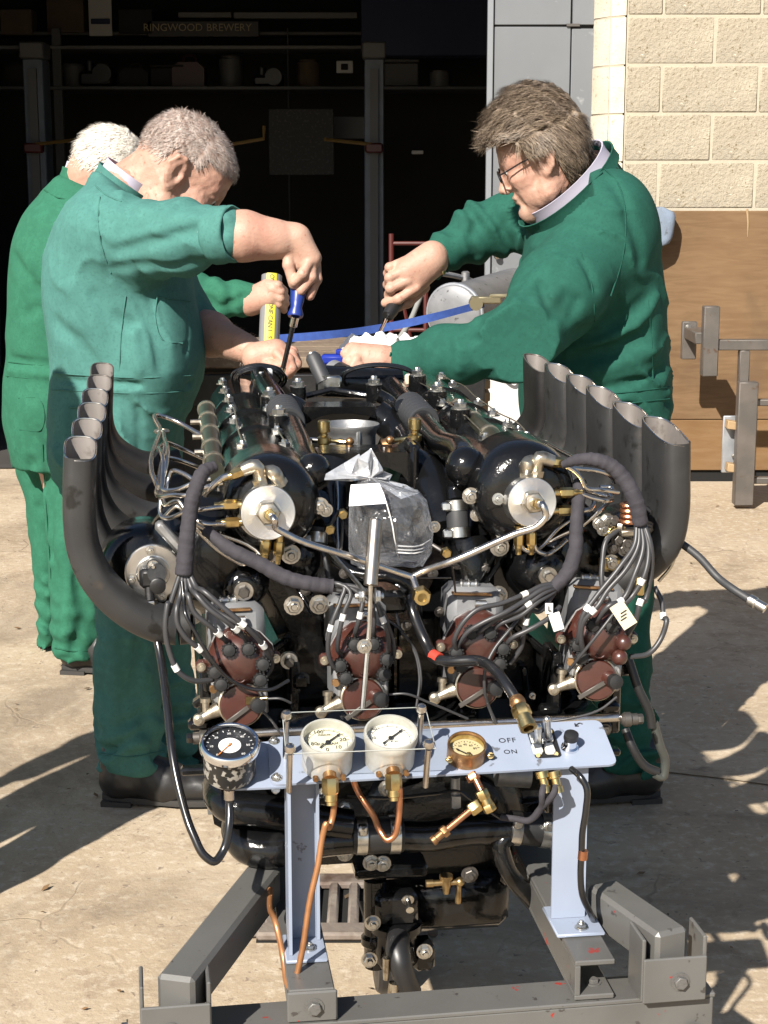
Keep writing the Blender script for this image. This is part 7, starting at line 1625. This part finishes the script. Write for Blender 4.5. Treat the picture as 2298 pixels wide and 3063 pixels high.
# ============================================================ right man (B)
PBm = thing('person', Vector((WD(1340,1690,3.72).x, 3.72, 0)), 'brown haired man in glasses and dark green coverall leaning over the right bank', 'person')
tabB = [(318,1222,1312,3.80,.09),(345,1190,1318,3.80,.10),(365,1180,1340,3.79,.12),(390,1165,1362,3.78,.16),(420,1155,1382,3.77,.195),(460,1140,1398,3.75,.215),(510,1138,1417,3.74,.225),(570,1128,1427,3.73,.225),(640,1126,1434,3.72,.22),(720,1126,1439,3.72,.215),(800,1123,1446,3.72,.21),(850,1121,1450,3.72,.205),(890,1122,1449,3.72,.20),(940,1128,1442,3.72,.20),(1000,1148,1428,3.72,.195)]
rB = prow(tabB); lB1 = prow([(960,1200,1436,3.62,.105),(1150,1235,1420,3.62,.1),(1350,1275,1405,3.62,.09),(1500,1288,1405,3.62,.086),(1650,1295,1424,3.62,.095)]); lB2 = prow([(960,1135,1330,3.82,.105),(1300,1180,1310,3.84,.09),(1640,1190,1320,3.85,.092)])
SB, EB, WB = ARM((1282,540,3.55),(1120,742,3.34),(832,788,3.44)); SB2, EB2, WB2 = ARM((1175,470,3.92),(1040,497,3.95),(934,565,3.88))
lo, hi = bounds(rB+lB1+lB2, (WB, WB2)); S = SDF(lo, hi, .0062)
S.rows(rB, .03, 2.3); S.rows(lB1, .03); S.rows(lB2, .03)
S.chain([SB, SB+(EB-SB)*.5, EB, EB+(WB-EB)*.5, EB+(WB-EB)*.97], [.098,.086,.069,.052,.036], .05); S.chain([SB2, EB2, WB2], [.085,.062,.041], .04)
S.ell(V3(WD(1310,470,3.62)), (.10,.12,.10), None, .06)
S.disp(lambda P: .0045*wr(P, EB, WB, .075, 7), np.minimum(EB,WB)-.09, np.maximum(EB,WB)+.09); S.disp(lambda P: .0075*wr(P, SB2, WB2, .055, 8), np.minimum(SB2,WB2)-.09, np.maximum(SB2,WB2)+.09); S.disp(drape(31, .0034, .2, (.45,.2,.9), .08))
S.disp(lambda P: drape(73, .0075, .2, (.95,.55,.12), .12)(P)*np.clip((.95-P[:,2])/.15,0,1), None, np.array((9,9,.95)))
S.disp(lambda P: .0045*np.sin(2*np.pi*P[:,2]/.055+2.2*wnoise(P,.15,73))*np.clip((.30-P[:,2])/.2,0,1), None, np.array((9,9,.32)))
S.disp(lambda P: .0045*np.sin(2*np.pi*P[:,2]/.055+2.2*wnoise(P,.15,73))*np.clip((.30-P[:,2])/.2,0,1), None, np.array((9,9,.32)))
for f, w, a in (([(1200,560),(1150,610),(1100,670),(1050,720)],.016,.007),([(1230,640),(1190,690),(1130,740)],.018,-.009),([(1170,620),(1185,660),(1230,690),(1245,650)],.014,-.009),([(1190,640),(1215,675),(1250,690)],.010,.007),([(1115,690),(1080,730),(1000,735)],.012,-.008),([(1060,745),(1075,790),(1050,820)],.014,-.010),([(985,735),(1000,770),(990,800)],.012,.006),([(930,745),(920,790)],.01,.005),
                ([(1250,720),(1330,700),(1400,650)],.018,-.011),([(1230,760),(1300,740),(1380,700),(1420,640)],.014,.009),([(1170,800),(1240,770),(1330,755),(1400,720)],.020,-.013),([(1175,790),(1215,800),(1225,820)],.010,.009),([(1200,840),(1300,800),(1410,760)],.016,.010),([(1240,860),(1330,835),(1430,800)],.014,-.010),([(1250,878),(1340,862),(1445,850)],.010,.009),([(1260,892),(1350,878),(1447,868)],.009,-.010),
                ([(1258,560),(1280,620),(1290,700)],.012,-.006),([(1320,390),(1360,470),(1385,560)],.02,-.006),([(1215,420),(1185,455),(1170,500)],.008,-.007),([(1280,350),(1225,410),(1180,460),(1155,510)],.010,.007),([(1100,470),(1085,500),(1100,540)],.014,-.012),([(1060,460),(1050,500),(1065,545)],.012,.010),([(1030,480),(1015,520),(1030,555)],.012,-.010),([(1130,500),(1120,540)],.012,.01),([(1395,1300),(1380,1420),(1370,1560)],.02,-.01)):
    surf_fold(S, f, w, a)
opening(S, WD(1226,414,3.70), (-.66,-.30,.69), .12)
cvB = link(sdf_mesh('coverall', [S.quads()], M_['clothB']), 'coverall', PBm)
for p in ([(1150,885),(1250,880),(1350,872),(1447,862)],[(1300,852),(1370,846),(1448,836)],[(1302,372),(1262,410),(1222,455),(1195,500)],[(1255,545),(1275,600),(1285,680),(1282,740)],[(1290,350),(1335,395),(1352,470),(1345,560),(1320,640)],[(1400,640),(1408,740),(1412,840)],[(950,548),(962,565),(968,588)],[(845,762),(838,790),(842,815)]): seam(S, p, cvB, M_['seamB'])
for (x, y) in ((953,573),(958,589)): MB().lathe(WD(x,y,3.835), FR+RX*.4, [(.0048,0),(.0048,.003),(.003,.004)], 10).build('cuff_button', M_['brass'], cvB)
HB = Head(WD(1172,347,3.66), (-math.cos(math.radians(24))*.985, .15, -math.sin(math.radians(24))), (-.40,-.05,.91), .88)
HSb = make_head(HB, WD(1232,415,3.78), .0032, heavy=.004)
B4 = SDF(np.minimum(WB,EB)-.10, np.maximum(WB,EB)+.10, .0034); B4.lo = np.minimum(WB,EB)-np.array((.22,.1,.14)); hi4 = np.array((WB[0]+.10, max(WB[1],EB[1])+.10, WB[2]+.10)); B4 = SDF(V3(WB)-np.array((.22,.14,.16)), V3(WB)+np.array((.12,.14,.12)), .0032)
B4.chain([WB+(EB-WB)*.3, WB, WB+(WB-EB)*.03], [.038,.029,.027], .03); dD = 3.42
hand(B4, [(t7(1075,850,dD), t7(935,830,dD), .032,.030), (t7(1065,890,dD), t7(945,910,dD), .031,.029)],
     [([t7(930,795,dD-.01), t7(885,860,dD-.02), t7(892,935,dD-.02), t7(908,985,dD-.015)], .0118), ([t7(935,850,dD-.025), t7(893,920,dD-.036), t7(905,1000,dD-.034), t7(935,1035,dD-.03)], .0118), ([t7(950,895,dD-.03), t7(922,960,dD-.042), t7(948,1018,dD-.04)], .0112), ([t7(970,920,dD-.025), t7(955,985,dD-.035), t7(985,1020,dD-.03)], .0102), ([t7(965,800,dD+.01), t7(905,785,dD+.0), t7(868,815,dD-.005)], .0125)])
B5 = SDF(V3(WB2)-np.array((.20,.15,.18)), V3(WB2)+np.array((.12,.14,.10)), .0032); B5.chain([WB2+(EB2-WB2)*.3, WB2], [.036,.032], .03); dE = 3.86
hand(B5, [(t7(1385,235,dE), t7(1235,325,dE-.015), .038,.035), (t7(1385,270,dE), t7(1250,400,dE-.01), .036,.034)],
     [([t7(1215,265,dE-.015), t7(1132,300,dE-.02), t7(1122,335,dE-.0), t7(1180,345,dE+.02)], .0110), ([t7(1225,315,dE-.03), t7(1132,362,dE-.035), t7(1122,402,dE-.01), t7(1190,400,dE+.015)], .0118), ([t7(1240,380,dE-.035), t7(1138,425,dE-.04), t7(1130,462,dE-.015), t7(1200,455,dE+.01)], .0122), ([t7(1290,420,dE-.03), t7(1185,488,dE-.035), t7(1108,512,dE-.02)], .0122), ([t7(1340,420,dE+.01), t7(1240,510,dE-.0), t7(1170,540,dE-.005)], .0128)])
core = SDF(lo, hi, .028); core.rows([(z, cx, cy, rx*.72, ry*.72) for z, cx, cy, rx, ry in rB+lB1[1:-1]], .03)
link(sdf_mesh('body', [HSb.quads(), B4.quads(), B5.quads(), core.quads()], M_['skin']), 'body', PBm)
cA = Vector((-.62,-.02,.78)); ring(WD(1232,408,3.70), Vector((-.66,-.22,.71)), .112, .100, .034, .05, M_['shirt'], 'shirt_collar', PBm, ph=(-.7,0,-.7)); ring(WD(1238,417,3.70), Vector((-.66,-.22,.71)), .126, .116, .028, .05, M_['clothB'], 'collar', cvB, ph=(-.7,0,-.7))
eyes(HB, PBm); brows(HB, PBm, M_['hairB'], 200)
def keepB(L):
    x, y, z = L.T; ear = (np.abs(x+.012) < .028) & (z < .036) & (np.abs(y) > .05)
    return (z > np.where(x > .05, .086, np.where(x > .01, .012+(x-.01)*1.85, np.where(x > -.03, -.012, -.060)))) & ~ear
def flowB(L, r):
    x, y, z = L.T; top = z > .075
    return np.stack([np.where(top, .8, np.where(x > .03, .25, -.35)), np.where(top, .25, 0)+y*2.0, np.where(top, .30, np.where(x > .05, .1, -.8))], 1)
hair(HB, PBm, M_['hairB'], (.024,.024,.062), keepB, 23000, .030, .0005, flowB, 12, .0035, .12, .8)
gl = MB()
for y in (-1,1):
    c = [Vector(HB.p(.108+.0*t, (.034+.022*math.cos(t))*y, .008+.0145*math.sin(t))) - HB.f*(.012*abs(math.cos(t/2))*0) for t in [2*math.pi*i/20 for i in range(20)]]
    gl.tube(c, .0016, 6, 1, True); gl.tube([Vector(HB.p(.106,.056*y,.014)), Vector(HB.p(.09,.068*y,.016)), Vector(HB.p(.0,.082*y,.020)), Vector(HB.p(-.02,.083*y,.012))], .0018, 6, 4)
gl.tube([Vector(HB.p(.110,-.012,.012)), Vector(HB.p(.113,0,.015)), Vector(HB.p(.110,.012,.012))], .0015, 6, 3)
gl.build('eyeglasses', M_['dialblack'], PBm)
shoe((WD(1420,1690,3.62).x,3.62,0), (WD(1420,1690,3.62).x-.28,3.58,0), PBm); shoe((WD(1310,1690,3.85).x,3.85,0), (WD(1310,1690,3.85).x-.28,3.83,0), PBm)
# ------------------------------------------------------------------ tools and things round the engine
a = W(*T7(590,400), dA-.004); b_ = W(*T7(567,595), dA-.03); c = W(*T7(483,948), 3.44)
sd = thing('screwdriver', a, 'blue handled screwdriver held upright by the left man', 'screwdriver')
d = (b_-a).normalized(); L = (b_-a).length
MB().lathe(a-d*.02, d, [(.006,0),(.0155,.004),(.0165,.03),(.0135,L*.55+.02),(.0115,L*.72+.02),(.0165,L*.93+.02),(.015,L+.02)], 16).build('handle', mat('blue_handle',(.015,.035,.22),.35), sd)
MB().lathe(b_, c-b_, [(.0085,0),(.0085,.02),(.0065,.022)], 14).build('ferrule', M_['steel'], sd)
MB().cyl(b_+(c-b_)*.06, b_+(c-b_)*.86, .0052, None, 12).build('shaft', M_['cable'], sd); MB().cyl(b_+(c-b_)*.86, c, .0062, None, 12).build('tip', M_['steel'], sd)
a = W(*T7(1190,480), dE-.0); b_ = W(*T7(1120,592), dE-.05); c = W(*T7(1030,775), 3.62)
sd = thing('screwdriver', a, 'black handled screwdriver with bright shaft held by the right man', 'screwdriver')
MB().lathe(a, b_-a, [(.012,-.02),(.017,.0),(.0165,(b_-a).length*.7),(.0135,(b_-a).length)], 14).build('handle', M_['dialblack'], sd); MB().cyl(b_, c, .0042, None, 12).build('shaft', M_['chrome'], sd)
# hose held by the man behind
h0, h1 = W(*T7(427,345), 4.46), W(*T7(408,800), 4.40)
hs = thing('hose_piece', h1, 'straight grey hose length with a yellow printed stripe, gripped by the white haired man', 'hose')
d = (h1-h0); L = d.length; d.normalize()
ho = MB().lathe(h0, d, [(.024,0),(.0272,.002),(.0272,L),(.022,L),(.0225,.0)], 30, cap=False).build('tube', mat('grey_silicone_hose',(.20,.20,.21),.4,0,bump=(200,.1,.001)), hs)
tow = (CAMP-h0); tow = (tow-d*tow.dot(d)).normalized(); sx_ = d.cross(tow).normalized()
if sx_.x < 0: sx_ = -sx_
rings = []
for t in np.linspace(.004, .999, 26):
    p = h0+d*(L*float(t)); rings.append([p + (sx_*math.sin(q) + tow*math.cos(q))*.0280 for q in np.linspace(-.5, .5, 9)])
MB().loft(rings, cap=False, closed_ring=False).build('yellow_stripe', mat('yellow_print',(.62,.55,.04),.5), ho)
text_mesh('OVATOR \u00b7 ONE CAN 1 \u00b7 51mm', .0165, M_['ink'], h0+d*(L*.52)+tow*.0284, d, sx_ if d.cross(sx_).dot(tow) > 0 else -sx_, 'stripe_lettering', ho, .0002, space=.9)
# fallen hose joint on the engine end, blue clip
q0, q1 = W(*T7(775,920), 3.40), W(*T7(905,985), 3.36)
hj = thing('hose_joint', q0, 'short ribbed grey and black hose joint lying on the engine beside the right hand', 'hose joint')
d = q1-q0; L = d.length; d.normalize()
MB().lathe(q0, d, [(.019,0),(.026,.004),(.027,.02),(.027,L)], 24).build('hose', M_['greymag'], hj); MB().lathe(q0+d*.022, d, [(.0282,0),(.0282,.02)], 24).build('black_band', M_['rubber'], hj); MB().lathe(q0+d*.060, d, [(.0280,0),(.0280,.012)], 24).build('yellow_band', mat('olive_yellow',(.3,.27,.03),.5), hj)
p = W(*T7(825,850), 3.50)
tag(MB().box(p, (.075,.03,.022), bev=.006).box(p+Vector((.02,0,.016)), (.05,.02,.012), bev=.003).build('blue_clip', mat('blue_plastic',(.012,.03,.28),.35)), 'blue plastic clip behind the right man hand', 'clip')
# coils of thin black cable on both pipe ends
for (cx, cy, rx, ry, dd, lab, n) in ((560,822,34,24,3.05,'coil of thin black cable hung over the left water pipe',4),(820,820,58,30,3.02,'loop of thin black cable over the right water pipe',2)):
    cl = thing('cable_coil', WD(cx,cy,dd), lab, 'cable coil'); rr_ = random.Random(cx)
    for i in range(n):
        pts = []
        for k in range(16):
            t = 2*math.pi*k/16; pts.append(WD(cx+(rx+i*3)*math.cos(t)*1.35+rr_.uniform(-2,2), cy+(ry+i*2)*math.sin(t)-i*1.5, dd+.03*math.sin(t+.5)+i*.006))
        MB().tube(pts, .0030, 8, 3, True).build('cable', M_['cable'], cl)
    t = WD(cx+(15 if n == 4 else 62), cy-(14 if n == 4 else 0), dd-.02); MB().box(t, (.024 if n==4 else .012,.012,.020), bev=.003).build('tape', M_['white'] if n == 4 else M_['tag'], cl)
# white rag behind the right man hand
r0 = SDF(V3(WD(745,745,3.6))-.04, V3(WD(945,745,3.6))+np.array((.08,.12,.08)), .004)
for (x, y, d_, r) in ((765,752,3.55,.022),(785,746,3.56,.024),(815,750,3.58,.022),(850,747,3.6,.020),(880,750,3.62,.018),(925,748,3.62,.016)): r0.ell(V3(WD(x,y,d_)), (r*1.5,r*1.4,r*.8), None, .03)
r0.disp(lambda P: .006*wnoise(P, .04, 2)+.003*wnoise(P,.018,3)); tag(link(sdf_mesh('paper_towel', [r0.quads()], mat('white_paper_towel',(.82,.82,.82),.9)), 'paper_towel'), 'bright white crumpled paper towel under the right man hands', 'paper towel')
# clear plastic bag over the throttle
M_['bag'] = bpy.data.materials.new('clear_polythene'); M_['bag'].use_nodes = True
_n = M_['bag'].node_tree; _tr = _n.nodes.new('ShaderNodeBsdfTransparent'); _tr.inputs[0].default_value = (.93,.94,.96,1); _gl = _n.nodes.new('ShaderNodeBsdfGlossy'); _gl.inputs['Roughness'].default_value = .16; _df = _n.nodes.new('ShaderNodeBsdfTranslucent'); _df.inputs[0].default_value = (.8,.82,.86,1); _d2 = _n.nodes.new('ShaderNodeBsdfDiffuse'); _d2.inputs[0].default_value = (.8,.82,.86,1)
_lw = _n.nodes.new('ShaderNodeLayerWeight'); _lw.inputs['Blend'].default_value = .35; _m1 = _n.nodes.new('ShaderNodeMixShader'); _m2 = _n.nodes.new('ShaderNodeMixShader'); _m3 = _n.nodes.new('ShaderNodeMixShader'); _m1.inputs[0].default_value = .5; _m3.inputs[0].default_value = .5
_L = _n.links.new; _L(_df.outputs[0], _m3.inputs[1]); _L(_d2.outputs[0], _m3.inputs[2]); _L(_gl.outputs[0], _m1.inputs[1]); _L(_m3.outputs[0], _m1.inputs[2])
_mr = _n.nodes.new('ShaderNodeMapRange'); _mr.inputs['To Min'].default_value = .085; _mr.inputs['To Max'].default_value = .50; _L(_lw.outputs['Facing'], _mr.inputs['Value']); _L(_mr.outputs[0], _m2.inputs[0]); _L(_tr.outputs[0], _m2.inputs[1]); _L(_m1.outputs[0], _m2.inputs[2]); _L(_m2.outputs[0], _n.nodes['Material Output'].inputs['Surface'])
_nz = _n.nodes.new('ShaderNodeTexNoise'); _nz.inputs['Scale'].default_value = 28; _nz.inputs['Detail'].default_value = 3; _tc = _n.nodes.new('ShaderNodeTexCoord'); _L(_tc.outputs['Object'], _nz.inputs['Vector']); _bp = _n.nodes.new('ShaderNodeBump'); _bp.inputs['Strength'].default_value = .9; _bp.inputs['Distance'].default_value = .02; _L(_nz.outputs[0], _bp.inputs['Height']); _L(_bp.outputs[0], _gl.inputs['Normal']); _L(_bp.outputs[0], _d2.inputs['Normal'])
M_['bagfold'] = M_['bag'].copy(); M_['bagfold'].name = 'folded_polythene'
for _q in M_['bagfold'].node_tree.nodes:
    if _q.type == 'MAP_RANGE': _q.inputs['To Min'].default_value = .82; _q.inputs['To Max'].default_value = .97
for _q in M_['bagfold'].node_tree.nodes:
    if _q.type in ('BSDF_DIFFUSE','BSDF_TRANSLUCENT'): _q.inputs[0].default_value = (.95,.96,.98,1)
bag = thing('plastic_bag', E(*T2(840,1250),-.02), 'crumpled clear plastic bag with a white label tied over the throttle', 'plastic bag')
rings = []
prof = [(745,1262,1010,-.03,.03),(700,1180,1085,-.04,.05),(640,1010,1075,-.045,.055),(592,900,1050,-.045,.055),(592,850,1000,-.04,.05),(600,790,880,-.03,.03),(640,760,800,-.02,.018)]
for i, (x0, y, x1, v, dv) in enumerate([(600,1250,1040,-.03,.045),(588,1190,1078,-.04,.055),(588,1080,1088,-.045,.06),(590,980,1070,-.045,.06),(594,900,1050,-.045,.055),(605,850,1000,-.04,.045),(640,800,850,-.03,.022),(655,765,780,-.025,.010)]):
    c0, c1 = E(*T2(x0,y),v), E(*T2(x1,y),v); m_ = (c0+c1)/2; hw = (c1-c0).length/2; r_ = []
    for k in range(28):
        t = 2*math.pi*k/28; n_ = 1+.07*math.sin(5*t+i*1.3)+.06*math.sin(9*t+i*.8)+random.uniform(-.04,.04); r_.append(m_+RX*(hw*math.copysign(abs(math.cos(t))**.75, math.cos(t))*(1 if abs(math.cos(t)) > .8 else n_))+AX*(dv*n_*math.sin(t))+UP*random.uniform(-.004,.004))
    rings.append(r_)
bmesh_ = MB().loft(rings).build('bag_body', M_['bag'], bag, 25)
nk = E(*T2(720,760),-.03)
def fan(tip_pts, name):
    mb = MB(); n_ = len(tip_pts)
    for i in range(n_-1):
        a_, b__ = E(*T2(*tip_pts[i][:2]), tip_pts[i][2]), E(*T2(*tip_pts[i+1][:2]), tip_pts[i+1][2]); m = (a_+b__+nk)/3 - AX*.012*(1 if i % 2 else -.6)
        mb.add([nk, a_, m], [(0,1,2)]); mb.add([a_, b__, m], [(0,1,2)]); mb.add([b__, nk, m], [(0,1,2)])
        o = FR*.0006; mb.add([nk-o, a_-o, m-o], [(2,1,0)]); mb.add([a_-o, b__-o, m-o], [(2,1,0)]); mb.add([b__-o, nk-o, m-o], [(2,1,0)])
    me = mb.mesh(name, M_['bagfold'], 20, fix=False); return link(me, name, bag)
fan([(600,780,-.03),(440,772,-.05),(450,735,-.03),(560,670,-.01),(650,615,.0)], 'bag_flap'); fan([(600,740,-.04),(640,640,-.03),(722,582,-.02),(760,650,-.03),(800,720,-.03)], 'bag_flap'); fan([(800,720,-.03),(848,740,-.02),(830,775,-.03),(930,800,-.03),(1010,850,-.02),(900,885,-.05),(770,800,-.05)], 'bag_flap')
lbc = [E(*T2(588,928),-.109), E(*T2(815,912),-.109), E(*T2(800,860),-.105), E(*T2(770,790),-.095), E(*T2(600,800),-.095), E(*T2(592,860),-.105)]
MB().prism(lbc, AX*.001).build('white_label', mat('glossy_white_label',(.85,.86,.88),.3), bag)
MB().tube([E(*T2(810,900),-.108), E(*T2(850,1050),-.11), E(*T2(860,1120),-.108), E(*T2(885,1240),-.09)], .0010, 5, 3).build('bag_seam', M_['white'], bag)
for yy in (1150,1172,1190): MB().tube([E(*T2(870,yy+15),-.10), E(*T2(980,yy+20),-.10), E(*T2(1075,yy-20),-.06)], .0009, 5, 3).build('zip_line', M_['white'], bag)
# ------------------------------------------------------------------ timber trolley with silver tank behind the engine
tr = thing('timber_trolley', WD(700,900,5.3), 'low trolley with a weathered timber deck on a black frame behind the engine', 'trolley'); tr.location.z = 0
a_, b__ = WD(300,752,5.45), WD(1046,752,5.45)
for i in range(4):
    y0 = 5.12+.16*i; MB().box(((a_.x+b__.x)/2, y0, .845-.0*i), (b__.x-a_.x, .152, .035), bev=.004).build('plank', M_['wood'], tr)
MB().box(((a_.x+b__.x)/2, 5.07, .76), (b__.x-a_.x-.04, .06, .10), bev=.004).build('side_rail', M_['blackmetal'], tr); MB().box(((a_.x+b__.x)/2, 5.62, .76), (b__.x-a_.x-.04, .06, .10), bev=.004).build('side_rail', M_['blackmetal'], tr)
for x in (a_.x+.12, b__.x-.10):
    for y in (5.08, 5.6): MB().box((x,y,.44), (.06,.06,.56), bev=.004).build('leg', M_['blackmetal'], tr)
    for y in (5.08, 5.6): MB().lathe((x-.025,y,.10),(1,0,0),[(.05,0),(.09,.002),(.10,.012),(.10,.038),(.09,.048),(.05,.05)],28).build('wheel', M_['rubber'], tr)
MB().box(((a_.x+b__.x)/2, 5.1, .30), (b__.x-a_.x-.2, .05, .05), bev=.004).build('lower_rail', M_['blackmetal'], tr)
MB().box(((a_.x+b__.x)/2-.0, 5.13, .55), (b__.x-a_.x-.28, .01, .32), bev=.002).build('skirt_board', mat('dark_oily_board',(.03,.028,.027),.6,0,noise=(6,.4,.7,(.05,.045,.04))), tr)
pl = thing('pallet', WD(1020,860,5.6), 'pale timber pallet edge beside the white board', 'pallet'); pl.location.z = 0
x0, x1 = WD(985,840,5.6).x, WD(1062,840,5.6).x
for yy in (835, 862): z_ = WD(1020,yy,5.6).z; MB().box(((x0+x1)/2, 5.9, z_), (x1-x0, .5, .03), bev=.003).build('board', M_['palewood'], pl)
z0_, z1_ = WD(1020,835,5.6).z, WD(1020,862,5.6).z
for x in (x0+.03, x1-.03): MB().box((x,5.9,z1_/2), (.05,.45,z1_-.03), bev=.003).build('block', M_['palewood'], pl)
MB().box(((x0+x1)/2,5.9,(z0_+z1_)/2), (.06,.45,abs(z0_-z1_)-.03), bev=.003).build('block', M_['palewood'], pl)
tk0 = WD(980,678,5.32); R = 62/3600*5.4
tkt = thing('silver_tank', Vector((tk0.x,5.5,.86)), 'dented silver fuel tank lying on the timber trolley, strapped with a blue ratchet strap', 'tank')
ax_ = Vector((.42,.9,.05)).normalized()
MB().lathe(tk0, ax_, [(.0,-.012),(R*.5,-.010),(R*.93,-.002),(R*.96,.0),(R*1.0,.006),(R*1.0,.014),(R*.97,.018),(R*.97,.55),(R*.9,.56)], 40).build('drum', mat('dull_tank_grey',(.20,.205,.215),.5,.3,noise=[(14,.4,.7,(.27,.27,.28)),(60,.63,.7,(.06,.06,.06))],bump=(9,.15,.01)), tkt, 50)
MB().torus(tk0+ax_*.01, ax_, R*1.0, .006, 40, 6).build('rolled_rim', M_['galv'], tkt)
for dz in (-1,1): MB().box(tk0+ax_*.3-UP*(R+.012)+RX*.06*dz, (.03,.35,.03), bev=.004).build('chock', M_['wood'], tkt)
MB().tube([WD(940,588,5.5), WD(1000,600,5.6), WD(1046,618,5.7)], .009, 8, 3).lathe(WD(1006,608,5.6), UP, [(.014,0),(.014,.03),(.008,.034)], 10).build('filler_pipe', M_['alucast'], tkt)
s0, s1 = WD(1046,656,5.0), WD(600,732,4.75)
d = (s1-s0); L = d.length; d.normalize(); zz = (UP-d*UP.dot(d)).normalized(); yy = zz.cross(d)
sp = MB(); N_ = 24; r1 = []
for i in range(N_+1):
    p = s0+d*(L*i/N_)-UP*(.02*math.sin(math.pi*i/N_)); tw = .25*math.sin(i*.5); w_ = zz*math.cos(tw)+yy*math.sin(tw); r1.append([p+w_*.0115+yy*.0012, p+w_*.0115-yy*.0012, p-w_*.0115-yy*.0012, p-w_*.0115+yy*.0012])
stp = thing('ratchet_strap', s0, 'blue ratchet strap stretched across behind the engine to the silver tank', 'strap')
sp.loft(r1).build('webbing', mat('blue_webbing',(.03,.075,.30),.75,0,noise=(60,.4,.7,(.04,.1,.38))), stp, 60)
q = WD(1050,648,4.98); MB().box(q, (.09,.03,.022), bev=.004).cyl(q+Vector((-.03,-.03,-.01)), q+Vector((-.03,.03,-.01)), .02, None, 16).box(q+Vector((.06,0,.012)), (.1,.028,.012), bev=.003).build('ratchet', mat('brassy_steel',(.32,.28,.18),.4,.9), stp)
tag(MB().tube([WD(925,600,5.6), WD(905,650,5.5), WD(880,705,5.3), WD(856,742,5.2)], .0085, 10, 6).build('grey_hose', mat('pale_grey_hose',(.30,.30,.28),.5)), 'thin pale grey hose curving down left of the silver tank', 'hose')
# wheel seen past the left man's shin
wc = WD(388,1552,3.98)
tw_ = thing('trolley_wheel', Vector((wc.x,wc.y,0)), 'dark old rubber tyred wheel behind the left man shoe', 'wheel')
MB().lathe(wc-RX*.03, RX+AX*.5, [(.03,0),(.05,.004),(.075,.002),(wc.z*.96,.008),(wc.z,.02),(wc.z,.04),(wc.z*.96,.052),(.05,.055),(.03,.06)], 36).build('tyre', M_['rubber'], tw_)
MB().lathe(wc-RX*.034, RX+AX*.5, [(.0,-.004),(.025,.0),(.05,.008),(.06,.012)], 24).build('hub', M_['iron'], tw_)
# ------------------------------------------------------------------ welded steel rack by the plywood
rk = thing('steel_rack', Vector((WD(1610,1090,7.1).x,7.1,0)), 'bare welded steel rack of square tube standing in front of the plywood', 'rack')
def tubeb(x0, y0, x1, y1, d, dep, m=M_['rawsteel'], nm='bar'):
    a, c = WD(x0,y0,d), WD(x1,y1,d); return MB().box(((a.x+c.x)/2, d, (a.z+c.z)/2), (abs(c.x-a.x), dep, abs(a.z-c.z)), bev=.004).build(nm, m, rk)
tubeb(1520,661,1548,812,7.05,.06); tubeb(1548.5,733,1790,756,7.06,.05); tubeb(1474,694,1503,776,7.35,.03); a = WD(1500,732,7.05)
MB().box((WD(1505,732,7.2).x+.02, 7.2, a.z), (.10,.26,.05), bev=.004).build('stub', M_['rawsteel'], rk)
tubeb(1597,756,1616,830,7.06,.05); tubeb(1595,824,1625,1090,7.02,.06); tubeb(1625.5,862,1800,876,7.05,.04); tubeb(1625.5,1030,1800,1044,7.05,.04); tubeb(1770,757,1800,1090,7.06,.05)
tubeb(1563,898,1594,1021,7.1,.012,M_['galv'],'bracket_plate')
for y in (918, 1010):
    q = WD(1580,y,7.06); MB().box(q+Vector((.008,0,0)), (.058,.06,.035), (Vector((1,0,-.15)).normalized(),Vector((0,1,0)),Vector((.15,0,1)).normalized()), bev=.003).build('wood_peg', M_['palewood'], rk)
for (x, y, d_) in ((1487,706,7.33),(1587,985,7.09)): inst(bolt_me, 'bolt', rk, WD(x,y,d_-.01), -Vector((0,1,0)), .009)
# ------------------------------------------------------------------ bystander standing left of the photographer, whose shadow falls across the yard
BS = thing('person', (-1.15,2.70,0), 'bystander standing just left of the picture, casting the shadow on the yard', 'person')
bx, by = -1.15, 2.70; S = SDF((bx-.45,by-.4,.02), (bx+.45,by+.4,1.62), .014)
S.rows([(1.46,bx,by,.06,.06),(1.42,bx,by,.15,.09),(1.36,bx,by,.20,.11),(1.2,bx,by,.19,.13),(1.0,bx,by,.17,.13),(.85,bx,by,.18,.14),(.78,bx,by,.17,.13)], .03, 2.3)
for s_ in (-1,1): S.chain([V3((bx+.09*s_,by,.82)), V3((bx+.10*s_,by,.46)), V3((bx+.11*s_,by+.02,.06))], [.095,.075,.07], .03); S.chain([V3((bx+.20*s_,by,1.37)), V3((bx+.25*s_,by+.0,1.10)), V3((bx+.24*s_,by+.05,.88))], [.065,.055,.042], .03)
S.disp(drape(41)); link(sdf_mesh('coverall', [S.quads()], M_['clothC']), 'coverall', BS)
HS_ = Head((bx,by+.02,1.56), (.25,.95,-.15), (0,.15,1), 1.0); hb_ = make_head(HS_, V3((bx,by-.01,1.42)), .005); bh = SDF((bx-.4,by-.1,.62), (bx+.4,by+.25,.95), .006)
for s_ in (-1,1):
    w_ = Vector((bx+.24*s_,by+.06,.86)); hand(bh, [(w_, w_+Vector((0,.01,-.07)), .026, .028)], [([w_+Vector((0,-.02+.018*q,-.08)), w_+Vector((-.005*s_,-.02+.019*q,-.12)), w_+Vector((-.015*s_,-.015+.018*q,-.15))], .009) for q in range(4)]+[([w_+Vector((0,.02,-.03)), w_+Vector((-.01*s_,.05,-.06)), w_+Vector((-.015*s_,.055,-.09))], .010)])
link(sdf_mesh('body', [hb_.quads(), bh.quads()], M_['skin']), 'body', BS); hair(HS_, BS, M_['hairA'], .006, keepC, 1500, .02, .0015, lambda L, r: np.stack([-.3+0*L[:,0], L[:,1]*3, -.6+0*L[:,0]], 1), 50, .002)
for s_ in (-1,1): shoe((bx+.11*s_,by-.08,0), (bx+.13*s_,by+.2,0), BS)
